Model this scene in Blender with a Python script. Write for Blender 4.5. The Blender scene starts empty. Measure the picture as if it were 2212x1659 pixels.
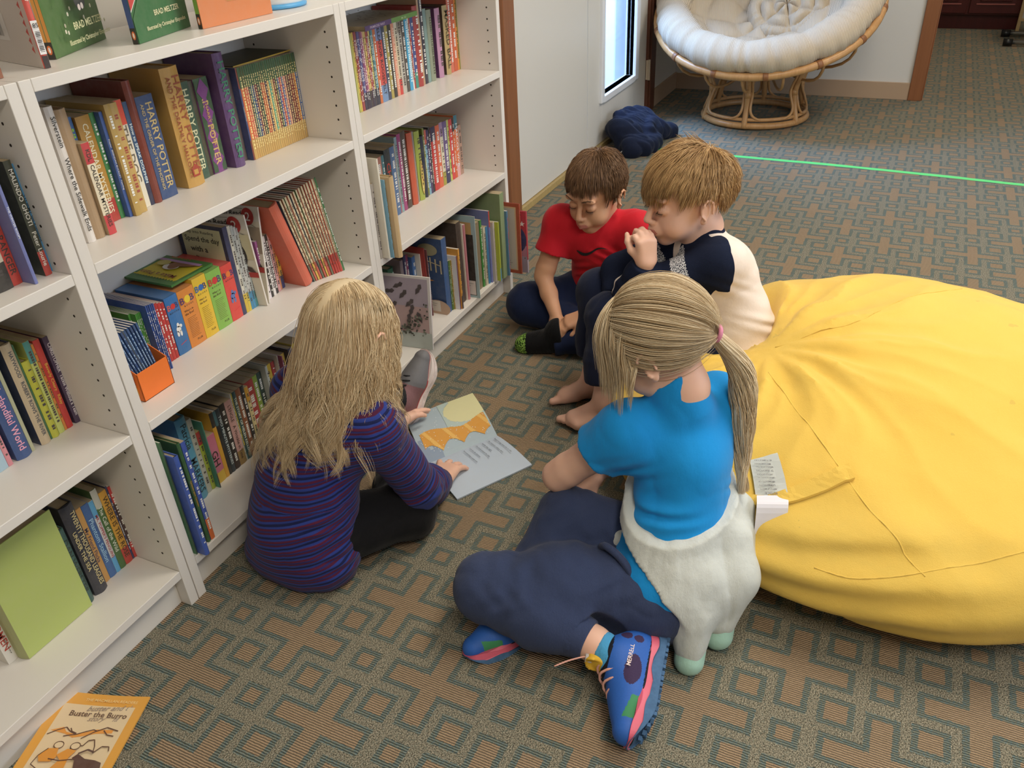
import bpy, bmesh, math, random
import numpy as np
from mathutils import Vector, Matrix
PI = math.pi
random.seed(7)
scene = bpy.context.scene
COL = scene.collection

# ---------------------------------------------------------------- camera
cam_d = bpy.data.cameras.new('camera'); cam = bpy.data.objects.new('camera', cam_d); COL.objects.link(cam)
CP = Vector((-0.812, -1.183, 1.282)); YAW, PITCH, ROLL, FPX = .465, -.5586, -.055, 1760.0
fw = Vector((math.cos(YAW)*math.cos(PITCH), math.sin(YAW)*math.cos(PITCH), math.sin(PITCH)))
rt = fw.cross(Vector((0, 0, 1))).normalized(); up = rt.cross(fw)
r2 = rt*math.cos(ROLL) + up*math.sin(ROLL); u2 = -rt*math.sin(ROLL) + up*math.cos(ROLL)
M = Matrix((r2, u2, -fw)).transposed().to_4x4(); M.translation = CP
cam.matrix_world = M
cam_d.sensor_fit = 'HORIZONTAL'; cam_d.sensor_width = 36.0; cam_d.lens = FPX*36.0/2212.0
cam_d.clip_start = .02; cam_d.clip_end = 100
scene.camera = cam
# ---------------------------------------------------------------- view / world
vs = scene.view_settings
vs.view_transform = 'Standard'; vs.look = 'None'; vs.gamma = 1; vs.use_curve_mapping = False; vs.exposure = 0.0
world = bpy.data.worlds.new('sky'); scene.world = world; world.use_nodes = True
bg = world.node_tree.nodes['Background']; bg.inputs[0].default_value = (.55, .72, 1.0, 1); bg.inputs[1].default_value = 2.6
# ---------------------------------------------------------------- lights of the room
def area(name, loc, size, sizey, power, col, rot=(0, 0, 0), spread=PI):
    d = bpy.data.lights.new(name, 'AREA'); d.shape = 'RECTANGLE'; d.size = size; d.size_y = sizey
    d.energy = power; d.color = col; d.spread = spread
    o = bpy.data.objects.new(name, d); o.location = loc; o.rotation_euler = rot; COL.objects.link(o); return o
WARM = (1.0, .90, .75)
area('ceiling_lamp_light', (1.25, -1.35, 2.50), 1.2, .6, 33, WARM)
area('ceiling_lamp_light', (3.4, -1.8, 2.50), 1.2, .6, 22, WARM)
area('ceiling_lamp_light', (-.9, -1.9, 2.50), 1.2, .6, 32, WARM)
area('ceiling_lamp_light', (6.3, -2.0, 2.50), 1.2, .6, 15, (1, .86, .66))
area('window_daylight', (1.6, -3.92, 1.45), 2.6, 1.2, 24, (.78, .88, 1.0), (math.radians(90), 0, 0))
area('door_daylight', (3.6, 1.5, 2.6), 1.6, 1.2, 260, (.42, .62, 1.0), (math.radians(-42), 0, 0))

# ---------------------------------------------------------------- node helpers
class NB:
    def __init__(s, name, rough=.6, spec=.5):
        s.m = bpy.data.materials.new(name); s.m.use_nodes = True; s.t = s.m.node_tree
        s.b = s.t.nodes['Principled BSDF']; s.set('Roughness', rough); s.set('Specular IOR Level', spec)
    def n(s, typ, **kw):
        nd = s.t.nodes.new(typ)
        for k, v in kw.items(): setattr(nd, k, v)
        return nd
    def link(s, a, b): s.t.links.new(a, b)
    def inp(s, sock, v):
        if hasattr(v, 'is_output'): s.link(v, sock)
        else:
            if hasattr(sock.default_value, '__len__') and not hasattr(v, '__len__'): v = [v]*len(sock.default_value)
            if hasattr(v, '__len__') and len(v) == 3 and len(sock.default_value) == 4: v = (*v, 1)
            sock.default_value = v
    def set(s, k, v): s.inp(s.b.inputs[k], v)
    def math(s, op, a, b=0.0, c=0.0):
        nd = s.n('ShaderNodeMath', operation=op); s.inp(nd.inputs[0], a); s.inp(nd.inputs[1], b); s.inp(nd.inputs[2], c); return nd.outputs[0]
    def mix(s, f, a, b):
        nd = s.n('ShaderNodeMix', data_type='RGBA'); s.inp(nd.inputs[0], f); s.inp(nd.inputs[6], a); s.inp(nd.inputs[7], b); return nd.outputs[2]
    def noise(s, scale, detail=2, rough=.5, vec=None, dim='3D'):
        nd = s.n('ShaderNodeTexNoise', noise_dimensions=dim); nd.inputs['Scale'].default_value = scale; nd.inputs['Detail'].default_value = detail; nd.inputs['Roughness'].default_value = rough
        if vec is not None: s.link(vec, nd.inputs['Vector'])
        return nd.outputs[0]
    def ramp(s, f, stops):
        nd = s.n('ShaderNodeValToRGB'); s.inp(nd.inputs[0], f); cr = nd.color_ramp
        while len(cr.elements) < len(stops): cr.elements.new(.5)
        for e, (p, c) in zip(cr.elements, stops): e.position = p; e.color = (*c, 1) if len(c) == 3 else c
        return nd.outputs[0]
    def obj(s): return s.n('ShaderNodeTexCoord').outputs['Object']
    def gen(s): return s.n('ShaderNodeTexCoord').outputs['Generated']
    def pos(s): return s.n('ShaderNodeNewGeometry').outputs['Position']
    def xyz(s, v):
        nd = s.n('ShaderNodeSeparateXYZ'); s.link(v, nd.inputs[0]); return nd.outputs
    def mapv(s, v, sc=(1, 1, 1), rot=(0, 0, 0)):
        nd = s.n('ShaderNodeMapping'); s.link(v, nd.inputs[0]); nd.inputs['Scale'].default_value = sc; nd.inputs['Rotation'].default_value = rot; return nd.outputs[0]
    def bump(s, h, strength=.3, dist=.002):
        nd = s.n('ShaderNodeBump'); nd.inputs['Strength'].default_value = strength; nd.inputs['Distance'].default_value = dist; s.link(h, nd.inputs['Height']); s.link(nd.outputs[0], s.b.inputs['Normal'])
def C(h):
    """sRGB hex or 0-255 tuple to linear"""
    if isinstance(h, str): h = tuple(int(h[i:i+2], 16) for i in (0, 2, 4))
    return tuple((v/255/12.92) if v/255 <= .04045 else ((v/255+.055)/1.055)**2.4 for v in h)
def plain(name, col, rough=.5, spec=.5, nz=None, metal=0):
    b = NB(name, rough, spec); b.set('Metallic', metal)
    col = C(col)
    if nz:
        f = b.noise(nz[0], 4, .6, b.obj()); b.set('Base Color', b.mix(f, tuple(c*(1-nz[1]) for c in col), tuple(min(1, c*(1+nz[1])) for c in col)))
        b.bump(f, nz[2] if len(nz) > 2 else .1, .001)
    else: b.set('Base Color', col)
    return b.m
MATS = {}
def mat(name, *a, **k):
    if name not in MATS: MATS[name] = plain(name, *a, **k)
    return MATS[name]

# ---------------------------------------------------------------- mesh helpers
def tag(o, label=None, cat=None, group=None, kind=None):
    if label: o['label'] = label
    if cat: o['category'] = cat
    if group: o['group'] = group
    if kind: o['kind'] = kind
    return o
def empty(name, loc=(0, 0, 0), rz=0, label=None, cat=None, group=None, kind=None):
    o = bpy.data.objects.new(name, None); o.empty_display_size = .05; COL.objects.link(o)
    o.location = loc; o.rotation_euler = (0, 0, rz); return tag(o, label, cat, group, kind)
def mobj(name, verts, faces, mats, parent=None, mi=None, smooth=False, cols=None, loc=None):
    me = bpy.data.meshes.new(name)
    if isinstance(verts, np.ndarray): verts = verts.tolist()
    if isinstance(faces, np.ndarray): faces = faces.tolist()
    me.from_pydata(verts, [], faces)
    if not isinstance(mats, (list, tuple)): mats = [mats]
    for m in mats: me.materials.append(m)
    if mi is not None: me.polygons.foreach_set('material_index', np.asarray(mi, dtype=np.int32))
    if smooth is True: me.polygons.foreach_set('use_smooth', [True]*len(faces))
    if cols is not None:
        a = me.color_attributes.new('Col', 'BYTE_COLOR', 'CORNER')
        arr = []
        for f, c in zip(faces, cols):
            c4 = (*c, 1.0)
            arr.extend(c4*len(f))
        a.data.foreach_set('color', np.array(arr, dtype=np.float32))
    me.update()
    o = bpy.data.objects.new(name, me); COL.objects.link(o)
    if parent is not None: o.parent = parent
    if loc is not None: o.location = loc
    return o
class MB:
    """collects shapes and links them as one mesh object; optional per-face colour"""
    def __init__(s): s.v = []; s.f = []; s.c = []; s.mi = []; s.sm = []
    def add(s, vs_, fs, c=(1, 1, 1), mi=0):
        o = len(s.v); s.v.extend([tuple(v) for v in vs_])
        for f in fs: s.f.append([i+o for i in f]); s.c.append(c); s.mi.append(mi)
    def box(s, x0, y0, z0, x1, y1, z1, c=(1, 1, 1), mi=0, M=None):
        vs_ = [Vector((x, y, z)) for x in (x0, x1) for y in (y0, y1) for z in (z0, z1)]
        if M is not None: vs_ = [M @ v for v in vs_]
        s.add(vs_, [(0, 1, 3, 2), (4, 6, 7, 5), (0, 4, 5, 1), (2, 3, 7, 6), (0, 2, 6, 4), (1, 5, 7, 3)], c, mi)
    def quad(s, a, b, c_, d, c=(1, 1, 1), mi=0): s.add([a, b, c_, d], [(0, 1, 2, 3)], c, mi)
    def tube(s, pts, r, n=8, c=(1, 1, 1), mi=0, closed=False, caps=True):
        pts = [Vector(p) for p in pts]; N = len(pts); rr = r if hasattr(r, '__len__') else [r]*N
        vs_ = []; prev = None
        for i, p in enumerate(pts):
            if closed: t = pts[(i+1) % N]-pts[i-1]
            else: t = pts[min(i+1, N-1)]-pts[max(i-1, 0)]
            t = t.normalized() if t.length > 1e-9 else Vector((0, 0, 1))
            if prev is None: a = Vector((0, 0, 1)) if abs(t.z) < .9 else Vector((1, 0, 0)); u = t.cross(a).normalized()
            else: u = (prev - t*prev.dot(t)).normalized()
            prev = u; w = t.cross(u)
            for k in range(n): an = 2*PI*k/n; vs_.append(p + (u*math.cos(an)+w*math.sin(an))*rr[i])
        fs = []
        for i in range(N if closed else N-1):
            j = (i+1) % N
            for k in range(n): k2 = (k+1) % n; fs.append((i*n+k, i*n+k2, j*n+k2, j*n+k))
        if not closed and caps: fs.append(tuple(range(n))[::-1]); fs.append(tuple(range((N-1)*n, N*n)))
        s.add(vs_, fs, c, mi)
    def lathe(s, prof, cx=0, cy=0, n=32, c=(1, 1, 1), mi=0):
        vs_ = []; fs = []
        for r, z in prof:
            for k in range(n): a = 2*PI*k/n; vs_.append((cx+r*math.cos(a), cy+r*math.sin(a), z))
        for i in range(len(prof)-1):
            for k in range(n): k2 = (k+1) % n; fs.append((i*n+k, i*n+k2, (i+1)*n+k2, (i+1)*n+k))
        s.add(vs_, fs, c, mi)
    def build(s, name, mats, parent=None, smooth=False, col=False, bevel=0, loc=None):
        o = mobj(name, s.v, s.f, mats, parent, s.mi, smooth, s.c if col else None, loc)
        if bevel:
            md = o.modifiers.new('bevel', 'BEVEL'); md.width = bevel; md.segments = 2; md.limit_method = 'ANGLE'; md.angle_limit = .6
        return o
def bz(p, n=20):
    """catmull-rom through points"""
    p = [Vector(q) for q in p]; out = []
    P = [p[0]*2-p[1]] + p + [p[-1]*2-p[-2]]
    for i in range(1, len(P)-2):
        for k in range(n):
            t = k/n; a, b, c, d = P[i-1:i+3]
            out.append(.5*((2*b)+(c-a)*t+(2*a-5*b+4*c-d)*t*t+(3*b-a-3*c+d)*t**3))
    out.append(p[-1]); return out
# ================================================================= materials of the room
def carpet_mat():
    b = NB('carpet_loop_pile', .95, .1)
    p = b.xyz(b.pos()); x, y = p[0], p[1]; S = .1528
    # slight wobble of the pattern edges
    wob = b.math('MULTIPLY', b.math('SUBTRACT', b.noise(160, 1, .5, b.pos()), .5), .006)
    u = b.math('DIVIDE', b.math('ADD', b.math('SUBTRACT', x, .079), wob), S); v = b.math('DIVIDE', b.math('ADD', b.math('SUBTRACT', y, -.346), wob), S)
    def cell(u):
        r = b.math('FLOOR', b.math('ADD', u, .5)); return b.math('SUBTRACT', u, r), r
    du, _ = cell(u); dv, _ = cell(v)
    au, av = b.math('ABSOLUTE', du), b.math('ABSOLUTE', dv)
    dsq = b.math('MAXIMUM', au, av)                                   # big squares
    u2, v2 = b.math('ADD', u, .5), b.math('ADD', v, .5)
    eu, iu = cell(u2); ev, iv = cell(v2); eu, ev = b.math('ABSOLUTE', eu), b.math('ABSOLUTE', ev)
    par = b.math('FLOORED_MODULO', b.math('ADD', iu, iv), 2.0)        # 0 small square, 1 cross
    dsm = b.math('MAXIMUM', eu, ev)
    # crosses reach out of their cell, so measure on the doubled diagonal lattice
    def arm(su, sv):
        a = b.math('ABSOLUTE', b.math('SUBTRACT', b.math('FLOORED_MODULO', b.math('ADD', su, 1.0), 2.0), 1.0)); return a
    # cross centres: (u2,v2) integer with odd sum
    def cross(ou, ov):
        cu = b.math('ABSOLUTE', b.math('SUBTRACT', b.math('FLOORED_MODULO', b.math('ADD', b.math('SUBTRACT', u2, ou), 1.0), 2.0), 1.0))
        cv = b.math('ABSOLUTE', b.math('SUBTRACT', b.math('FLOORED_MODULO', b.math('ADD', b.math('SUBTRACT', v2, ov), 1.0), 2.0), 1.0))
        a1 = b.math('MAXIMUM', b.math('SUBTRACT', cu, .58), b.math('SUBTRACT', cv, .112))
        a2 = b.math('MAXIMUM', b.math('SUBTRACT', cv, .58), b.math('SUBTRACT', cu, .112))
        return b.math('MINIMUM', a1, a2)
    dc = b.math('MINIMUM', cross(0, 1), cross(1, 0))
    d1 = b.math('SUBTRACT', dsq, .125); 
    d2 = b.math('SUBTRACT', dsm, b.math('SUBTRACT', .092, b.math('MULTIPLY', par, 5.0)))
    d = b.math('MINIMUM', b.math('MINIMUM', d1, d2), dc)              # <0 inside tan
    tan_ = b.math('LESS_THAN', d, 0.0); teal = b.math('MULTIPLY', b.math('LESS_THAN', d, .075), b.math('SUBTRACT', 1.0, tan_))
    rib_y = b.math('MULTIPLY', b.math('ADD', x, b.math('MULTIPLY', b.math('SUBTRACT', b.noise(90, 1, .5, b.pos()), .5), .0018)), 2*PI/.0046)
    rib = b.math('ADD', b.math('MULTIPLY', b.math('SINE', rib_y), .5), .5)
    loop = b.noise(420, 1, .6, b.pos()); loop2 = b.noise(230, 2, .6, b.pos()); big = b.noise(3, 2, .5, b.pos())
    ribm = b.math('MULTIPLY', b.math('POWER', rib, .8), b.math('ADD', .7, b.math('MULTIPLY', loop, .5)))
    tanc = b.mix(ribm, C('665a4c'), C('c7ac8a'))
    tanc = b.mix(b.math('MULTIPLY', b.noise(7, 1, .5, b.pos()), .5), tanc, b.mix(ribm, C('63574d'), C('c0a388')))
    tealc = b.mix(ribm, C('40453f'), C('959b8c')); tealc = b.mix(b.math('GREATER_THAN', loop2, .52), tealc, b.mix(ribm, C('3c484b'), C('849795')))
    mot = b.ramp(loop, [(.34, C('4a463c')), (.48, C('7d7869')), (.62, C('a29b88')), (.8, C('bdb5a0'))])
    mot = b.mix(b.math('GREATER_THAN', loop2, .6), mot, b.mix(.5, mot, C('50605a')))
    col = b.mix(teal, mot, tealc); col = b.mix(tan_, col, tanc)
    col = b.mix(b.math('MULTIPLY', big, .25), col, b.mix(.5, col, C('5a5646')))
    b.set('Base Color', col)
    anyr = b.math('MAXIMUM', tan_, teal)
    h = b.math('ADD', b.math('MULTIPLY', b.math('MULTIPLY', rib, anyr), .7), b.math('MULTIPLY', loop, .8))
    b.bump(h, .9, .0035)
    return b.m
def paint_mat(name, col, rough=.5, sc=260, st=.05):
    b = NB(name, rough, .4); f = b.noise(sc, 3, .6, b.pos()); g = b.noise(1.3, 2, .5, b.pos())
    c = C(col); b.set('Base Color', b.mix(g, tuple(v*.96 for v in c), tuple(min(1, v*1.03) for v in c))); b.bump(f, st, .001); return b.m
def wood_mat(name, c1, c2, axis='Z', rough=.4, sc=26):
    b = NB(name, rough, .4); s = {'Z': (1, 1, .04), 'X': (.04, 1, 1), 'Y': (1, .04, 1)}[axis]
    f = b.noise(sc, 5, .65, b.mapv(b.pos(), s)); g = b.noise(sc*5, 3, .5, b.mapv(b.pos(), s))
    b.set('Base Color', b.mix(b.math('ADD', b.math('MULTIPLY', f, .75), b.math('MULTIPLY', g, .25)), C(c1), C(c2))); b.bump(g, .08, .001); return b.m
M_CARPET = carpet_mat()
M_WALL = paint_mat('painted_wall', 'd6d4cf', .6, 300, .12)
M_CEIL = paint_mat('ceiling_tile', 'e8e6e0', .9, 80, .2)
M_BOOKCASE = paint_mat('white_laminate', 'e2ddd6', .32, 500, .015)
M_DOOR = paint_mat('door_paint', 'd9d6cf', .4, 220, .04)
M_BASEB = paint_mat('tan_vinyl_baseboard', 'b49a80', .5, 200, .03)
M_TRIM = wood_mat('brown_wood_trim', '6e4228', 'a06a45')
M_TRIMD = wood_mat('dark_wood_jamb', '4d2b1c', '6e4330')
M_CHERRY = wood_mat('dark_cherry_cabinet', '33110f', '5a2220', 'Z', .3)
M_BLACK = mat('black_plastic', '141414', .4)
M_DARK = mat('peg_hole_shadow', '2c241c', .9)
M_METAL = mat('brushed_steel', 'a8a8a4', .3, .5, metal=.9)
M_HINGE = mat('painted_hinge', 'c9b8a2', .4)

# ================================================================= shell
def struct(o): o['kind'] = 'structure'; return o
b = MB(); b.box(-3, -4, -.1, 9, .3, 0); struct(b.build('floor', M_CARPET))
b = MB(); b.box(-3, -4, 2.6, 9, .42, 2.7); struct(b.build('ceiling', M_CEIL))
DL, DR, DT = 2.29, 4.17, 2.06
b = MB(); b.box(-3, .30, 0, DL-.02, .42, 2.6); b.box(DL-.02, .30, DT, DR+.02, .42, 2.6); b.box(DR+.02, .30, 0, 4.97, .42, 2.6)
struct(b.build('wall_left', M_WALL))
b = MB(); b.box(4.85, -1.15, 0, 4.97, .30, 2.6); b.box(4.85, -4, 2.08, 4.97, -1.15, 2.6); b.box(4.85, -4, 0, 4.97, -2.9, 2.08); struct(b.build('wall_back', M_WALL))
b = MB(); b.box(8.01, -4, 0, 8.1, .3, 2.6); b.box(4.97, .3, 0, 8.1, .42, 2.6); struct(b.build('wall_far', M_WALL))
b = MB()
for q in ((-3, 0, 9, .85), (-3, 2.05, 9, 2.6), (-3, .85, .3, 2.05), (2.9, .85, 9, 2.05)): b.box(q[0], -4.1, q[1], q[2], -4, q[3])
struct(b.build('wall_right', M_WALL))
b = MB(); b.box(-3.1, -4.1, 0, -3, .42, 2.6); struct(b.build('wall_front', M_WALL))
b = MB()
for q in ((.26, .81, 2.94, .87), (.26, 2.03, 2.94, 2.09), (.26, .81, .32, 2.09), (2.88, .81, 2.94, 2.09), (1.58, .81, 1.62, 2.09)): b.box(q[0], -4.03, q[1], q[2], -3.97, q[3])
struct(b.build('window_1', M_BOOKCASE, bevel=.004))
b = MB(); b.box(DR+.13, .288, 0, 4.85, .30, .105); struct(b.build('baseboard_left', M_BASEB, bevel=.002))
b = MB(); b.box(4.838, -1.15, 0, 4.85, .288, .10); struct(b.build('baseboard_back', M_BASEB, bevel=.002))
b = MB(); b.box(4.83, -1.225, 0, 4.99, -1.15, 2.16); b.box(4.845, -1.232, 0, 4.975, -1.225, 2.14); b.box(4.83, -2.9, 2.08, 4.99, -1.15, 2.16)
struct(b.build('trim_1', M_TRIM, bevel=.003))
b = MB(); b.box(2.19, .275, 0, DL, .30, 2.15); b.box(2.19, .275, DT+.01, DR+.12, .30, 2.15); struct(b.build('trim_2', M_TRIM, bevel=.003))
b = MB(); b.box(DR+.02, .277, 0, DR+.115, .30, 2.15); b.box(DR, .288, 0, DR+.02, .42, DT); b.box(DL-.02, .30, 0, DL, .42, DT); struct(b.build('trim_3', M_TRIMD, bevel=.003))
# door leaves ------------------------------------------------------
def hinge(par, x, z, sx):
    h = MB(); h.box(x-.011, .288, z-.055, x+.011, .30, z+.055, M=None)
    h.tube([(x, .284, z-.058), (x, .284, z+.058)], .008, 10)
    for k in range(1, 5): h.tube([(x, .284, z-.058+k*.0232-.0006), (x, .284, z-.058+k*.0232+.0006)], .0086, 10)
    h.build('hinge', M_HINGE, par)
d1 = empty('door_1', (DL, .3, 0), kind='structure')
b = MB(); b.box(.004, .004, .03, .884, .048, DT-.004); b.build('door_leaf', M_DOOR, d1, bevel=.003)
b = MB(); b.box(.004, -.012, .001, .9, .03, .028); b.build('bottom_sweep', mat('brass_weatherstrip', 'b29a66', .4, nz=(60, .3)), d1)
for z in (.23, 1.05, 1.85): hinge(d1, .0, z, 1)
for o in d1.children:
    if o.name.startswith('hinge'): o.location = (0, -.3, 0)
d2 = empty('door_2', (3.18, .3, 0), kind='structure')
w = .985; gx0, gx1, gz0, gz1 = .215, .74, .27, 1.9
b = MB()
for q in ((.004, .03, gx0, DT-.004), (gx1, .03, w, DT-.004), (gx0, .03, gx1, gz0), (gx0, gz1, gx1, DT-.004)): b.box(q[0], .004, q[1], q[2], .048, q[3])
b.build('door_leaf', M_DOOR, d2, bevel=.002)
b = MB()
for q in ((gx0-.045, gz0-.03, gx0, gz1+.03), (gx1, gz0-.03, gx1+.06, gz1+.03), (gx0, gz0-.035, gx1, gz0), (gx0, gz1, gx1, gz1+.03)): b.box(q[0], -.012, q[1], q[2], .055, q[3])
b.build('glazing_frame', mat('white_glazing_frame', 'e6e9ee', .35), d2, bevel=.004)
g = NB('clear_glass', .02)
_tr = g.n('ShaderNodeBsdfTransparent'); _tr.inputs[0].default_value = (.88, .94, 1, 1); _gl = g.n('ShaderNodeBsdfGlossy'); _gl.inputs['Roughness'].default_value = .02
_mx = g.n('ShaderNodeMixShader'); _mx.inputs[0].default_value = .10; g.link(_tr.outputs[0], _mx.inputs[1]); g.link(_gl.outputs[0], _mx.inputs[2]); g.link(_mx.outputs[0], g.t.nodes['Material Output'].inputs[0])
b = MB(); b.box(gx0, .024, gz0, gx1, .028, gz1); b.build('pane', g.m, d2)
b = MB(); b.box(.0, -.012, .001, .985, .03, .028); b.build('bottom_sweep', MATS['brass_weatherstrip'], d2)
for z in (.25, 1.05, 1.85):
    hinge(d2, .99, z, 1)
for o in d2.children:
    if o.name.startswith('hinge'): o.location = (0, -.3, 0)
# outside the door --------------------------------------------------
b = MB(); b.box(2, .5, -.16, 12, 8, -.06); struct(b.build('outside_ground', plain('snowy_gravel', '93a2bc', .9, nz=(14, .55, .5))))
b = MB(); b.box(4.53, .62, -.1, 6.2, .75, 2.6); o = b.build('outdoor_glare_panel', mat('outdoor_glare_white', 'f4f6f8', .5), bevel=.01); tag(o, 'added white panel standing for the overexposed outdoors behind the door glass', 'panel')  # added white box, stands in for the blown-out brightness in the glass
pb = empty('reflection_bench', (4.4, 2.6, -.06), .3, 'dark wicker bench added behind the door glass for the reflection in it', 'bench')  # bench added behind the glass, stands in for a bluish furniture reflection
b = MB()
for k in range(9): b.tube([(-.7, 0, .12+k*.045), (.7, 0, .12+k*.045)], .012, 6)
for k in range(22): b.tube([(-.7+k*.0667, 0, .1), (-.7+k*.0667, .02, .5)], .009, 6)
b.build('woven_front', mat('dark_wicker', '39424f', .7), pb)
b = MB(); b.box(-.75, -.02, .5, .75, .6, .56); b.build('seat', MATS['dark_wicker'], pb, bevel=.01)
b = MB(); b.box(-.75, .55, .0, .75, .62, 1.1); b.build('backrest', MATS['dark_wicker'], pb, bevel=.01)
# ceiling lamps ------------------------------------------------------
em = NB('lamp_diffuser'); em.set('Emission Color', (1, .93, .82, 1)); em.set('Emission Strength', 2.0)
for i, (x, y) in enumerate(((1.25, -1.35), (3.4, -1.8), (-.9, -1.9), (6.3, -2.0))):
    t = empty('ceiling_lamp', (x, y, 2.6), label='flat white rectangular ceiling lamp '+['over the children', 'near the round chair', 'behind the camera', 'in the far room'][i], cat='lamp')
    b = MB(); b.box(-.63, -.33, -.06, .63, .33, 0); b.build('housing', M_BOOKCASE, t, bevel=.003)
    b = MB(); b.box(-.6, -.3, -.065, .6, .3, -.0605); b.build('diffuser', em.m, t)
# tape ---------------------------------------------------------------
b = MB(); pts = [(3.445, .0), (3.425, -.45), (3.412, -.889), (3.38, -1.35), (3.345, -1.75), (3.33, -2.3)]
P = bz([(x, y, 0) for x, y in pts], 8); v = []
random.seed(3)
for i, p in enumerate(P): v += [(p.x-.017+random.uniform(-.002, .002), p.y, .0012), (p.x+.017+random.uniform(-.002, .002), p.y, .0012)]
b.add(v, [(2*i, 2*i+1, 2*i+3, 2*i+2) for i in range(len(P)-1)])
o = b.build('floor_tape', mat('green_painters_tape', '63d67a', .6)); tag(o, 'bright green masking tape strip running across the carpet', 'tape')
# far cabinet ---------------------------------------------------------
t = empty('base_cabinet', (7.43, -1.5, 0), label='dark cherry wood base cabinet with raised panel doors beyond the doorway', cat='cabinet')
b = MB(); b.box(.01, -.35, .115, .57, .9, .88); b.box(.07, -.35, 0, .57, .9, .115); b.build('body', M_CHERRY, t, bevel=.003)
for y0, y1 in ((-.33, .04), (.06, .43), (.45, .85)):
    b = MB(); b.box(-.012, y0, .13, .01, y1, .86)
    dr = b.build('door', M_CHERRY, t, bevel=.003)
    b = MB(); b.box(-.022, y0+.07, .22, -.012, y1-.07, .78); b.build('raised_panel', M_CHERRY, dr, bevel=.008)
    b = MB()
    for q in ((y0+.045, .195, y1-.045, .205),): b.box(-.02, q[0], q[1], -.012, q[2], q[3])
    b.build('moulding', mat('worn_cherry_moulding', '8e4a42', .35), dr, bevel=.002)
b = MB(); b.box(-.03, -.36, .88, .57, .91, .92); b.build('worktop', mat('dark_worktop', '2a1d1a', .3), t, bevel=.004)
t = empty('wooden_rack', (7.32, -1.93, 0), label='pale wooden rack of cut sticks and log slices beside the dark cabinet', cat='rack')
b = MB()
for y in (.08, -.02, -.3): b.box(0, y, 0, .03, y+.025, .85)
for z in (.09, .36, .62): b.box(-.005, -.3, z, .035, .1, z+.02)
b.build('frame', mat('pale_pine', 'b79a6a', .6), t, bevel=.002)
random.seed(5)
for k in range(7):
    b = MB(); y = -.09-.085*(k % 2); z = .12+.075*(k//2)+.012*(k % 2); b.tube([(-.03, y, z), (.16, y, z)], .034, 14); b.tube([(-.0305, y, z), (-.031, y, z)], .026, 14); b.build('log_slice', plain('cut_log_end', ['b9a06e', 'a98e5e', 'c4ad7c'][k % 3], .8, nz=(90, .35)), t)
t = empty('folding_stand', (6.93, -1.95, 0), label='grey tubular metal stand legs with black rubber tips by the far cabinet', cat='stand')
for xx, yy in ((-.2, .22), (.2, .22)):
    b = MB(); b.tube([(xx, yy, .03), (xx, -.25, .03)], .016, 12); b.build('foot_bar', M_METAL, t, smooth=True)
    b = MB(); b.tube([(xx, yy+.012, .03), (xx, yy-.05, .03)], .026, 12); b.build('rubber_tip', M_BLACK, t, smooth=True)
b = MB(); b.tube(bz([(-.2, .02, .03), (-.19, 0, .2), (-.15, 0, .7)], 6), .016, 12); b.tube(bz([(.2, .05, .03), (.19, 0, .2), (.15, 0, .7)], 6), .016, 12); b.build('leg', mat('grey_painted_tube', '4b504c', .4), t, smooth=True)
b = MB(); b.box(-.22, -.3, .7, .22, .2, .72); b.build('top', M_METAL, t, bevel=.004)
# ================================================================= bookcases
TH, ST, HH = .021, .0195, 1.06
ZS = [.765, .444, .1]
def bookcase(x0, hz, label):
    t = empty('bookcase', (x0, 0, 0), label=label, cat='bookcase', group='white bookcases in a row')
    def holes(b, xx, sgn):
        for y in (.0327, .243):
            for k in range(31):
                z = hz+.032-.032*k
                if z < .13 or z > HH-.03: continue
                if any(s-ST-.002 < z < s+.002 for s in ZS): continue
                r = .0027; n = 8
                v = [(xx, y+r*math.cos(2*PI*i/n), z+r*math.sin(2*PI*i/n)) for i in range(n)]
                b.add(v, [tuple(range(n)) if sgn > 0 else tuple(range(n))[::-1]], mi=1)
    for xa in (0.0005, .7995-TH):
        b = MB(); b.box(xa, 0, 0, xa+TH, .28, HH)
        o = b.build('side_panel', [M_BOOKCASE, M_DARK], t, bevel=.0012)
        b = MB(); holes(b, xa+TH+.0003 if xa < .1 else xa-.0003, 1 if xa < .1 else -1); b.build('peg_hole', [M_DARK, M_DARK], o)['kind'] = 'stuff'
    b = MB(); b.box(TH+.001, 0, HH-ST, .8-TH-.001, .28, HH); b.build('top_panel', M_BOOKCASE, t, bevel=.0012)
    for z in ZS:
        b = MB(); b.box(TH+.001, 0.0, z-ST, .8-TH-.001, .272, z); b.build('shelf', M_BOOKCASE, t, bevel=.0012)
    b = MB(); b.box(TH+.001, .272, 0, .8-TH-.001, .277, HH-ST); b.build('back_panel', M_BOOKCASE, t)
    b = MB(); b.box(TH+.001, .028, 0, .8-TH-.001, .044, ZS[2]-ST); b.build('plinth', M_BOOKCASE, t, bevel=.001)
bookcase(-.8012, .9717, 'white bookcase at the left edge of the picture, holding chapter books')
bookcase(0, .9717, 'white bookcase in the middle with the orange file box on it')
bookcase(.8, .9716-.026, 'white bookcase at the far right end, next to the wooden door frame')
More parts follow.
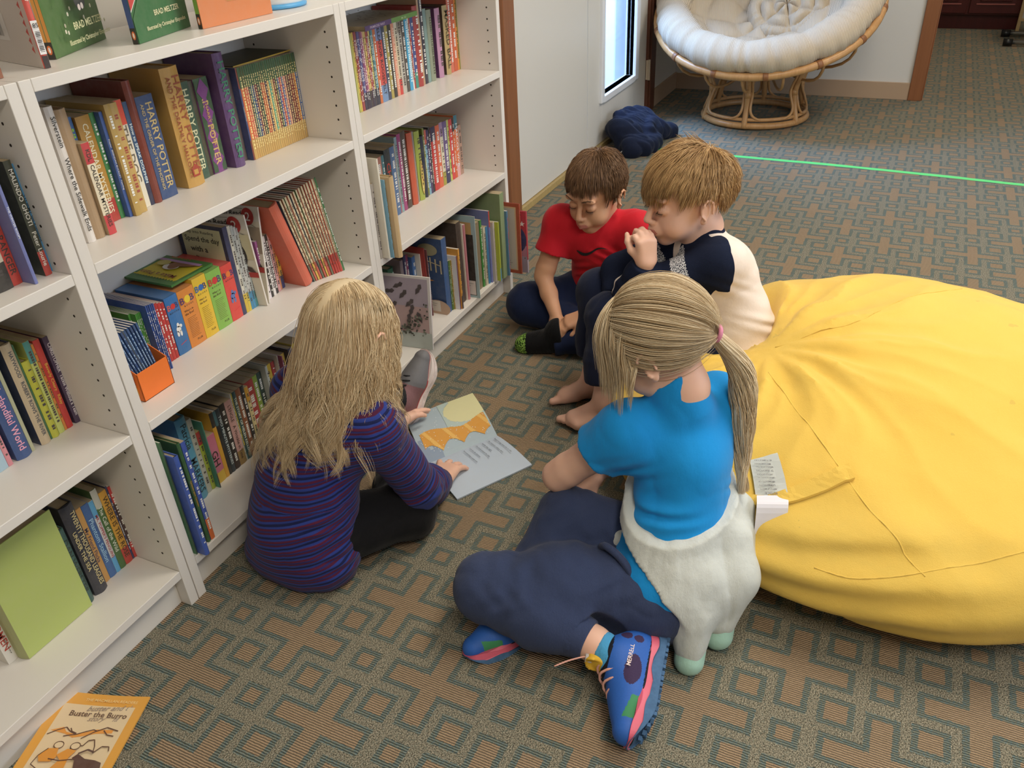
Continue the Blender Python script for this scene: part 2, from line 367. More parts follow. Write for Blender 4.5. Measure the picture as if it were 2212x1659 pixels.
# ================================================================= papasan chair
M_RATTAN = wood_mat('rattan_pole', '9a6a3c', 'd8ab74', 'Z', .35, 40)
pc = empty('papasan_chair', (4.22, -.35, 0), label='round rattan bowl chair with cushioned seat in the corner', cat='chair')
def ring(r, z, tilt=0, n=48, cx=0): 
    return [(cx+r*math.cos(a)*math.cos(tilt), r*math.sin(a), z+r*math.cos(a)*math.sin(tilt)) for a in [2*PI*i/n for i in range(n)]]
b = MB(); b.tube(ring(.29, .022), .018, 12, closed=True); b.tube(ring(.285, .055), .010, 10, closed=True); b.build('bottom_ring', M_RATTAN, pc, True)
b = MB(); b.tube(ring(.315, .345), .018, 12, closed=True); b.tube(ring(.34, .375, .06), .016, 12, closed=True); b.build('top_ring', M_RATTAN, pc, True)
for k in range(6):
    a = 2*PI*k/6 + PI; ca, sa = math.cos(a), math.sin(a)
    b = MB(); P = [(ca*.30, sa*.30, .01), (ca*.265, sa*.265, .18), (ca*.32, sa*.32, .35)]
    b.tube(bz(P, 8), .016, 10); b.tube([(ca*.262, sa*.262, .17), (ca*.262, sa*.262, .2)], .02, 10); b.build('leg', M_RATTAN, pc, True)
for k in range(6):                        # bent inner loops between the legs
    a0 = 2*PI*k/6 + PI + .09; a1 = 2*PI*(k+1)/6 + PI - .09
    def pp(a, r, z): return (math.cos(a)*r, math.sin(a)*r, z)
    P = [pp(a0, .255, .19), pp(a0, .285, .1), pp(a0+.14, .29, .06), pp((a0+a1)/2, .283, .052), pp(a1-.14, .29, .06), pp(a1, .285, .1), pp(a1, .255, .19), pp(a1, .29, .28), pp(a1-.12, .305, .318), pp((a0+a1)/2, .305, .325), pp(a0+.12, .305, .318), pp(a0, .29, .28)]
    b = MB(); b.tube([q for q in bz(P+[P[0]], 6)][:-1], .0075, 8, closed=True); b.build('bent_loop', M_RATTAN, pc, True)
TL = math.radians(27); BR = .60
bowl = empty('bowl_frame', (.03, 0, .60)); bowl.parent = pc
bowl.rotation_euler = (0, -TL, 0)
b = MB(); b.tube(ring(BR, 0, n=64), .021, 12, closed=True); b.tube(ring(BR-.045, -.045, n=64), .013, 10, closed=True); b.build('rim', M_RATTAN, bowl, True)
b = MB()
for k in range(18):
    a = 2*PI*k/18; P = []
    for s in range(9):
        th = s/8*.95; r = BR*math.cos(th*PI/2*.93); z = -.30*math.sin(th*PI/2); P.append((r*math.cos(a), r*math.sin(a), z))
    b.tube(P, .008, 6)
b.tube(ring(.22, -.265), .010, 8, closed=True); b.build('rib', M_RATTAN, bowl, True)['kind'] = 'stuff'
b = MB()
for k in range(14):
    a = 2*PI*k/14+.2; b.tube([(math.cos(a+d)*BR, math.sin(a+d)*BR, 0) for d in (-.022, -.01, .01, .022)], .0235, 12)
b.build('rattan_binding', mat('rattan_binding', '8a5a34', .5, nz=(90, .3)), bowl, True)['kind'] = 'stuff'
def cord_mat(name, col, freq, axis):
    m = NB(name, .85, .2); q = m.xyz(m.obj()); w = m.math('ADD', m.math('MULTIPLY', m.math('SINE', m.math('MULTIPLY', q[axis], freq)), .5), .5)
    c = C(col); f = m.noise(5, 2, .5, m.obj())
    m.set('Base Color', m.mix(m.math('MULTIPLY', w, m.math('ADD', .6, m.math('MULTIPLY', f, .4))), tuple(v*.62 for v in c), c)); m.bump(w, .5, .002); return m.m
M_CORD = cord_mat('cream_corduroy', 'd8c7ae', 900, 1)
# cushion: lobed bowl shape
def cushion(name, R, rimt, depth, lobes, par, loc, rot, material, pouf=.05):
    NR, NA = 44, 144; top = []; fs = []
    for s, sign in ((0, 1), (1, -1)):
        for i in range(NR+1):
            q = i/NR; r = R*q
            for j in range(NA):
                a = 2*PI*j/NA
                base = -depth*(1-q**2.2)
                lob = abs(math.sin(a*lobes/2))**.6
                seg = 1.0
                for rr_ in (.0, .33, .66, 1.0): seg = min(seg, abs(q-rr_)/.11)
                seg = min(1, seg)**.5
                th = (pouf*(.35+.65*lob*seg) if q < .985 else pouf*.3)*math.sqrt(max(0, 1-q**10))
                wr = .0045*math.sin(a*61+9*q*math.sin(a*5))*max(0, q-.45)*2.2 + .003*math.sin(a*97+3*math.sin(a*7))*max(0, q-.6)*2
                rr2 = r*(1+.012*math.sin(a*lobes)*q)
                top.append((rr2*math.cos(a), rr2*math.sin(a), base+sign*th+(wr if sign > 0 else 0)))
    n1 = (NR+1)*NA
    for s in (0, 1):
        for i in range(NR):
            for j in range(NA):
                j2 = (j+1) % NA; a_, b_, c_, d_ = s*n1+i*NA+j, s*n1+i*NA+j2, s*n1+(i+1)*NA+j2, s*n1+(i+1)*NA+j
                fs.append((a_, d_, c_, b_) if s == 0 else (a_, b_, c_, d_))
    for j in range(NA): j2 = (j+1) % NA; fs.append((NR*NA+j, n1+NR*NA+j, n1+NR*NA+j2, NR*NA+j2))
    o = mobj(name, top, fs, material, par, smooth=True, loc=loc); o.rotation_euler = rot; return o
cushion('seat_cushion', .50, .1, .19, 8, bowl, (.0, 0, .06), (0, 0, .2), M_CORD, .055)
# fat outer roll of the cushion
NA = 220; NB_ = 20; v = []; f = []
for i in range(NA):
    a = 2*PI*i/NA
    for j in range(NB_):
        t_ = 2*PI*j/NB_
        pl = .0035*math.sin(a*43+2*math.sin(a*6)+t_)+.002*math.sin(a*71+t_*2)
        rr = .098*(.86+.14*abs(math.sin(a*5)))+pl*(.4+.6*(math.cos(t_) > 0))
        R_ = .505+rr*1.05*math.cos(t_); v.append((R_*math.cos(a), R_*math.sin(a), .05+rr*.85*math.sin(t_)))
for i in range(NA):
    for j in range(NB_): i2, j2 = (i+1) % NA, (j+1) % NB_; f.append((i*NB_+j, i2*NB_+j, i2*NB_+j2, i*NB_+j2))
mobj('cushion_roll', v, f, M_CORD, bowl, smooth=True)
pil = empty('round_pillow', (4.33, -.45, .575), label='small round tufted cream pillow resting in the bowl chair', cat='pillow')
pil.rotation_euler = (0, math.radians(-44), 0)
cushion('pillow', .215, .1, .0, 6, pil, (0, 0, 0), (0, 0, .3), M_CORD, .06)
b = MB(); b.lathe([(0.0001, .012), (.012, .010), (.014, .003), (.012, -.001)], n=16); b.build('button', mat('cream_button', 'bfae92', .7), pil, True)
BOOKS = [
('M1','book',0.086,0.017,0.086,0.2329,0.17,0,'e6e0da',None,None,None,1,0,'Silverstein     Where the Sidewalk Ends','222222',"white book titled Where the Sidewalk Ends on the middle bookcase's upper shelf"),
('M1','book',0.103,0.024,0.089,0.2239,0.15,0,'a98d6c',None,None,None,1,0,None,'111111',"worn tan cloth book with rubbed spine on the middle bookcase's upper shelf"),
('M1','book',0.127,0.017,0.08,0.1635,0.15,0,'e9ddc0','c03038','c8343c','b09878',0,0,'KDL  CALENDAR MYSTERIES','2a2018',"cream paperback with red star labels on the middle bookcase's upper shelf"),
('M1','book',0.1692,0.03,0.13,0.1935,0.15,0,'b5862c',None,'b03024',None,0,0,'CALENDAR MYSTERIES','e8e0c0',"gold and red paperback on the middle bookcase's upper shelf"),
('M1','book',0.1992,0.011,0.13,0.1942,0.15,0,'2f7f3e',None,None,None,0,3,None,'111111',"bright green thin paperback on the middle bookcase's upper shelf"),
('M1','book',0.2102,0.0078,0.118,0.1939,0.15,0,'2d56a0',None,None,None,0,0,'Frazier  BRENDAN BUCKLEY  Yearling','f0f0f0',"blue paperback with white lettering on the middle bookcase's upper shelf"),
('M1','book',0.218,0.014,0.11,0.205,0.15,0,'b6964c',None,None,None,0,2,None,'111111',"mustard paperback with worn edges on the middle bookcase's upper shelf"),
('M1','book',0.232,0.018,0.114,0.2034,0.15,0,'c2a05a',None,None,None,0,2,None,'a04030',"ochre paperback with faint red title on the middle bookcase's upper shelf"),
('M1','book',0.25,0.0243,0.13,0.2019,0.15,0,'e5ddc9','e9523c',None,None,0,0,'THE DOG','6a6050',"cream paperback with orange sticker on the middle bookcase's upper shelf"),
('M1','book',0.2743,0.0107,0.13,0.1954,0.15,0,'28517c',None,'1d2348',None,0,0,'How to SPEAK DOLPHIN','e8f4f4',"blue paperback titled How to Speak Dolphin on the middle bookcase's upper shelf"),
('M1','book',0.285,0.0194,0.13,0.2298,0.2,0,'7a2a1c',None,None,None,1,0,None,'111111',"tall red brown book with torn spine on the middle bookcase's upper shelf"),
('M1','book',0.3045,0.0424,0.13,0.1968,0.15,0,'26477a',None,None,None,0,0,'HARRY POTTER|AND THE ORDER OF THE PHOENIX','c9b27a',"thick dark blue paperback on the middle bookcase's upper shelf"),
('M1','book',0.377,0.047,0.13,0.2332,0.17,0,'c79a4a',None,None,None,1,0,'HARRY POTTER|AND THE DEATHLY HALLOWS','9c4a2a',"thick golden yellow hardback on the middle bookcase's upper shelf"),
('M1','book',0.426,0.03,0.145,0.1959,0.15,0,'2d5240',None,None,None,0,0,'HARRY POTTER','d8d8b0',"dark green paperback on the middle bookcase's upper shelf"),
('M1','book',0.456,0.013,0.147,0.1934,0.15,0,'3a3a22',None,None,None,0,0,None,'111111',"narrow dark olive paperback on the middle bookcase's upper shelf"),
('M1','book',0.469,0.04,0.145,0.1945,0.15,0,'7a3480','2f5a34','7a3480',None,0,0,'HARRY POTTER','d8b870',"purple and green diamond patterned paperback on the middle bookcase's upper shelf"),
('M1','book',0.5211,0.03,0.13,0.2349,0.17,0,'5a3a72',None,None,None,1,0,'HARRY POTTER','3a8a6a',"very tall purple hardback on the middle bookcase's upper shelf"),
('M1','book',0.5511,0.0279,0.148,0.1933,0.15,0,'6b5a58',None,None,None,0,0,None,'111111',"thin greyish paperback on the middle bookcase's upper shelf"),
('M1','book',0.579,0.0048,0.13,0.196,0.15,0,'33447a','8a3a2a','7a2c22',None,0,0,'HARRY POTTER','d8c8a0',"blue and rust red paperback on the middle bookcase's upper shelf"),
('M1','book',0.5838,0.0112,0.13,0.1959,0.13,0,'d8703a','2f5a2c','c9a25a',None,0,9,None,'111111','thin green-topped set book with orange band, next to the orange cover one'),
('M1','book',0.595,0.0065,0.13,0.1958,0.13,0,'d86a4a','2f5a2c','c9a25a',None,0,9,None,'111111','thin green-topped set book with coral band, next to the orange one'),
('M1','book',0.6016,0.0066,0.13,0.1956,0.13,0,'d4715c','2f5a2c','c9a25a',None,0,9,None,'111111','thin green-topped set book with salmon band, next to the coral one'),
('M1','book',0.6081,0.0066,0.13,0.1955,0.13,0,'3a3a34','2f5a2c','c9a25a',None,0,9,None,'111111','thin green-topped set book with charcoal band, next to the salmon one'),
('M1','book',0.6147,0.0066,0.13,0.1954,0.13,0,'4f7480','2f5a2c','c9a25a',None,0,9,None,'111111','thin green-topped set book with steel blue band, next to the charcoal one'),
('M1','book',0.6214,0.0067,0.13,0.1952,0.13,0,'2d3f7c','2f5a2c','c9a25a',None,0,9,None,'111111','thin green-topped set book with royal blue band, next to the steel blue one'),
('M1','book',0.6281,0.0067,0.13,0.1951,0.13,0,'7a2430','2f5a2c','c9a25a',None,0,9,None,'111111','thin green-topped set book with crimson band, next to the royal blue one'),
('M1','book',0.6348,0.0068,0.13,0.1951,0.13,0,'3a3630','2f5a2c','c9a25a',None,0,9,None,'111111','thin green-topped set book with grey band, next to the crimson one'),
('M1','book',0.6415,0.0068,0.13,0.1949,0.13,0,'2f4636','2f5a2c','c9a25a',None,0,9,None,'111111','thin green-topped set book with forest green band, next to the grey one'),
('M1','book',0.6483,0.0068,0.13,0.1948,0.13,0,'c8603c','2f5a2c','c9a25a',None,0,9,None,'111111','thin green-topped set book with rust band, next to the forest green one'),
('M1','book',0.6552,0.0069,0.13,0.1946,0.13,0,'c86a40','2f5a2c','c9a25a',None,0,9,None,'111111','thin green-topped set book with burnt orange band, next to the rust one'),
('M1','book',0.662,0.0069,0.13,0.1945,0.13,0,'2c2448','2f5a2c','c9a25a',None,0,9,None,'111111','thin green-topped set book with dark violet band, next to the burnt orange one'),
('M1','book',0.6689,0.0069,0.13,0.1944,0.13,0,'d8a860','2f5a2c','c9a25a',None,0,9,None,'111111','thin green-topped set book with amber band, next to the dark violet one'),
('M1','book',0.6759,0.007,0.13,0.1942,0.13,0,'4fa890','2f5a2c','c9a25a',None,0,9,None,'111111','thin green-topped set book with mint band, next to the amber one'),
('M1','book',0.6829,0.007,0.13,0.1942,0.13,0,'c8a060','2f5a2c','c9a25a',None,0,9,None,'111111','thin green-topped set book with sand band, next to the mint one'),
('M1','book',0.6899,0.0071,0.13,0.1941,0.13,0,'7a2c24','2f5a2c','c9a25a',None,0,9,None,'111111','thin green-topped set book with brick band, next to the sand one'),
('M1','book',0.6969,0.0071,0.13,0.1939,0.13,0,'2e4a36','2f5a2c','c9a25a',None,0,9,None,'111111','thin green-topped set book with dark green band, next to the brick one'),
('M1','book',0.704,0.0071,0.13,0.1938,0.13,0,'4a5a9a','2f5a2c','c9a25a',None,0,9,None,'111111','thin green-topped set book with slate blue band, next to the dark green one'),
('M1','book',0.7112,0.0072,0.13,0.1937,0.13,0,'c84848','2f5a2c','c9a25a',None,0,9,None,'111111','thin green-topped set book with scarlet band, next to the slate blue one'),
('M1','book',0.7184,0.0072,0.13,0.1935,0.13,0,'5a6aa4','2f5a2c','c9a25a',None,0,9,None,'111111','thin green-topped set book with periwinkle band, next to the scarlet one'),
('M1','book',0.7256,0.0073,0.13,0.1934,0.13,0,'d88a7c','2f5a2c','c9a25a',None,0,9,None,'111111','thin green-topped set book with pale pink band, next to the periwinkle one'),
('M1','book',0.7329,0.0073,0.13,0.1934,0.13,0,'5a1c34','2f5a2c','c9a25a',None,0,9,None,'111111','thin green-topped set book with wine band, next to the pale pink one'),
('M1','book',0.7402,0.0073,0.13,0.1932,0.13,0,'5c1c2c','2f5a2c','c9a25a',None,0,9,None,'111111','thin green-topped set book with burgundy band, next to the wine one'),
('M1','book',0.7475,0.0074,0.13,0.1931,0.13,0,'8a3224','2f5a2c','c9a25a',None,0,9,None,'111111','thin green-topped set book with brown red band, next to the burgundy one'),
('M1','book',0.7549,0.0074,0.13,0.1929,0.13,0,'7a2030','2f5a2c','c9a25a',None,0,9,None,'111111','thin green-topped set book with deep red band, next to the brown red one'),
('M1','book',0.7623,0.0075,0.13,0.1928,0.13,0,'d0803c','2f5a2c','c9a25a',None,0,9,None,'111111','thin green-topped set book with bright orange band, next to the deep red one'),
('M1','book',0.7698,0.0075,0.13,0.1927,0.13,0,'3a62a8','2f5a2c','c9a25a',None,0,9,None,'111111','thin green-topped set book with cobalt band, next to the bright orange one'),
('M1','book',0.7773,0.0076,0.13,0.1925,0.13,0,'3a5a98','2f5a2c','c9a25a',None,0,9,None,'111111','thin green-topped set book with navy band, next to the cobalt one'),
('M2a','book',0.156,0.006,0.143,0.135,0.16,0,'3f8f2e',None,None,None,0,2,None,'111111',"first slim green booklet left of the blue booklets on the middle bookcase's middle shelf"),
('M2a','book',0.162,0.0035,0.13,0.135,0.16,0,'4c9a34',None,None,None,0,2,None,'111111',"second slim green booklet left of the blue booklets on the middle bookcase's middle shelf"),
('M2a','book',0.1655,0.0035,0.13,0.135,0.16,0,'3f8f2e',None,None,None,0,2,None,'111111',"third slim green booklet left of the blue booklets on the middle bookcase's middle shelf"),
('M2a','book',0.169,0.0035,0.13,0.135,0.16,0,'4c9a34',None,None,None,0,2,None,'111111',"fourth slim green booklet left of the blue booklets on the middle bookcase's middle shelf"),
('M2a','book',0.1725,0.0035,0.13,0.135,0.16,0,'3f8f2e',None,None,None,0,2,None,'111111',"last slim green booklet left of the blue booklets on the middle bookcase's middle shelf"),
('M2a','book',0.176,0.0035,0.112,0.15,0.16,0,'2350a0',None,None,None,0,3,None,'111111',"first slim royal blue booklet left of the red booklets on the middle bookcase's middle shelf"),
('M2a','book',0.1795,0.0035,0.111,0.15,0.16,0,'1f4690',None,None,None,0,3,None,'111111',"second slim royal blue booklet left of the red booklets on the middle bookcase's middle shelf"),
('M2a','book',0.183,0.0035,0.109,0.15,0.16,0,'2350a0',None,None,None,0,3,None,'111111',"third slim royal blue booklet left of the red booklets on the middle bookcase's middle shelf"),
('M2a','book',0.1865,0.0035,0.108,0.15,0.16,0,'1f4690',None,None,None,0,3,None,'111111',"fourth slim royal blue booklet left of the red booklets on the middle bookcase's middle shelf"),
('M2a','book',0.19,0.0035,0.107,0.15,0.16,0,'2350a0',None,None,None,0,3,None,'111111',"last slim royal blue booklet left of the red booklets on the middle bookcase's middle shelf"),
('M2a','book',0.2016,0.009,0.13,0.1383,0.16,0,'c42a2c',None,None,None,0,3,None,'111111',"first slim red booklet left of the blue boxed set on the middle bookcase's middle shelf"),
('M2a','book',0.2106,0.0081,0.13,0.1352,0.16,0,'b82428',None,None,None,0,3,None,'111111',"second slim red booklet left of the blue boxed set on the middle bookcase's middle shelf"),
('M2a','book',0.2187,0.0081,0.13,0.132,0.16,0,'c42a2c',None,None,None,0,3,None,'111111',"third slim red booklet left of the blue boxed set on the middle bookcase's middle shelf"),
('M2a','book',0.2268,0.0082,0.13,0.1288,0.16,0,'b82428',None,None,None,0,3,None,'111111',"last slim red booklet left of the blue boxed set on the middle bookcase's middle shelf"),
('M2a','book_box',0.2364,0.0351,0.13,0.1336,0.14,0,'1f6fb4',None,None,None,0,0,'BOB BOOKS','d02828',"blue boxed set with a small white figure on the middle bookcase's middle shelf"),
('M2a','book_box',0.2715,0.0466,0.13,0.1323,0.14,0,'e08a34',None,None,None,0,0,'BOB BOOKS','50306a',"orange boxed set of readers on the middle bookcase's middle shelf"),
('M2a','book_box',0.3181,0.0394,0.13,0.1409,0.14,0,'e9c22c',None,None,None,0,0,'BOB BOOKS','1c62b0',"yellow boxed set of readers on the middle bookcase's middle shelf"),
('M2a','book_box',0.3575,0.0452,0.13,0.1381,0.14,0,'86bd4e',None,None,None,0,0,'BOB BOOKS','c82830',"light green boxed set of readers on the middle bookcase's middle shelf"),
('M2a','book_box',0.4027,0.0379,0.13,0.1349,0.14,0,'dc4038',None,None,None,0,0,'BOB BOOKS','3a3a5a',"red boxed set of readers on the middle bookcase's middle shelf"),
('M2a','book',0.436,0.0143,0.13,0.2137,0.19,0,'28305c',None,None,None,0,0,None,'111111',"thin navy edged reader with dinosaur title cover on the middle bookcase's middle shelf"),
('M2a','book',0.4503,0.0097,0.13,0.2112,0.19,0,'d8d4c4',None,'d8b83c',None,0,3,None,'111111',"thin white reader on the middle bookcase's middle shelf"),
('M2a','book',0.46,0.0082,0.13,0.2082,0.19,0,'b8bcb8',None,'d8c040',None,0,3,None,'111111',"thin grey and yellow reader on the middle bookcase's middle shelf"),
('M2a','book',0.4682,0.0082,0.13,0.203,0.19,0,'c6c6c2',None,'3a8ab4',None,0,3,None,'111111',"thin pale reader with blue base on the middle bookcase's middle shelf"),
('M2a','book',0.4764,0.0083,0.13,0.1967,0.19,0,'c8ccc8',None,'3f94c0',None,0,3,None,'111111',"thin white and sky blue reader on the middle bookcase's middle shelf"),
('M2a','book',0.4847,0.007,0.13,0.1853,0.19,0,'b9c4c4',None,'3a9098',None,0,3,None,'111111',"thin silver and turquoise reader on the middle bookcase's middle shelf"),
('M2b','book',0.517,0.008,0.124,0.15,0.15,0,'9a4a8a',None,None,None,0,2,None,'111111',"thin purple striped reader on the middle bookcase's middle shelf"),
('M2b','book',0.525,0.012,0.127,0.15,0.15,0,'e8e0e4',None,None,None,0,2,None,'111111',"thin white and pink reader on the middle bookcase's middle shelf"),
('M2b','book',0.537,0.01,0.128,0.15,0.15,0,'1d1a1c',None,None,None,0,3,None,'111111',"thin black spined reader on the middle bookcase's middle shelf"),
('M2b','book',0.547,0.01,0.129,0.15,0.15,0,'ece8e4',None,None,None,0,4,None,'111111',"thin white reader with black dashes on the middle bookcase's middle shelf"),
('M2b','book',0.557,0.011,0.131,0.15,0.15,0,'222024',None,None,None,0,4,None,'111111',"thin black and white reader on the middle bookcase's middle shelf"),
('M2b','book',0.568,0.011,0.132,0.15,0.15,0,'d8a0a0',None,None,None,0,2,None,'111111',"thin pale pink reader on the middle bookcase's middle shelf"),
('M2b','book',0.579,0.007,0.134,0.15,0.15,0,'cf8a50',None,None,None,0,2,None,'111111',"thin tan orange reader on the middle bookcase's middle shelf"),
('M2b','book',0.586,0.013,0.136,0.15,0.15,0,'d0a830',None,'24306a',None,0,2,None,'111111',"yellow reader with navy base on the middle bookcase's middle shelf"),
('M2c','book',0.616,0.03,0.086,0.2364,0.2,0.309,'d2654c',None,None,None,1,0,None,'111111',"large coral red picture book with scuffed spine on the middle bookcase's middle shelf"),
('M2c','book',0.646,0.006,0.083,0.2389,0.2,0.282,'d9c9a4',None,'6a705a','23405a',0,2,None,'111111',"slim cream reader with navy edge on the middle bookcase's middle shelf"),
('M2c','book',0.652,0.006,0.081,0.2407,0.2,0.272,'d9c9a4',None,'d0685a','b0623a',0,2,None,'111111',"slim cream reader with rust edge on the middle bookcase's middle shelf"),
('M2c','book',0.658,0.007,0.079,0.2422,0.2,0.268,'d9c9a4',None,'d8b050','3a6a34',0,2,None,'111111',"slim cream reader with green edge on the middle bookcase's middle shelf"),
('M2c','book',0.665,0.006,0.076,0.2442,0.2,0.263,'d9c9a4',None,'c85a50','d87a64',0,2,None,'111111',"slim cream reader with salmon edge on the middle bookcase's middle shelf"),
('M2c','book',0.671,0.006,0.074,0.246,0.2,0.253,'d9c9a4',None,'68705a','1f4a66',0,2,None,'111111',"slim cream reader with blue edge on the middle bookcase's middle shelf"),
('M2c','book',0.677,0.006,0.071,0.248,0.2,0.249,'d9c9a4',None,'c85a50','b85a34',0,2,None,'111111',"slim cream reader with orange edge on the middle bookcase's middle shelf"),
('M2c','book',0.683,0.006,0.069,0.2499,0.2,0.24,'d9c9a4',None,'d8b050','3a6a30',0,2,None,'111111',"slim cream reader with olive edge on the middle bookcase's middle shelf"),
('M2c','book',0.689,0.007,0.067,0.2516,0.2,0.234,'d9c9a4',None,'c85a50','d87a64',0,2,None,'111111',"slim cream reader with pink edge on the middle bookcase's middle shelf"),
('M2c','book',0.696,0.006,0.064,0.2536,0.2,0.23,'d9c9a4',None,'68705a','8a5a40',0,2,None,'111111',"slim cream reader with brown edge on the middle bookcase's middle shelf"),
('M2c','book',0.702,0.006,0.062,0.2555,0.2,0.22,'d9c9a4',None,'c03a38','c05a48',0,2,None,'111111',"slim cream reader with crimson edge on the middle bookcase's middle shelf"),
('M2c','book',0.708,0.007,0.059,0.2572,0.2,0.219,'d9c9a4',None,'b83434','b8503c',0,2,None,'111111',"slim cream reader with rose edge on the middle bookcase's middle shelf"),
('M2c','book',0.715,0.006,0.057,0.2591,0.2,0.209,'d9c9a4',None,'c03a38','d06a58',0,2,None,'111111',"slim cream reader with scarlet edge on the middle bookcase's middle shelf"),
('M2c','book',0.721,0.006,0.054,0.2611,0.2,0.204,'d9c9a4',None,'c03a38','d8705c',0,2,None,'111111',"slim cream reader with coral edge on the middle bookcase's middle shelf"),
('M2c','book',0.727,0.007,0.052,0.262,0.2,0.2,'1f6a38',None,None,'e0d8c0',0,2,None,'111111',"tall dark green slim book on the middle bookcase's middle shelf"),
('M3','book',0.029,0.004,0.002,0.2894,0.2,0,'2c4a34',None,None,'6aa078',0,0,None,'111111',"tall thin dark green picture book on the middle bookcase's bottom shelf"),
('M3','book',0.034,0.012,-0.018,0.2561,0.22,0,'2f55b0',None,None,None,1,1,None,'111111',"bright blue picture book edged with orange dots on the middle bookcase's bottom shelf"),
('M3','book',0.046,0.016,0.122,0.235,0.1,0,'b03424',None,None,None,0,0,'LOOK AND','f0d040',"red spined book set far back on the middle bookcase's bottom shelf"),
('M3','book',0.067,0.009,0.006,0.259,0.2,0,'245c2c',None,None,None,1,0,'Grimm and Grimm','c88a40',"green fairy tale book on the middle bookcase's bottom shelf"),
('M3','book',0.076,0.012,0.005,0.2557,0.2,0,'3050a8',None,'d86a28',None,0,3,None,'111111',"thin blue book with orange and yellow base on the middle bookcase's bottom shelf"),
('M3','book',0.1658,0.03,0.124,0.2196,0.14,0,'58a4c4',None,None,None,1,0,'Patricia    MARKERS','12303c',"wide light blue hardback on the middle bookcase's bottom shelf"),
('M3','book',0.1958,0.0142,0.124,0.203,0.15,0,'b9bcb0',None,None,None,0,3,None,'111111',"thin grey white book on the middle bookcase's bottom shelf"),
('M3','book',0.2101,0.0118,0.124,0.161,0.15,0,'a8b838','b03030',None,None,0,3,None,'111111',"thin lime book on the middle bookcase's bottom shelf"),
('M3','book',0.2219,0.0035,0.111,0.1858,0.15,0,'3f8a74',None,'3a3438',None,0,0,'LADDER TO','0f3a30',"teal green paperback on the middle bookcase's bottom shelf"),
('M3','book',0.2283,0.03,0.124,0.1312,0.15,0,'c8708a',None,'d8b43c',None,0,3,'GH','181410',"pink and mauve paperback with yellow base on the middle bookcase's bottom shelf"),
('M3','book',0.2583,0.0116,0.124,0.1815,0.15,0,'d8a22c','221c18',None,None,0,0,None,'111111',"yellow paperback with black top on the middle bookcase's bottom shelf"),
('M3','book',0.2699,0.0092,0.124,0.1786,0.15,0,'17181c','3a6a74',None,None,0,0,None,'111111',"narrow black paperback on the middle bookcase's bottom shelf"),
('M3','book',0.2791,0.0124,0.124,0.1789,0.15,0,'1c2f3a',None,None,None,0,0,'TWO MINUTE MYSTERIES','d8e4e4',"black paperback titled Two Minute Mysteries on the middle bookcase's bottom shelf"),
('M3','book',0.2915,0.017,0.124,0.1823,0.15,0,'1b1717',None,'2a1414',None,0,3,None,'111111',"black paperback with small red logo on the middle bookcase's bottom shelf"),
('M3','book',0.3085,0.0218,0.124,0.18,0.15,0,'c79a94',None,'9a7c44',None,0,0,"L'ENGLE   A Wrinkle in Time",'3a2018',"dusty pink paperback titled A Wrinkle in Time on the middle bookcase's bottom shelf"),
('M3','book',0.3304,0.0035,0.124,0.19,0.15,0,'c9c8bc',None,None,None,0,3,None,'111111',"off white thin paperback on the middle bookcase's bottom shelf"),
('M3','book',0.3339,0.0035,0.124,0.19,0.15,0,'c8b43c',None,'2a6a74',None,0,3,None,'111111',"yellow and teal paperback on the middle bookcase's bottom shelf"),
('M3','book',0.3374,0.0117,0.124,0.19,0.15,0,'1f4a4a',None,None,None,0,0,'THE STORY OF HELEN KELLER','e4e8d8',"dark teal paperback with white capital title on the middle bookcase's bottom shelf"),
('M3','book',0.3491,0.016,0.124,0.19,0.15,0,'8a5230',None,None,None,0,2,None,'111111',"brown orange paperback on the middle bookcase's bottom shelf"),
('M3','book',0.3651,0.0121,0.124,0.19,0.15,0,'231f22',None,None,None,0,3,None,'111111',"black paperback with pale lettering on the middle bookcase's bottom shelf"),
('M3','book',0.3772,0.0123,0.124,0.18,0.15,0,'d8c890','d8a030',None,None,0,2,None,'111111',"cream and yellow paperback on the middle bookcase's bottom shelf"),
('M3','book',0.392,0.03,0.137,0.18,0.15,0,'a82c28',None,'5a2420',None,0,2,None,'111111',"red paperback by the pale one on the middle bookcase's bottom shelf"),
('M3','book',0.422,0.018,0.14,0.18,0.15,0,'8aa43c',None,None,None,0,2,None,'111111',"lime and yellow paperback on the middle bookcase's bottom shelf"),
('M3','book',0.44,0.017,0.141,0.18,0.15,0,'26403a',None,None,None,0,2,None,'111111',"dark green paperback with small picture on the middle bookcase's bottom shelf"),
('M3','book',0.457,0.0084,0.124,0.195,0.15,0,'c4c8c0',None,None,None,1,2,None,'111111',"pale grey hardback on the middle bookcase's bottom shelf"),
('M3','book',0.473,0.03,0.15,0.175,0.15,0,'d8b438',None,None,None,0,2,None,'111111',"small yellow paperback on the middle bookcase's bottom shelf"),
('M3','book',0.503,0.013,0.149,0.175,0.15,0,'b03030',None,None,None,0,2,None,'111111',"small red paperback on the middle bookcase's bottom shelf"),
('M3','book',0.516,0.0035,0.136,0.19,0.15,0,'dcd6cc',None,None,None,0,2,None,'111111',"tall white paperback on the middle bookcase's bottom shelf"),
('M3','book',0.5195,0.0035,0.124,0.19,0.15,0,'8a2c5a',None,None,None,0,2,None,'111111',"magenta paperback on the middle bookcase's bottom shelf"),
('M3','book',0.523,0.023,0.138,0.185,0.15,0,'d0a848',None,None,None,0,2,None,'111111',"sandy yellow paperback on the middle bookcase's bottom shelf"),
('M3','book',0.546,0.0035,0.124,0.195,0.15,0,'28243c',None,None,None,0,2,None,'111111',"dark navy paperback on the middle bookcase's bottom shelf"),
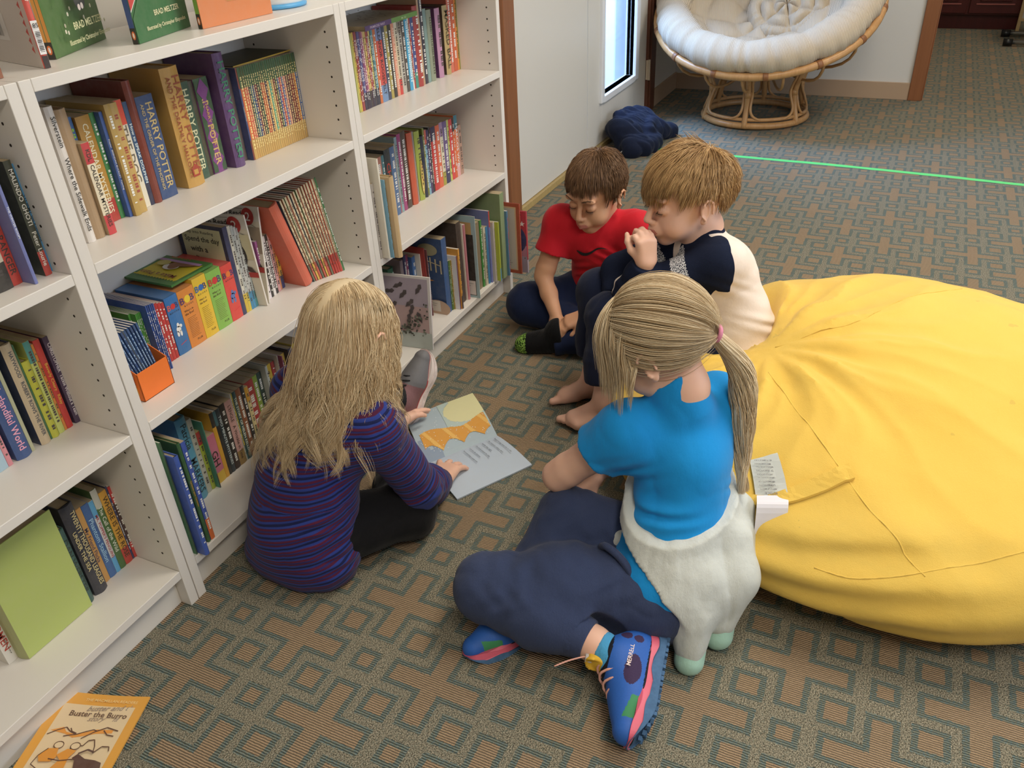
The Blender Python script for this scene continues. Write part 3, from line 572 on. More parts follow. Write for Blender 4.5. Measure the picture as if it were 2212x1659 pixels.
('M3','book',0.5495,0.0133,0.124,0.195,0.15,0,'3a3a5c',None,None,None,0,2,None,'111111',"slate blue paperback on the middle bookcase's bottom shelf"),
('M3','book',0.5628,0.02,0.124,0.2,0.15,0,'c8b040',None,None,None,0,2,None,'111111',"mustard paperback half hidden by hair on the middle bookcase's bottom shelf"),
('M3','book',0.5828,0.03,0.124,0.19,0.15,0,'6a4038',None,None,None,0,2,None,'111111',"brown paperback half hidden by hair on the middle bookcase's bottom shelf"),
('L1','book',-0.15,0.03,0.065,0.2,0.16,0,'2a2624',None,None,None,0,2,None,'111111',"black paperback at the picture edge on the left bookcase's upper shelf"),
('L1','book',-0.12,0.03,0.05,0.2,0.16,0,'c8bfa8',None,'221e1c',None,0,2,None,'111111',"cream paperback with black base on the left bookcase's upper shelf"),
('L1','book',-0.09,0.018,0.053,0.19,0.16,0,'c03428',None,None,None,0,0,'REVOLVING RANGER','3a2a26',"red paperback with pale title on the left bookcase's upper shelf"),
('L1','book',-0.072,0.006,0.024,0.2,0.16,0,'6a74b0',None,None,None,0,0,'THE WINTER ROOM','e8ecf4',"lavender blue paperback titled The Winter Room on the left bookcase's upper shelf"),
('L1','book',-0.043,0.013,0.036,0.1868,0.16,0,'2c3220',None,'b03028',None,0,0,'MALINDO GHOTI   Peter Lourie','e0dcd0',"dark leafy patterned paperback on the left bookcase's upper shelf"),
('L1','book',-0.03,0.011,0.045,0.1778,0.14,0,'3a8cc4',None,None,None,0,0,'STORMY Jim Kjelgaard','10304a',"blue paperback titled Stormy on the left bookcase's upper shelf"),
('L2','book',-0.2041,0.03,0.13,0.2,0.16,0,'a8c4d4',None,None,None,0,2,None,'111111',"pale blue paperback at the picture edge on the left bookcase's middle shelf"),
('L2','book',-0.1741,0.0093,0.13,0.2,0.16,0,'d88a94',None,None,None,0,2,None,'111111',"pink paperback on the left bookcase's middle shelf"),
('L2','book',-0.1572,0.03,0.13,0.2,0.17,0,'2a4f8a','d0a040',None,None,1,0,'Wonderlandiful World','f0a8c0',"thick blue hardback titled Wonderlandiful World on the left bookcase's middle shelf"),
('L2','book',-0.1272,0.0068,0.13,0.205,0.16,0,'b8b894',None,None,None,0,0,None,'111111',"thin pale green worn book on the left bookcase's middle shelf"),
('L2','book',-0.1074,0.0202,0.13,0.2051,0.16,0,'cdb898',None,None,'1c2f5a',1,0,'HAYWOOD   ROBERT ROWS THE RIVER','3a4450',"cream hardback titled Robert Rows the River on the left bookcase's middle shelf"),
('L2','book',-0.0872,0.0035,0.13,0.1971,0.16,0,'2f6a44',None,None,None,0,0,None,'111111',"thin dark green paperback on the left bookcase's middle shelf"),
('L2','book',-0.0837,0.0149,0.13,0.1604,0.16,0,'c4c43c',None,None,None,1,3,None,'111111',"lime yellow thin hardback on the left bookcase's middle shelf"),
('L2','book',-0.0688,0.0127,0.13,0.1916,0.16,0,'c8d070','4a9a94',None,None,0,4,None,'111111',"white and lime paperback on the left bookcase's middle shelf"),
('L2','book',-0.0561,0.0053,0.13,0.1814,0.16,0,'d88434',None,None,None,0,2,None,'111111',"orange paperback on the left bookcase's middle shelf"),
('L2','book',-0.0508,0.0128,0.13,0.1859,0.16,0,'c82c2c',None,None,None,0,0,'Beverly Cleary   Ribsy','f0c050',"red paperback with yellow name tag on the left bookcase's middle shelf"),
('L2','book',-0.0326,0.0153,0.13,0.1828,0.16,0,'3a2450',None,None,None,0,0,'CHRISTOPHER  Tackle Without a Team','f0ecf4',"dark purple paperback titled Tackle Without a Team on the left bookcase's middle shelf"),
('L3','book',-0.315,0.0035,0.12,0.21,0.16,0,'b83c28',None,None,None,1,0,None,'111111',"orange red book at the picture edge on the left bookcase's bottom shelf"),
('L3','book',-0.3263,0.0213,0.12,0.21,0.16,0,'e4ded4',None,None,None,0,0,'LITTLE WOMEN','b83020',"white book with red lettering on the left bookcase's bottom shelf"),
('L3','book',-0.165,0.02,0.107,0.1868,0.16,0,'2f5a54',None,None,None,1,0,'DAN WEBSTER','1c3430',"old green cloth book with faded title on the left bookcase's bottom shelf"),
('L3','book',-0.14,0.03,0.109,0.2227,0.16,0,'1f2436',None,None,None,1,0,'TWENTY THOUSAND LEAGUES|UNDER THE SEA','d8c890',"thick black hardback titled Twenty Thousand Leagues Under the Sea on the left bookcase's bottom shelf"),
('L3','book',-0.11,0.0173,0.12,0.1906,0.16,0,'d09a50',None,None,None,0,0,'My Friend Flicka','3a3a58',"tan orange paperback with dark slanting title on the left bookcase's bottom shelf"),
('L3','book',-0.0927,0.0167,0.12,0.1892,0.16,0,'2f5f9c',None,'3a68a4',None,0,0,'Phantom Stallion','a8d0e8',"blue paperback with pale script title on the left bookcase's bottom shelf"),
('L3','book',-0.076,0.0109,0.12,0.1867,0.16,0,'d8d8d8','58a8d8','58a8d8',None,0,0,"MR. POPPER'S PENGUINS",'b02430',"white paperback with bold red title on the left bookcase's bottom shelf"),
('L3','book',-0.0651,0.0144,0.12,0.2057,0.16,0,'3f6a30','c8c8bc',None,None,0,0,'The Call of the Wild','e4e8d8',"green paperback titled The Call of the Wild on the left bookcase's bottom shelf"),
('L3','book',-0.0507,0.0177,0.12,0.1895,0.16,0,'d8a034',None,'c03830',None,0,0,'WHERE IS THE ROSE','3a2a10',"yellow paperback with dark title on the left bookcase's bottom shelf"),
('L3','book',-0.033,0.0043,0.12,0.1933,0.16,0,'2a3468',None,None,None,0,3,None,'111111',"thin navy paperback on the left bookcase's bottom shelf"),
('L3','book',-0.0287,0.0081,0.12,0.1889,0.16,0,'3a1a22','c02830','c03030',None,0,3,None,'111111',"narrow maroon black paperback with red heart on the left bookcase's bottom shelf"),
('R1','book',1.013,0.0066,0.137,0.1946,0.15,0,'b8b860',None,None,None,0,0,None,'111111',"very thin lime booklet on the right bookcase's upper shelf"),
('R1','book',1.02,0.0066,0.137,0.1958,0.14,0,'d8b850',None,None,None,0,3,None,'111111',"thin yellow series book on the right bookcase's upper shelf"),
('R1','book',1.027,0.0066,0.137,0.1957,0.14,0,'8a2838',None,None,None,0,3,None,'111111',"thin maroon series book on the right bookcase's upper shelf"),
('R1','book',1.033,0.0064,0.137,0.1957,0.14,0,'9a4440',None,None,None,0,3,None,'111111',"thin brick red series book on the right bookcase's upper shelf"),
('R1','book',1.04,0.0067,0.137,0.1957,0.14,0,'3f3c70',None,'28243c',None,0,3,None,'111111',"thin indigo series book on the right bookcase's upper shelf"),
('R1','book',1.046,0.0065,0.137,0.1957,0.14,0,'5a5a94',None,'28243c',None,0,3,None,'111111',"thin lavender grey series book on the right bookcase's upper shelf"),
('R1','book',1.053,0.0067,0.137,0.1956,0.14,0,'7c3a68',None,'28243c',None,0,3,None,'111111',"thin plum series book on the right bookcase's upper shelf"),
('R1','book',1.06,0.0065,0.137,0.1956,0.14,0,'a85c84',None,'28243c',None,0,3,None,'111111',"thin pink series book on the right bookcase's upper shelf"),
('R1','book',1.066,0.0068,0.137,0.1957,0.14,0,'d8b080',None,'28243c',None,0,3,None,'111111',"thin peach series book on the right bookcase's upper shelf"),
('R1','book',1.073,0.0068,0.137,0.1956,0.14,0,'d8c070',None,'28243c',None,0,3,None,'111111',"thin cream series book on the right bookcase's upper shelf"),
('R1','book',1.08,0.0066,0.137,0.1956,0.14,0,'a8443c',None,'28243c',None,0,3,None,'111111',"thin rust series book on the right bookcase's upper shelf"),
('R1','book',1.086,0.0069,0.137,0.1956,0.14,0,'8a3034',None,'28243c',None,0,3,None,'111111',"thin wine red series book on the right bookcase's upper shelf"),
('R1','book',1.093,0.0067,0.137,0.1956,0.14,0,'d8c878',None,'28243c',None,0,3,None,'111111',"thin straw series book on the right bookcase's upper shelf"),
('R1','book',1.1,0.007,0.137,0.1955,0.14,0,'3a6870',None,'28243c',None,0,3,None,'111111',"thin dark teal series book on the right bookcase's upper shelf"),
('R1','book',1.107,0.0068,0.137,0.1955,0.14,0,'5a98a4',None,'28243c',None,0,3,None,'111111',"thin sea blue series book on the right bookcase's upper shelf"),
('R1','book',1.114,0.0124,0.137,0.1947,0.15,0,'c86a34',None,None,None,0,3,None,'111111',"orange spined paperback on the right bookcase's upper shelf"),
('R1','book',1.126,0.0288,0.137,0.202,0.15,0,'c84840','7888b4','6c8cb4',None,0,0,'ELEANOR ROOSEVELT','281c2c',"lavender and red paperback with dark capitals on the right bookcase's upper shelf"),
('R1','book',1.155,0.0164,0.137,0.1935,0.15,0,'2c3a58',None,None,None,0,3,None,'111111',"dark blue thin paperback on the right bookcase's upper shelf"),
('R1','book',1.171,0.0146,0.137,0.1925,0.15,0,'a8984c',None,None,None,0,3,None,'111111',"olive yellow paperback on the right bookcase's upper shelf"),
('R1','book',1.186,0.0168,0.137,0.1934,0.15,0,'26221e',None,None,None,0,5,None,'f0f0e8',"black paperback with white squares on the right bookcase's upper shelf"),
('R1','book',1.203,0.015,0.137,0.1927,0.15,0,'dc9478',None,None,None,0,0,'ATTACK OF THE NIGHT VALLEY','f4d8c4',"salmon paperback with pale lettering on the right bookcase's upper shelf"),
('R1','book',1.218,0.0151,0.137,0.194,0.15,0,'d8c8a8','d8d0b8','c83834',None,0,4,None,'111111',"cream paperback with red band on the right bookcase's upper shelf"),
('R1','book',1.233,0.0211,0.137,0.2069,0.15,0,'b8b4a8','8a8478',None,None,0,4,None,'111111',"grey and white paperback on the right bookcase's upper shelf"),
('R1','book',1.254,0.0175,0.137,0.2061,0.15,0,'443c38',None,None,None,0,3,None,'111111',"dark paperback with photo spine on the right bookcase's upper shelf"),
('R1','book',1.272,0.0177,0.137,0.2044,0.15,0,'38a0cc',None,None,None,0,5,None,'e0f4f8',"sky blue paperback with white letters on the right bookcase's upper shelf"),
('R1','book',1.289,0.0074,0.137,0.1973,0.15,0,'e8e2d8',None,None,None,0,2,None,'111111',"thin white paperback on the right bookcase's upper shelf"),
('R1','book',1.297,0.0069,0.137,0.194,0.15,0,'b03a34',None,None,None,0,2,None,'111111',"thin red paperback by the blue one on the right bookcase's upper shelf"),
('R1','book',1.304,0.0168,0.137,0.1944,0.15,0,'2f4a88',None,'2f8a78',None,0,3,None,'111111',"royal blue paperback with teal base on the right bookcase's upper shelf"),
('R1','book',1.32,0.0278,0.137,0.2166,0.15,0,'a42c28',None,None,None,1,3,None,'111111',"tall red hardback on the right bookcase's upper shelf"),
('R1','book',1.348,0.0098,0.137,0.25,0.15,0,'b89878',None,None,None,0,0,None,'111111',"thin tan hardback on the right bookcase's upper shelf"),
('R1','book',1.358,0.0182,0.137,0.258,0.15,0,'1f1c34',None,None,None,0,2,None,'111111',"tall navy black book on the right bookcase's upper shelf"),
('R1','book',1.376,0.0184,0.137,0.2017,0.15,0,'7c9894',None,None,None,0,0,None,'111111',"grey teal book on the right bookcase's upper shelf"),
('R1','book',1.395,0.0274,0.137,0.1964,0.15,0,'8a927a',None,None,None,1,4,None,'4a5040',"grey green book with worn top on the right bookcase's upper shelf"),
('R1','book',1.443,0.03,0.137,0.194,0.15,0,'b884a4',None,None,'5a2464',1,3,None,'111111',"pink and purple peeling paperback on the right bookcase's upper shelf"),
('R1','book',1.489,0.03,0.137,0.1955,0.15,0,'b49c64',None,None,'4a3828',1,0,'MASKED BALL','30281c',"khaki hardback with bulky black lettering on the right bookcase's upper shelf"),
('R1','book',1.519,0.0201,0.137,0.25,0.15,0,'cc6a54',None,None,None,0,4,None,'111111',"coral paperback with cream letters on the right bookcase's upper shelf"),
('R1','book',1.54,0.024,0.137,0.25,0.15,0,'c85a34',None,None,None,0,2,None,'111111',"red orange paperback with white tag on the right bookcase's upper shelf"),
('R1','book',1.563,0.0115,0.137,0.25,0.15,0,'e08c34',None,None,None,0,2,None,'111111',"bright orange thin paperback on the right bookcase's upper shelf"),
('R1','book',1.575,0.0208,0.137,0.255,0.15,0,'8c8a24',None,None,None,0,1,None,'111111',"olive green tall paperback on the right bookcase's upper shelf"),
('R1','book',1.596,0.0092,0.137,0.22,0.15,0,'3a2844',None,None,None,0,0,None,'111111',"thin purple black booklet on the right bookcase's upper shelf"),
('R2','book',0.8222,0.0118,0,0.2,0.2,0,'a8a098',None,None,None,0,1,None,'111111',"grey book pushed against the left panel on the right bookcase's middle shelf"),
('R2','book',0.833,0.007,-0.019,0.262,0.2,0,'e2dccc','e6e0d0',None,None,1,0,None,'111111',"white book with small green tree pictures on the right bookcase's middle shelf"),
('R2','book',0.84,0.0035,-0.029,0.2087,0.2,0,'78b0cc',None,None,None,0,1,None,'111111',"light blue book with parrot artwork on the right bookcase's middle shelf"),
('R2','book',0.844,0.019,-0.042,0.2142,0.18,0,'c8ac80',None,None,None,1,0,None,'111111',"tan cloth book with red stamp on the right bookcase's middle shelf"),
('R2','book',1.038,0.03,0.13,0.19,0.13,0,'b87868',None,None,None,0,2,None,'111111',"faded red paperback on the right bookcase's middle shelf"),
('R2','book',1.068,0.0143,0.13,0.19,0.13,0,'3a7a84',None,None,None,0,2,None,'111111',"thin teal paperback on the right bookcase's middle shelf"),
('R2','book',1.084,0.03,0.13,0.2,0.13,0,'1f2c34',None,None,None,0,0,'CHARLIE','c83a30',"black paperback with red title on the right bookcase's middle shelf"),
('R2','book',1.114,0.0245,0.13,0.2,0.13,0,'4a6c98',None,None,None,0,2,None,'111111',"blue grey paperback on the right bookcase's middle shelf"),
('R2','book',1.138,0.004,0.13,0.205,0.13,0,'d8c4a0',None,'c85a4c',None,0,4,None,'111111',"cream paperback with red base on the right bookcase's middle shelf"),
('R2','book',1.142,0.0145,0.13,0.2207,0.13,0,'8aa4ac',None,None,None,0,4,None,'111111',"blue grey thin paperback on the right bookcase's middle shelf"),
('R2','book',1.157,0.0187,0.13,0.2249,0.13,0,'a03a78',None,None,None,0,4,None,'111111',"magenta thin paperback on the right bookcase's middle shelf"),
('R2','book',1.175,0.0271,0.13,0.2262,0.2,0,'4a3c38',None,None,'3a4a74',0,6,None,'111111',"tall spiral bound book with blue cover on the right bookcase's middle shelf"),
('R2','book',1.208,0.03,0.13,0.2146,0.15,0,'cc5a3c',None,None,None,1,0,None,'111111',"orange red hardback with dull spine on the right bookcase's middle shelf"),
('R2','book',1.238,0.0087,0.13,0.2117,0.15,0,'9a908c',None,None,None,0,0,None,'111111',"thin grey book on the right bookcase's middle shelf"),
('R2','book',1.249,0.03,0.13,0.2087,0.15,0,'a8b84c',None,None,None,1,3,None,'111111',"lime hardback with yellow picture oval on the right bookcase's middle shelf"),
('R2','book',1.279,0.0181,0.13,0.1876,0.15,0,'1c2844',None,None,None,1,0,None,'111111',"dark navy hardback on the right bookcase's middle shelf"),
('R2','book',1.297,0.0099,0.13,0.207,0.15,0,'7c8438',None,None,None,0,3,None,'111111',"olive paperback on the right bookcase's middle shelf"),
('R2','book',1.307,0.0117,0.13,0.1985,0.15,0,'88b8d0','d86a58',None,None,0,3,None,'111111',"pale blue paperback with coral top on the right bookcase's middle shelf"),
('R2','book',1.318,0.0135,0.13,0.195,0.15,0,'3c2c60',None,None,None,0,3,None,'111111',"indigo paperback with white letters on the right bookcase's middle shelf"),
('R2','book',1.332,0.0098,0.13,0.2008,0.15,0,'221e24',None,None,None,0,4,None,'111111',"black thin paperback on the right bookcase's middle shelf"),
('R2','book',1.343,0.03,0.13,0.1969,0.15,0,'c83030','2a244c',None,None,0,4,None,'111111',"bright red paperback with navy top on the right bookcase's middle shelf"),
('R2','book',1.373,0.0244,0.13,0.1942,0.15,0,'dc6440',None,None,None,0,3,None,'111111',"orange coral paperback on the right bookcase's middle shelf"),
('R2','book',1.398,0.0201,0.13,0.197,0.15,0,'dcd4b8','a888a8','a8a040',None,0,3,None,'111111',"white paperback with olive base on the right bookcase's middle shelf"),
('R2','book',1.418,0.0272,0.13,0.1947,0.15,0,'6a5488',None,'28285c',None,0,3,None,'111111',"purple paperback with navy base on the right bookcase's middle shelf"),
('R2','book',1.445,0.0127,0.13,0.1943,0.15,0,'c8cc6c',None,None,None,0,2,None,'111111',"yellow green thin paperback on the right bookcase's middle shelf"),
('R2','book',1.458,0.0211,0.13,0.192,0.15,0,'d83c40',None,None,None,0,3,None,'111111',"red pink paperback on the right bookcase's middle shelf"),
('R2','book',1.479,0.0129,0.13,0.1917,0.15,0,'dc6430','30201c',None,None,0,3,None,'111111',"deep orange paperback on the right bookcase's middle shelf"),
('R2','book',1.492,0.0218,0.13,0.1964,0.15,0,'e8743c','2f7c8c','e8b0b0',None,0,0,'MARCOS VIVA','f0f4f0',"rainbow paperback from teal to orange on the right bookcase's middle shelf"),
('R2','book',1.514,0.0218,0.13,0.16,0.15,0,'b48c78',None,None,None,0,2,None,'111111',"small brown speckled booklet on the right bookcase's middle shelf"),
('R3','book',1.059,0.03,0.154,0.19,0.2,0,'2a6a4c',None,None,None,1,0,'SINGING WINDS','e4ecd8',"green hardback with yellow butterfly on the right bookcase's bottom shelf"),
('R3','book',1.089,0.016,0.127,0.21,0.2,0,'8c7c84',None,None,None,1,0,None,'111111',"wide mauve grey hardback on the right bookcase's bottom shelf"),
('R3','book',1.105,0.014,0.124,0.22,0.2,0,'2a2c5c',None,None,None,0,2,None,'111111',"thin dark blue book on the right bookcase's bottom shelf"),
('R3','book',1.119,0.015,0.126,0.215,0.2,0,'8a2c5c',None,None,None,0,2,None,'111111',"thin crimson purple book on the right bookcase's bottom shelf"),
('R3','book',1.134,0.019,0.113,0.205,0.2,0,'2c64a4',None,None,None,0,2,None,'111111',"bright blue book on the right bookcase's bottom shelf"),
('R3','book',1.153,0.005,0.096,0.21,0.2,0,'e2dcd4',None,None,None,0,0,'CLAIRE','50505c',"white book with grey capital lettering on the right bookcase's bottom shelf"),
('R3','book',1.158,0.0035,0.082,0.23,0.2,0,'a42c28',None,None,None,1,0,None,'111111',"plain red hardback on the right bookcase's bottom shelf"),
('R3','book',1.161,0.0035,0.074,0.225,0.2,0,'6a2c38',None,None,None,0,4,None,'111111',"red book with pink striped spine on the right bookcase's bottom shelf"),
('R3','book',1.178,0.03,0.099,0.1514,0.2,0,'b4c4a4',None,None,None,0,0,'THE THOUSAND YARD LION','3a4a34',"pale green slim book on the right bookcase's bottom shelf"),
('R3','book',1.186,0.03,0.035,0.2521,0.22,0,'2c5488',None,None,None,0,0,None,'111111',"large dark blue picture book with orange duck cover on the right bookcase's bottom shelf"),
('R3','book',1.216,0.005,0.034,0.17,0.2,0,'3f6428',None,None,None,0,1,None,'111111',"narrow dark green book on the right bookcase's bottom shelf"),
('R3','book',1.221,0.004,0.032,0.17,0.2,0,'6a8a34',None,None,None,0,1,None,'111111',"narrow leaf green book on the right bookcase's bottom shelf"),
('R3','book',1.225,0.004,0.029,0.17,0.2,0,'a88c3c',None,None,None,0,1,None,'111111',"narrow golden green book on the right bookcase's bottom shelf"),
('R3','book',1.229,0.006,0.012,0.1839,0.2,0,'5c2458',None,None,'e4e0e4',0,0,None,'111111',"dark purple book with white curved edge on the right bookcase's bottom shelf"),
('R3','book',1.235,0.009,0.007,0.2053,0.2,0,'dc9a34',None,'302430',None,0,3,None,'111111',"orange yellow spined book on the right bookcase's bottom shelf"),
('R3','book',1.269,0.03,0.027,0.2739,0.2,0,'3a2c28',None,None,None,0,0,None,'111111',"dark brown picture book on the right bookcase's bottom shelf"),
('R3','book',1.299,0.0035,0.022,0.2627,0.2,0,'e0d8cc',None,None,None,0,0,None,'111111',"white picture book spine on the right bookcase's bottom shelf"),
('R3','book',1.302,0.0105,0.018,0.2588,0.2,0,'c47c88',None,None,None,0,0,None,'111111',"dusty rose picture book on the right bookcase's bottom shelf"),
('R3','book',1.324,0.0035,-0.011,0.2819,0.22,0,'a8c4cc',None,None,'1a1a1c',0,0,None,'111111',"pale blue picture book with black and tan cover on the right bookcase's bottom shelf"),
('R3','book',1.376,0.03,0.019,0.234,0.2,0,'8a7a60',None,None,None,0,0,None,'111111',"thin brown picture book on the right bookcase's bottom shelf"),
('R3','book',1.406,0.013,0.016,0.2353,0.2,0,'2f8a34',None,None,None,0,1,None,'111111',"bright green picture book on the right bookcase's bottom shelf"),
('R3','book',1.419,0.016,0.012,0.2059,0.2,0,'ccc4ac',None,None,None,0,4,None,'111111',"cream picture book with script lettering on the right bookcase's bottom shelf"),
('R3','book',1.435,0.013,0.01,0.2038,0.2,0,'2f80b0',None,None,None,0,0,None,'111111',"thin cobalt picture book on the right bookcase's bottom shelf"),
('R3','book',1.448,0.008,0.004,0.2541,0.2,0,'7c84c0','c03a2c',None,None,0,0,None,'111111',"lavender picture book with red top on the right bookcase's bottom shelf"),
('R3','book',1.456,0.012,-0.006,0.2128,0.2,0,'c4bcb4',None,None,None,0,6,None,'a8a09a',"grey brick patterned picture book on the right bookcase's bottom shelf"),
('R3','book',1.468,0.007,-0.019,0.2118,0.2,0,'b4c034',None,'5ca8cc',None,0,0,None,'111111',"lime picture book with blue base on the right bookcase's bottom shelf"),
('R3','book',1.488,0.03,-0.02,0.3,0.25,0,'84986c',None,None,None,0,0,None,'111111',"very tall sage green picture book on the right bookcase's bottom shelf"),
('R3','book',1.518,0.009,-0.028,0.2328,0.25,0,'4a7ca0',None,None,None,0,6,None,'d04838',"blue and red patterned picture book on the right bookcase's bottom shelf"),
]
# ================================================================= books
def book_mat(name, rough, spec):
    b = NB(name, rough, spec); a = b.n('ShaderNodeAttribute', attribute_name='Col'); f = b.noise(60, 3, .6, b.obj())
    b.set('Base Color', b.mix(b.math('MULTIPLY', f, .16), a.outputs[0], (.55, .5, .42))); b.bump(f, .03, .001); return b.m
M_COVER = book_mat('printed_book_cover', .42, .45)
M_PRINT = book_mat('printed_ink', .5, .3)
pgm = NB('paper_page_edges', .85, .2); _q = pgm.xyz(pgm.obj()); _w = pgm.math('SINE', pgm.math('MULTIPLY', _q[0], 5200)); _n = pgm.noise(30, 3, .5, pgm.obj())
pgm.set('Base Color', pgm.mix(pgm.math('ADD', pgm.math('MULTIPLY', _w, .18), pgm.math('MULTIPLY', _n, .5)), C('9d8a6c'), C('dccdb0'))); M_PAGES = pgm.m
pgw = NB('white_page_edges', .8, .2); _q = pgw.xyz(pgw.obj()); _w = pgw.math('SINE', pgw.math('MULTIPLY', _q[0], 5200))
pgw.set('Base Color', pgw.mix(pgw.math('ADD', pgw.math('MULTIPLY', _w, .3), .5), C('b5ada0'), C('e6e0d6'))); M_PAGESW = pgw.m
_tc = {}
def text_mesh(txt, size=1.0, shear=0, align='LEFT'):
    key = (txt, shear, align)
    if key not in _tc:
        cu = bpy.data.curves.new('t', 'FONT'); cu.body = txt; cu.size = 1; cu.shear = shear; cu.align_x = align; cu.resolution_u = 2; cu.offset = .012
        o = bpy.data.objects.new('t', cu); COL.objects.link(o)
        bpy.context.view_layer.update()
        me = bpy.data.meshes.new_from_object(o.evaluated_get(bpy.context.evaluated_depsgraph_get()))
        v = np.array([x.co[:2] for x in me.vertices]) if len(me.vertices) else np.zeros((1, 2)); f = [tuple(p.vertices) for p in me.polygons]
        bpy.data.objects.remove(o); bpy.data.curves.remove(cu); bpy.data.meshes.remove(me)
        _tc[key] = (v, f)
    return _tc[key]
def put_text(txt, origin, ux, uy, width, height, col, parent, name='printed_title', shear=0, align='fit', material=None):
    """lettering laid flat on a surface: origin lower left, ux reading direction, uy up"""
    v, f = text_mesh(txt, shear=shear); 
    mn, mx = v.min(0), v.max(0); w, h = max(1e-6, mx[0]-mn[0]), max(1e-6, mx[1]-mn[1])
    s = min(width/w, height/h) if align == 'fit' else height/h
    sx = s*min(1.25, width/(w*s)) if align == 'fit' else s
    O = Vector(origin); X = Vector(ux).normalized(); Y = Vector(uy).normalized(); offx = (width-w*sx)/2
    P = [O + X*((a-mn[0])*sx+offx) + Y*((b_-mn[1])*s+(height-h*s)/2) for a, b_ in v]
    return mobj(name, P, f, material or M_PRINT, parent, cols=[C(col)]*len(f))
GRP = {'M1': 'books on the middle bookcase upper shelf', 'M2a': 'readers on the middle bookcase middle shelf', 'M2b': 'readers on the middle bookcase middle shelf', 'M2c': 'picture books on the middle bookcase middle shelf', 'M3': 'books on the middle bookcase bottom shelf', 'L1': 'books on the left bookcase upper shelf', 'L2': 'books on the left bookcase middle shelf', 'L3': 'books on the left bookcase bottom shelf', 'R1': 'books on the right bookcase upper shelf', 'R2': 'books on the right bookcase middle shelf', 'R3': 'picture books on the right bookcase bottom shelf'}
SHZ = {'1': ZS[0], '2': ZS[1], '3': ZS[2]}
def make_book(nm, loc, w, h, d, c, c2=None, c3=None, b2=None, hard=0, ns=0, title=None, tc='111111', label=None, group=None, lean=0, rz=0, rnd=None):
    rnd = rnd or random.Random(int(loc[0]*1e4)+int(h*1e5))
    t = empty(nm, loc, label=label, cat='book' if nm == 'book' else 'box', group=group)
    t.rotation_euler = (0, -lean, rz)
    c0 = C(c); cs = C(b2) if b2 else c0                       # cs: colour of the boards when unlike the spine
    bt = .0022 if hard else .0006; bt = min(bt, w*.22); ov = .003 if hard else 0.0
    b = MB(); zb = [0]; zc = []
    if c3: zb += [h*.22]; zc += [C(c3)]
    if c2: zb += [h*.78]; zc += [c0]; zb += [h]; zc += [C(c2)]
    else: zb += [h]; zc += [c0]
    if not c3 and not c2: zc = [c0]
    # rounded spine cross-section (x across, y outwards is -)
    bul = min(w*.28, .006) if hard else min(w*.12, .0015); n = 6
    prof = [(w*k/n, -bul*math.sin(PI*k/n)) for k in range(n+1)]
    for (z0, z1, cc) in zip(zb[:-1], zb[1:], zc):
        for (xa, ya), (xb, yb) in zip(prof[:-1], prof[1:]): b.quad((xa, ya, z0), (xb, yb, z0), (xb, yb, z1), (xa, ya, z1), cc)
    for z in (0, h):
        pin = [(w-bt, bt), (bt, bt)]
        vs_ = [(x, y, z) for x, y in prof] + [(x, y, z) for x, y in pin]
        b.add(vs_, [tuple(range(len(vs_)))] if z else [tuple(range(len(vs_)))[::-1]], c0)
    b.box(0, 0, 0, bt, d, h, cs); b.box(w-bt, 0, 0, w, d, h, cs); b.box(bt, .0005, 0, w-bt, bt, h, c0)
    if nm == 'book_box': b.box(bt, 0, h-.0006, w-bt, d, h, tuple(min(1, v*.9+.05) for v in c0))
    # small lettering too fine to read on the spine
    if ns and not title or ns == 9:
        k = rnd.choice((1, 2)) if w > .012 else 1; ink = C(tc) if tc != '111111' else ((.85, .85, .8) if sum(c0) < .9 else (.05, .04, .04))
        if ns == 9: ink = (.95, .8, .35)
        z = h*.9
        while z > h*.12:
            L = rnd.uniform(.002, .005) if ns not in (5,) else .004; gap = rnd.choice((.0012, .0012, .0012, .004, .012 if ns < 4 else .003))
            x0_, x1_ = w*(.5-.2), w*(.5+.2)
            yy = -bul-.0002
            b.quad((x0_, yy, z-L), (x1_, yy, z-L), (x1_, yy, z), (x0_, yy, z), ink); z -= L+gap
    b.build('cover', M_COVER, t, col=True)
    if nm == 'book' and w-2*bt > .0008:
        b = MB(); b.box(bt, bt, ov, w-bt, d-ov, h-ov); b.build('pages', M_PAGES if hard or w > .01 else M_PAGESW, t)
    if title and nm == 'book':
        lines = title.split('|'); m = w*.86/len(lines)
        for i, l in enumerate(lines):
            hh = min(m*(.9 if i == 0 else .62), w*.6); xc = w*.5 if len(lines) == 1 else (w*.66 if i == 0 else w*.26)
            top = h*.93; ln_ = h*.84
            put_text(l, (xc-hh/2, -bul-.0003, top), (0, 0, -1), (1, 0, 0), ln_, hh, tc, t)
    return t
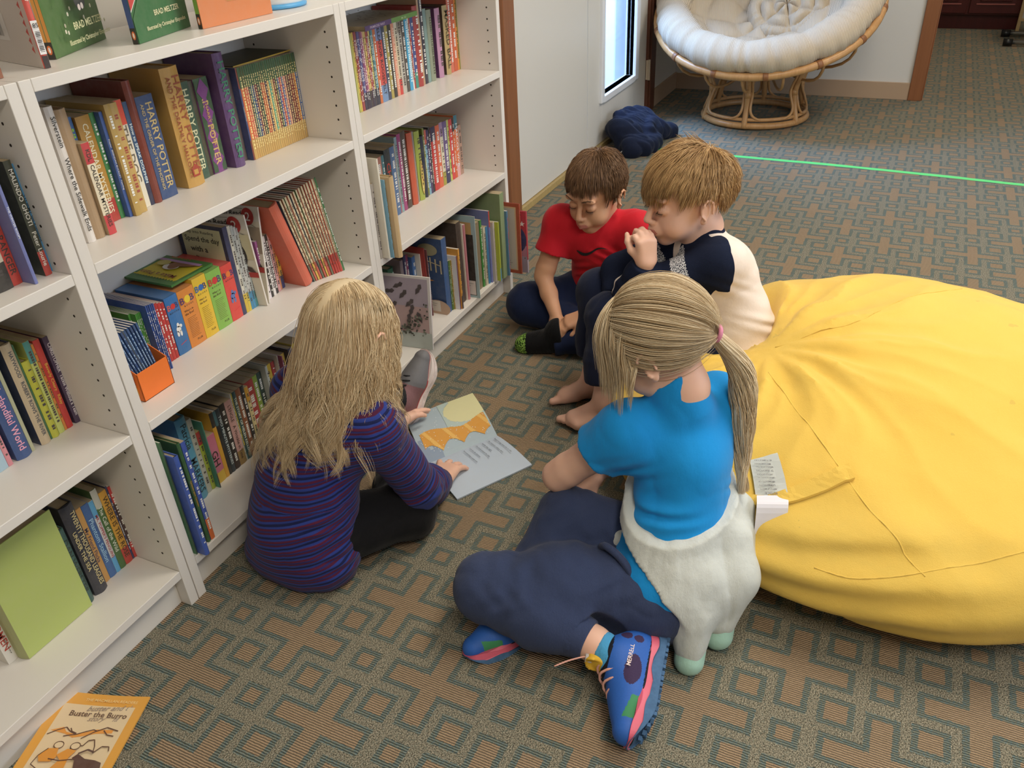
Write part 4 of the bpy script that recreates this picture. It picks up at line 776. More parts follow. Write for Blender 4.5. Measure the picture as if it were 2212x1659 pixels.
def row_book(r):
    sh, nm, x, w, y, h, d, ln, c, c2, c3, b2, hard, ns, title, tc, lab = r
    z = SHZ[sh[1]]; d = min(d, .268-y)
    g = max(.0003, w*.01)
    t = make_book(nm, (x+g, y, z+.0004), w-2*g, h, d, c, c2, c3, b2, hard, ns, title, tc, lab, GRP[sh], ln)
    if nm == 'book_box':                                     # boxed reader sets: big lettering and lines of small print on the spine
        q = w*.9; m = [t]
        for k, (ch, cc) in enumerate((('B', tc if tc != 'd02828' else 'e0604a'), ('B', '3a3470'))):
            put_text(ch, (q*(.05 if k == 0 else .7), -.0016, h*.77), (1, 0, 0), (0, 0, 1), q*.27, h*.11, cc, t)
        bb = MB(); nn = 20; R = q*.2; ocol = {'1f6fb4': 'd02828', 'e08a34': 'f0d030', 'e9c22c': '2068b8', '86bd4e': 'd02c30', 'dc4038': 'e87828'}[c]
        bb.add([(q*.5+w*.02+R*math.cos(2*PI*i/nn), -.0018, h*.825+R*math.sin(2*PI*i/nn)) for i in range(nn)], [tuple(range(nn))], C(ocol)); bb.build('printed_disc', M_PRINT, t, col=True)
        put_text('B O O K S', (q*.1, -.0016, h*.715), (1, 0, 0), (0, 0, 1), q*.9, h*.025, '222222', t)
        rnd = random.Random(int(x*1e4)); bb = MB()
        if c in ('e08a34', 'e9c22c', '86bd4e'):
            put_text("What's in", (q*.15, -.0016, h*.62), (1, 0, 0), (0, 0, 1), q*.6, h*.045, '4a2a1a', t); put_text('the Box?', (q*.15, -.0016, h*.565), (1, 0, 0), (0, 0, 1), q*.6, h*.045, '4a2a1a', t)
            for k in range(13): bb.quad((q*.2, -.0016, h*(.5-.028*k)), (q*rnd.uniform(.55, .9), -.0016, h*(.5-.028*k)), (q*.8, -.0016, h*(.505-.028*k)), (q*.2, -.0016, h*(.505-.028*k)), C('5a3a1a'))
            put_text('PLUS', (q*.5, -.0016, h*.08), (1, 0, 0), (0, 0, 1), q*.35, h*.035, '2a1a10', t)
            bb.build('small_print', M_PRINT, t, col=True)
        elif c == '1f6fb4' or c == 'dc4038':                 # small generic cut-out figure on the spine
            cc = C('eef0f0') if c == '1f6fb4' else C('5a74b0'); nn = 14
            for (cx, cz, rx, rz_) in ((.5, .5, .11, .04), (.48, .43, .2, .055), (.7, .47, .12, .03), (.35, .36, .1, .05), (.6, .35, .09, .05)):
                bb.add([(q*(cx+rx*math.cos(2*PI*i/nn)), -.0017, h*(cz+rz_*math.sin(2*PI*i/nn))) for i in range(nn)], [tuple(range(nn))], cc)
            bb.quad((q*.3, -.0017, h*.16), (q*.85, -.0017, h*.19), (q*.85, -.0017, h*.2), (q*.3, -.0017, h*.17), C('d82c34'))
            bb.build('printed_figure', M_PRINT, t, col=True)
    return t
for r in BOOKS: row_book(r)
# ================================================================= covers that show, display books, loose books
class Face:
    """a flat face of a book to print on: x right, y up, in metres"""
    def __init__(s, par, O, X, Y, N, name='cover_print'):
        s.p = par; s.O = Vector(O); s.X = Vector(X); s.Y = Vector(Y); s.N = Vector(N); s.k = 1; s.b = MB(); s.name = name
    def P(s, x, y): return s.O + s.X*x + s.Y*y + s.N*(.00018*s.k)
    def poly(s, pts, col): s.b.add([s.P(*q) for q in pts], [tuple(range(len(pts)))], C(col)); s.k += 1
    def rect(s, x0, y0, x1, y1, col): s.poly([(x0, y0), (x1, y0), (x1, y1), (x0, y1)], col)
    def disc(s, x, y, rx, ry, col, n=22, rot=0):
        cr, sr = math.cos(rot), math.sin(rot)
        s.poly([(x+rx*math.cos(a)*cr-ry*math.sin(a)*sr, y+rx*math.cos(a)*sr+ry*math.sin(a)*cr) for a in [2*PI*i/n for i in range(n)]], col)
    def line(s, pts, w, col):
        for (xa, ya), (xb, yb) in zip(pts[:-1], pts[1:]):
            dx, dy = xb-xa, yb-ya; L = math.hypot(dx, dy) or 1; nx, ny = -dy/L*w/2, dx/L*w/2
            s.b.add([s.P(xa+nx, ya+ny), s.P(xb+nx, yb+ny), s.P(xb-nx, yb-ny), s.P(xa-nx, ya-ny)], [(0, 1, 2, 3)], C(col))
        s.k += 1
    def text(s, t, x, y, w, h, col, shear=0, fit='fit'): put_text(t, s.P(x, y), s.X, s.Y, w, h, col, s.p, shear=shear, align=fit); s.k += 1
    def done(s): return s.b.build(s.name, M_PRINT, s.p, col=True)
def left_face(t, d, w=0): return Face(t, (-.0002, d, 0), (0, -1, 0), (0, 0, 1), (-1, 0, 0))
def right_face(t, w): return Face(t, (w+.0002, 0, 0), (0, 1, 0), (0, 0, 1), (1, 0, 0))
def spine_face(t, w, bul=.001): return Face(t, (0, -bul-.0002, 0), (1, 0, 0), (0, 0, 1), (0, -1, 0), 'spine_print')
def shown(x, y, z, ang, w, h, d, c, label, group='picture books displayed on top of the bookcases', **k):
    """book standing with its front cover turned to the room; ang = direction of the lower cover edge"""
    th = math.radians(ang-90); o = (x-w*math.cos(th), y-w*math.sin(th), z)
    return make_book('book', o, w, h, d, c, label=label, group=group, rz=th, **k)
rnd = random.Random(11)
# brown-cornered book on top of the left bookcase
t = make_book('book', (.003, .047, HH+.0005), .022, .2, .15, '8a5238', b2='7c4630', hard=1, label='plain brown hardback at the left end of the bookcase tops', group='picture books displayed on top of the bookcases', rz=math.radians(40))
# white back cover with red zigzag spine
t = make_book('book', (.083, .046, HH+.0005), .010, .26, .16, 'd9574c', b2='d8cec4', c3=None, hard=1, label='white backed book with red zigzag spine and barcode on the bookcase top', group='picture books displayed on top of the bookcases', rz=math.radians(-13))
f = left_face(t, .16); f.rect(.02, .035, .075, .075, 'e9e4de'); f.line([(.02, .078), (.075, .078)], .0006, '443c38')
for k in range(22): xx = .024+k*.0021; f.rect(xx, .042, xx+rnd.choice((.0006, .0011)), .067, '2a2422')
f.text('along the way', .03, .1, .09, .012, 'c8645c', .3); f.disc(.02, .16, .02, .028, 'a8987c'); f.disc(.015, .165, .012, .016, '3a3430')
for k in range(18): yy = .022+k*.0125; f.poly([(.16, yy), (.152, yy+.006), (.16, yy+.012)], 'c8433a')
f.done()
f = spine_face(t, .01, .003); f.rect(.0005, 0, .0095, .018, '2a1c20'); f.rect(.0, .02, .01, .068, 'f2f0ee')
for k in range(14): f.rect(.0015, .024+k*.0022, .0085, .024+k*.0022+rnd.choice((.0006, .0012)), '2a2626')
f.text('85', .0008, .058, .0084, .007, '222222'); f.done()
put_text('& Robinson', (.0075, -.0045, .075), (0, 0, 1), (-1, 0, 0), .08, .005, 'f0e4dc', t)
def meltzer(x, y, ang, w, c, spc, label, d=.2):
    t = shown(x, y, HH+.0005, ang, w, .2, d, c, label, hard=0); 
    s = spine_face(t, w); s.rect(0, .026, w, .2, spc); s.rect(0, 0, w, .026, '15120f'); s.disc(w/2, .014, w*.33, .007, 'e07030'); s.disc(w/2, .014, w*.14, .0045, 'f4f0e8'); s.done()
    return t, right_face(t, w)
t, f = meltzer(.147, .096, 26, .012, '4a7038', 'd8923a', 'green picture book with white flowers, standing on the bookcase top')
for k in range(70):
    x, y = rnd.uniform(.008, .192), rnd.uniform(.03, .195)
    if k % 2: f.disc(x, y, .003, .0035, 'e4e2cc', 7); f.disc(x, y, .001, .0012, 'd8a8a0', 5)
    else: f.rect(x, y, x+.0012, y+rnd.uniform(.005, .01), '2c4a24')
f.rect(.082, .085, .105, .2, 'd8cfb4'); f.disc(.096, .077, .02, .016, '2c3034'); f.rect(.088, .125, .092, .2, '8c3a3c'); f.disc(.1, .067, .005, .005, 'e8d8d0'); f.disc(.088, .066, .005, .005, 'e8d8d0')
f.text('BRAD MELTZER', .05, .034, .11, .015, 'e4e0b0'); f.text('Illustrated by Christopher Eliopoulos', .02, .012, .16, .013, 'e4e0b0'); f.done()
t, f = meltzer(.288, .060, 17, .010, '2f6a3c', '2a4a88', 'green and flag striped picture book, standing on the bookcase top', .19)
f.poly([(0, .2), (.19, .2), (.19, .13), (.1, .098), (.05, .09), (0, .05)], 'e8e4e0')
for k in range(4):
    y = .185-k*.034; f.poly([(0, y-.03), (.05, y+.01), (.12, y-.006), (.19, y+.002), (.19, y+.017), (.12, y+.01), (.05, y+.026), (0, y-.012)], 'c23a38')
f.poly([(0, 0), (.19, 0), (.19, .1), (.13, .105), (.07, .095), (.03, .07), (0, .04)], '2f6a3c')
f.rect(.095, .095, .108, .16, '3a4a8a'); f.rect(.118, .1, .13, .16, '3a4a8a'); f.disc(.1, .083, .01, .014, '1c1c1c'); f.disc(.13, .088, .016, .013, '4a4a48')
f.text('BRAD MELTZER', .07, .034, .09, .014, 'e8e4b8'); f.text('Illustrated by Christopher Eliopoulos', .035, .012, .14, .013, 'e8e4b8'); f.done()
t, f = meltzer(.446, .060, -1, .010, 'd4804c', '7aa83c', 'orange picture book with brown stripe, standing on the bookcase top')
f.rect(0, .1, .2, .2, 'd8cdb8'); f.rect(0, .095, .2, .105, '6a4a3c'); f.disc(.13, .107, .012, .009, 'c8a890'); f.disc(.11, .106, .012, .009, 'c8a890'); f.disc(.12, .12, .012, .016, '4c3428')
f.text('BRAD MELTZER', .075, .055, .105, .018, 'eee4bc'); f.text('Illustrated by Christopher Eliopoulos', .075, .035, .105, .01, 'c89a50'); f.done()
# white tub with blue rim
t = empty('tub', (.735, .125, HH), label='round white tub with light blue rim at the end of the middle bookcase top', cat='tub')
b = MB(); b.lathe([(.001, .004), (.06, .004), (.066, .012), (.074, .09), (.071, .09), (.063, .014), (.001, .008)], n=48); b.build('bowl', mat('white_plastic', 'ece9e4', .3), t, True)
b = MB(); b.lathe([(.060, 0), (.070, .001), (.072, .006), (.068, .010), (.060, .009)], n=48); b.build('rim', mat('light_blue_plastic', '5aa6d8', .3), t, True)
# slipcase of the boxed set
t = empty('slipcase', (.586, .140, ZS[0]), label="dark slipcase with gold edge around the green-topped set", cat='slipcase')
b = MB(); b.box(0, 0, .1955, .2, .128, .198); b.box(0, 0, 0, .0025, .128, .1955); b.build('board', plain('dark_olive_board', '3c3a24', .5, nz=(70, .5)), t)
b = MB(); b.box(0, -.001, .1955, .2, 0, .1985); b.build('gold_edge', mat('gold_card_edge', 'c8a848', .4), t)
# "Make a Pizza" lying on the boxed sets
t = empty('book', (.272, .138, ZS[1]+.1432), label='green and yellow pizza book lying flat on the boxed sets', cat='book', group=GRP['M2a'])
b = MB(); b.box(0, 0, 0, .122, .134, .005, C('3a7a2c')); b.build('cover', M_COVER, t, col=True)
f = Face(t, (0, .0, .005), (0, 1, 0), (-1, 0, 0), (0, 0, 1)); f.O = Vector((.122, 0, .0051))
f.rect(.008, .02, .126, .1, 'd8c420')
for k in range(15): f.poly([(.008+k*.0079, .1), (.016+k*.0079, .1), (.012+k*.0079, .106)], 'd8c420')
f.text('Make a Pizza', .02, .083, .1, .014, '7c2418'); f.disc(.07, .05, .02, .016, 'eae4e0'); f.disc(.066, .045, .013, .018, '8c5a38', rot=.3); f.disc(.05, .035, .034, .01, '8c5a38', rot=.2); f.rect(.008, .02, .126, .03, 'b088b8'); f.disc(.1, .04, .016, .013, 'c8b860'); f.text('SCHOLASTIC', .05, .006, .06, .008, 'd83c20'); f.done()
# dinosaur reader cover, tall readers
def find(lab): return next(o for o in bpy.data.objects if o.get('label', '').startswith(lab))
t = find('thin navy edged reader'); f = left_face(t, .137); f.rect(0, 0, .137, .2137, '262c50'); f.rect(.012, .02, .128, .205, 'd4d2ac')
f.text('Step into Reading', .02, .19, .09, .009, '4a4a40'); f.text('Spend the day', .02, .168, .1, .018, '2c2c28'); f.text('with a', .03, .148, .05, .014, '2c2c28'); f.text('dinosaur.', .035, .122, .075, .018, '2c2c28'); f.done()
def icr(x, y, lean, rz, label):
    t = make_book('book', (x, y, ZS[1]+.001), .005, .228, .152, 'e4ded4', c3=None, ns=0, label=label, group=GRP['M2a'], lean=lean, rz=rz)
    f = left_face(t, .152); f.rect(0, 0, .152, .228, 'ddd6c4'); f.rect(0, .195, .152, .228, 'dcd9d2'); f.line([(0, .2), (.11, .2)], .0009, '2a2a2a'); f.line([(0, .222), (.11, .222)], .0009, '2a2a2a')
    f.text('I Can Read!', .03, .203, .08, .016, '1c1c1c'); f.disc(.122, .205, .017, .02, 'b42428'); f.text('2', .116, .195, .013, .02, 'f4ece8')
    f.line([(.128, .188), (.146, .18), (.142, .17), (.15, .166), (.14, .16), (.136, .174), (.126, .18)], .0009, '2a2a2a')
    f.rect(.04, .12, .152, .182, 'cfc8a4' if lean > 0 else '9c8c78'); f.disc(.105, .13, .03, .038, '1e1c1e'); f.disc(.1, .172, .009, .012, '5a3828'); f.poly([(.075, .12), (.14, .1), (.15, .085), (.08, .105)], '3a2420')
    f.rect(0, .075, .152, .088, 'b03030'); f.line([(.1, .02), (.13, .018)], .002, '2a2220'); f.done(); return t
t = icr(.4965, .108, .06, math.radians(10), 'white cover reader with red number two disc, front of the fanned pair')
t = icr(.508, .112, -.14, math.radians(4), 'white cover reader with red number two disc, leaning right behind its twin')
# duck picture book
t = find('large dark blue picture book'); dd = .22; f = left_face(t, dd)
f.rect(0, 0, dd, .252, '2a4c80')
pts = [(.02, .235), (.06, .22), (.12, .2), (.17, .19), (.215, .188)]
for k in range(11): x = .03+k*.018; y = .238-.035*math.sin(k/10*1.4)-k*.002; f.rect(x, y-.045, x+.005, y-.0, 'ccc0a0')
f.line([(.02, .215), (.1, .195), (.215, .165)], .003, 'ccc0a0'); f.disc(.17, .215, .035, .02, 'a8a284')
f.poly([(.095, .1), (.1, .125), (.12, .13), (.13, .12), (.135, .128), (.15, .13), (.16, .118), (.185, .113), (.162, .108), (.15, .098), (.148, .08), (.13, .068), (.108, .072)][::-1], 'd08a3c')
for k in range(14): a = k*.42; r = .006+.0013*k; f.disc(.1+r*math.cos(a), .16+r*math.sin(a), .004, .004, '8c8888', 8)
f.disc(.19, .02, .045, .028, 'c8a890'); f.rect(.14, .008, .2, .045, 'e2d8cc'); f.line([(.15, .035), (.19, .035)], .001, '888'*2); f.line([(.15, .028), (.185, .028)], .001, '888888'); f.done()
t = find('pale blue picture book'); f = left_face(t, .2); f.rect(0, 0, .2, .282, 'a4c0c8'); f.rect(0, .1, .185, .26, 'c8a46a'); f.rect(.03, .008, .19, .22, '17161a'); f.rect(.14, .01, .188, .06, 'e4e0dc'); f.line([(.15, .05), (.18, .05)], .0012, '777777'); f.line([(.15, .042), (.17, .042)], .0012, '777777'); f.done()
t = find('tall spiral bound'); f = left_face(t, .13); f.rect(0, 0, .13, .226, '3a4a74'); f.rect(0, .215, .13, .226, '3f6a70'); f.disc(.115, .04, .02, .05, '7a3a48')
for k in range(20): f.disc(.125, .01+k*.011, .0035, .003, 'e4d8c8', 7)
f.done()
t = find('white book with small green tree'); f = spine_face(t, .007, .0025)
t = find('lime hardback'); f = spine_face(t, .0294, .0062); f.disc(.0147, .07, .009, .055, '141410'); f.disc(.0147, .07, .008, .053, 'd8c060')
for k in range(9): f.disc(.0147+rnd.uniform(-.004, .004), .03+k*.01, .003, .004, rnd.choice(('4a3a28', '8a4a3a', 'e8d898')), 8)
f.done()
t = find('purple and green diamond'); f = spine_face(t, .04, .0009); f.rect(.0005, .002, .0385, .19, '2f5234')
for k in range(4): f.poly([(.0195, .005+k*.047), (.036, .029+k*.047), (.0195, .053+k*.047), (.003, .029+k*.047)], '7c3a84')
f.done(); put_text('HARRY POTTER', (.016, -.003, .16), (0, 0, -1), (1, 0, 0), .12, .007, 'd0a860', t)
for lab, dx in (('thick golden yellow', .047), ('very tall purple', .03)):
    t = find(lab); f = spine_face(t, dx, .0065); cc = 'a83c28' if dx > .04 else '3a8a6a'
    f.rect(dx*.3, .02, dx*.7, .036, cc); f.rect(dx*.38, .024, dx*.62, .034, 'c79a4a' if dx > .04 else '5a3a72'); f.poly([(dx*.25, .036), (dx*.75, .036), (dx*.5, .046)], cc); f.done()
# bat book leaning out of the right bookcase
t = make_book('book', (.967, -.036, ZS[2]+.001), .006, .222, .16, 'dcd8dc', label='white edged book with bats on a lilac sky, sticking out of the bottom shelf', group=GRP['R3'], lean=-.12, rz=math.radians(6))
f = left_face(t, .16); f.rect(0, 0, .16, .222, 'd8d4d4'); f.rect(.004, .05, .152, .215, 'a89cac'); f.rect(.004, .05, .152, .13, 'b89c9c'); f.rect(.004, 0, .16, .05, 'b4bcb8')
for (x, y, a) in ((.06, .19, .4), (.03, .17, .1), (.075, .165, .8), (.125, .185, 1.0), (.095, .14, .7), (.1, .12, 1.2), (.09, .09, 1.4), (.125, .1, 1.9), (.04, .13, .5)):
    cr, sr = math.cos(a), math.sin(a)
    f.poly([(x+(u*cr-v*sr)*.017, y+(u*sr+v*cr)*.017) for u, v in ((-1.2, 0), (-.4, .45), (.1, .3), (.6, .5), (1, .1), (.5, -.35), (0, -.25), (-.4, -.35))][::-1], '4a4046')
    f.line([(x-.014*cr, y-.014*sr), (x+.012*cr, y+.012*sr)], .0008, '1c1818')
for k in range(90):
    q = rnd.random(); x = .02+q*.135; y = .045+(.01+.11*q*q)*rnd.random(); f.disc(x, y, rnd.uniform(.002, .006), rnd.uniform(.002, .005), rnd.choice(('3a4038', '55584c', '2c2f2a', '6a7264')), 7)
f.done()
t = make_book('book', (1.02, .02, ZS[2]+.001), .012, .2, .2, '55595c', ns=2, label='dark grey book behind the bat cover on the bottom shelf', group=GRP['R3'], rz=math.radians(10))
# orange framed and star books sticking out at the right end
t = make_book('book', (1.545, -.062, ZS[2]+.0005), .006, .252, .22, 'a84428', label='beige cover in an orange frame, sticking out of the bottom shelf end', group=GRP['R3'], hard=1)
f = left_face(t, .22); f.rect(0, 0, .22, .252, 'b04a2a'); f.rect(.01, .012, .208, .24, 'dcb68c'); f.rect(.012, .016, .203, .235, 'cdc3b4')
for k in range(3): f.line([(.15, .03+k*.008), (.18+.008*(k % 2), .03+k*.008)], .001, '55504a')
f.done()
t = make_book('book', (1.560, -.079, ZS[2]+.0005), .008, .222, .22, 'b83044', c3='c4b8c4', label='red and navy book with white star, the outermost on the bottom shelf', group=GRP['R3'], hard=1)
f = left_face(t, .22); f.rect(0, 0, .22, .222, 'c02c40'); f.rect(0, 0, .22, .06, 'bcb0c4'); f.rect(0, .06, .22, .1, 'c88ca4'); f.disc(.178, .12, .041, .05, '28306a', 30)
st = [(.205+(.011 if k % 2 == 0 else .0045)*math.sin(k*PI/5), .178+(.011 if k % 2 == 0 else .0045)*math.cos(k*PI/5)) for k in range(10)]; f.poly(st[::-1], 'f2ece8')
for x, y in ((.2, .21), (.19, .09), (.212, .055)): f.disc(x, y, .002, .002, '1c1c2c', 8)
f.done()
# lying books on the upper right shelf
t = empty('book', (1.03, .10, ZS[0]+.1975), rz=.03, label='large grey picture book lying flat on the thin series books', cat='book', group=GRP['R1'])
b = MB(); b.box(0, 0, 0, .27, .165, .001, C('a49a84')); b.box(0, 0, .011, .27, .165, .012, C('a49a84')); b.box(0, -.0008, 0, .13, .0, .012, C('5a3f74')); b.box(.13, -.0008, 0, .27, 0, .012, C('6c9c4c')); b.build('cover', M_COVER, t, col=True)
b = MB(); b.box(.003, .0003, .001, .267, .162, .011); b.build('pages', M_PAGES, t)
f = Face(t, (0, 0, .0121), (1, 0, 0), (0, 1, 0), (0, 0, 1))
for k in range(60): f.disc(rnd.uniform(.04, .24), rnd.uniform(.02, .15), rnd.uniform(.004, .016), .002, rnd.choice(('6a5540', '857560')), 7, rnd.uniform(0, 3))
f.done(); put_text('PRIMROSE WAY', (.015, -.0012, .003), (1, 0, 0), (0, 0, 1), .09, .006, 'd8c8e0', t); put_text('Mr. Sol', (.16, -.0012, .003), (1, 0, 0), (0, 0, 1), .07, .005, 'd8e8c0', t)
# orange file box with blue booklets
t = empty('file_box', (.072, .06, ZS[1]), label='open orange card file box holding slim blue booklets', cat='box')
b = MB(); W_, D_, H0, H1, k_ = .078, .15, .062, .13, .0018
prof = [(0, H0), (.02, H0+.003), (D_, H1)]
b.box(0, 0, 0, W_, k_, H0); b.box(0, 0, 0, W_, D_, k_); b.box(0, D_-k_, 0, W_, D_, H1)
for xx in (0, W_-k_):
    v = [(x, y, z) for x in (xx, xx+k_) for y, z in ((0, 0), (D_, 0), (D_, H1), (0, H0))]
    b.add(v, [(0, 3, 2, 1), (4, 5, 6, 7), (0, 1, 5, 4), (3, 7, 6, 2), (1, 2, 6, 5), (0, 4, 7, 3)])
b.build('box', plain('orange_card', 'f07c34', .45, nz=(40, .05)), t, bevel=.0004)
for k in range(11):
    nm = ['leftmost', 'second', 'third', 'fourth', 'fifth', 'sixth', 'seventh', 'eighth', 'ninth', 'tenth', 'rightmost'][k]
    make_book('book', (.0775+k*.0057, .072, ZS[1]+.0035), .0042, .148, .12, ['1f4a7c', '234f86', '1c4374'][k % 3], ns=3, tc='a8c4dc', b2='24508a' if k != 6 else 'b8c4cc', label=nm+' slim navy booklet leaning inside the orange file box', group='booklets in the orange file box', lean=.26-.012*k)
make_book('book', (.0735, .07, ZS[1]+.0035), .0035, .11, .12, 'c8982c', ns=0, label='narrow mustard booklet at the left wall of the orange file box', group='booklets in the orange file box', lean=.2)
# lime album
t = make_book('book', (-.302, .135, ZS[2]+.001), .040, .245, .142, 'a8ac74', b2='b4c46c', hard=1, label='large lime green album standing cover out on the bottom shelf', group=GRP['L3'], rz=math.radians(-90))
put_text('Photo Album', (.012, -.0125, .13), (0, 0, -1), (1, 0, 0), .11, .012, '5a5c48', t, shear=.3)
# two extra readers whose spines peek over, on the upper middle shelf
make_book('book', (.1455, .14, ZS[0]+.0004), .010, .2, .12, 'dcd6c6', hard=1, label='pale book set back behind the red star paperback', group=GRP['M1'])
make_book('book', (.157, .135, ZS[0]+.0004), .010, .196, .12, '2c64a0', c3='2c64a0', ns=2, tc='8ac040', label='blue book with green title block behind the red star paperback', group=GRP['M1'])
# ---------------------------------------------------------------- book lying on the floor, lower left
t = empty('floor_reader', (-.232, -.098, 0), label='worn yellow bordered booklet titled Buster the Burro lying by the plinth', cat='book')
t.name = 'book'
e1 = Vector((-.062, .150, .018)); e2 = Vector((-.187, -.066, .0))     # from upper right corner: towards the spine, and down the page
wv, hv = e1, e2*1.07
b = MB(); n = 12; v = []
for i in range(n+1):
    q = i/n; p = wv*q; p.z = .004+.016*q*q
    for s in (0, 1): pp = p + hv*s; pp.z -= .0*s; v += [pp, pp+Vector((0, 0, .0035))]
fs = []
for i in range(n):
    a = 4*i; c_ = a+4; fs += [(a+1, a+3, c_+3, c_+1), (a, c_, c_+2, a+2), (a, a+1, c_+1, c_), (a+2, c_+2, c_+3, a+3)]
fs += [(0, 2, 3, 1), (4*n, 4*n+1, 4*n+3, 4*n+2)]
b.add(v, fs, C('e2a23c')); b.build('cover', M_COVER, t, col=True)
def fp(u, w_, k=1):                   # u 0..1 from the spine (left) to the open edge, w_ 0..1 bottom to top
    q = 1-u; p = wv*q; p.z = .004+.016*q*q+.0037+.00025*k; return p + hv*(1-w_)
class Fl(Face):
    def P(s, x, y): return fp(x, y, s.k)
f = Fl(t, (0, 0, 0), (1, 0, 0), (0, 1, 0), (0, 0, 1))
for i in range(8): f.b.quad(fp(.1+i*.1, .06), fp(.2+i*.1, .06), fp(.2+i*.1, .885), fp(.1+i*.1, .885), C('e3cba4'))
f.k = 3
f.poly([(.13, .62), (.25, .66), (.3, .62), (.42, .60), (.55, .64), (.62, .66), (.8, .66), (.8, .63), (.62, .62), (.55, .6), (.4, .57), (.3, .6)][::-1], 'e2963c')
BR_ = '5a3626'
for L in ([(.12, .58), (.2, .625), (.28, .66), (.33, .63), (.42, .6), (.5, .63), (.58, .655), (.64, .64)], [(.33, .655), (.36, .625), (.42, .61)], [(.42, .6), (.36, .59), (.3, .575)], [(.5, .565), (.6, .63), (.72, .68), (.86, .65)], [(.7, .65), (.76, .61), (.84, .6)], [(.45, .47), (.5, .5), (.57, .5), (.6, .55), (.66, .56), (.7, .5), (.72, .44)], [(.72, .44), (.78, .5), (.86, .5), (.88, .46)]): f.line(L, .010, BR_)
f.disc(.32, .49, .05, .03, 'e3cba4'); f.line([(.32+.05*math.cos(a), .49+.032*math.sin(a)) for a in [k*PI/6 for k in range(13)]], .008, BR_); f.disc(.5, .49, .05, .03, 'e3cba4'); f.line([(.5+.05*math.cos(a), .49+.032*math.sin(a)) for a in [k*PI/6 for k in range(13)]], .008, BR_)
f.poly([(.18, .38), (.24, .45), (.34, .46), (.37, .38), (.33, .34), (.22, .33)][::-1], 'dd922e'); f.poly([(.36, .4), (.44, .46), (.54, .45), (.5, .38), (.52, .26), (.36, .26), (.42, .36)][::-1], 'dd922e')
f.line([(.24, .45), (.18, .38), (.16, .3), (.26, .26)], .008, BR_); f.line([(.3, .36), (.42, .35), (.56, .37)], .01, BR_)
f.poly([(.58, .42), (.68, .38), (.8, .37), (.88, .35), (.9, .3), (.88, .22), (.86, .24), (.82, .27), (.7, .26), (.66, .18), (.62, .18), (.62, .28), (.58, .36), (.54, .38)][::-1], '55332c'); f.line([(.58, .42), (.66, .46), (.74, .44)], .016, '55332c'); f.line([(.88, .3), (.9, .15)], .014, '55332c'); f.line([(.8, .27), (.82, .14)], .014, '55332c')
f.done()
X_ = (fp(.9, .8)-fp(.2, .8)); Y_ = Vector(-hv).normalized()
put_text('Buster the Burro', fp(.22, .765, 4), X_, Y_, X_.length*.92, .0125, '5a3a2c', t)
put_text('THE MACMILLAN READERS', fp(.3, .92, 4), X_, Y_, X_.length*.85, .006, 'f0cf8c', t)
put_text('buster and the', fp(.38, .815, 4), X_+Y_*.01, Y_, X_.length*.78, .014, '9a8878', t, shear=.4); put_text('story    father', fp(.45, .715, 4), X_+Y_*.006, Y_, X_.length*.7, .013, '9a8878', t, shear=.4)
# ---------------------------------------------------------------- open picture book in the middle
A = Vector((.929, -.179, 0)); B_ = Vector((.762, -.341, 0)); C_ = Vector((.681, -.473, 0)); D_ = Vector((.49, -.364, 0)); E_ = Vector((.66, -.05, 0))
# spread: upper half-page (A..spine) and lower page
sp0 = Vector((.762, -.341, 0)); sp1 = Vector((.578, -.222, 0))      # spine line from right end to left end
up_r = Vector((.929, -.179, 0)); up_l = up_r + (sp1-sp0); lo_r = Vector((.681, -.478, 0)); lo_l = Vector((.49, -.364, 0))
lo_r = sp0+(lo_r-sp0)
t = empty('book', (0, 0, 0), label='open picture book with a moonlit page, spread flat on the carpet', cat='book')
def page(q0, q1, s0, s1, name, c, lift, th, outer):
    """q = outer edge (right, left); s = spine edge (right, left)"""
    b = MB(); n = 14; v = []
    for i in range(n+1):
        u = i/n
        z = lift*math.sin(PI*min(1, u*1.0))**.8*(1-.3*u) + .0015 + th*0
        a_, b_ = s0.lerp(q0, u), s1.lerp(q1, u)
        for p in (a_, b_): v += [Vector((p.x, p.y, z)), Vector((p.x, p.y, z+th))]
    fs = []
    for i in range(n): a = 4*i; c_ = a+4; fs += [(a+1, a+3, c_+3, c_+1), (a, c_, c_+2, a+2), (a, a+1, c_+1, c_), (a+2, c_+2, c_+3, a+3)]
    fs += [(0, 2, 3, 1), (4*n, 4*n+1, 4*n+3, 4*n+2)]
    b.add(v, fs, C(c)); o = b.build(name, M_COVER, t, col=True)
    def P(x, y, k=1):     # x: 0 left..1 right along the spine, y: 0 at spine .. 1 at outer edge
        u = y; z = lift*math.sin(PI*u)**.8*(1-.3*u)+.0015+th+.0003*k if 0 < u < 1 else .0015+th+.0003*k
        a_, b_ = s0.lerp(q0, u), s1.lerp(q1, u); p = b_.lerp(a_, x); return Vector((p.x, p.y, z))
    return P
PU = page(up_r, up_l, sp0, sp1, 'upper_page', 'a9bcc8', .010, .003, 1)
PL = page(lo_r, lo_l, sp0, sp1, 'lower_page', 'b9c8da', .008, .004, 1)
class Pg(Face):
    def P(s, x, y): return s.fn(x, y, s.k)
    def fill(s, inside, col, nx=40, ny=40):
        for i in range(nx):
            for j in range(ny):
                x0, x1, y0, y1 = i/nx, (i+1)/nx, j/ny, (j+1)/ny
                if inside((x0+x1)/2, (y0+y1)/2): s.b.add([s.P(x0, y0), s.P(x1, y0), s.P(x1, y1), s.P(x0, y1)], [(0, 1, 2, 3)], C(col))
        s.k += 1
f = Pg(t, (0, 0, 0), (1, 0, 0), (0, 1, 0), (0, 0, 1)); f.fn = PU
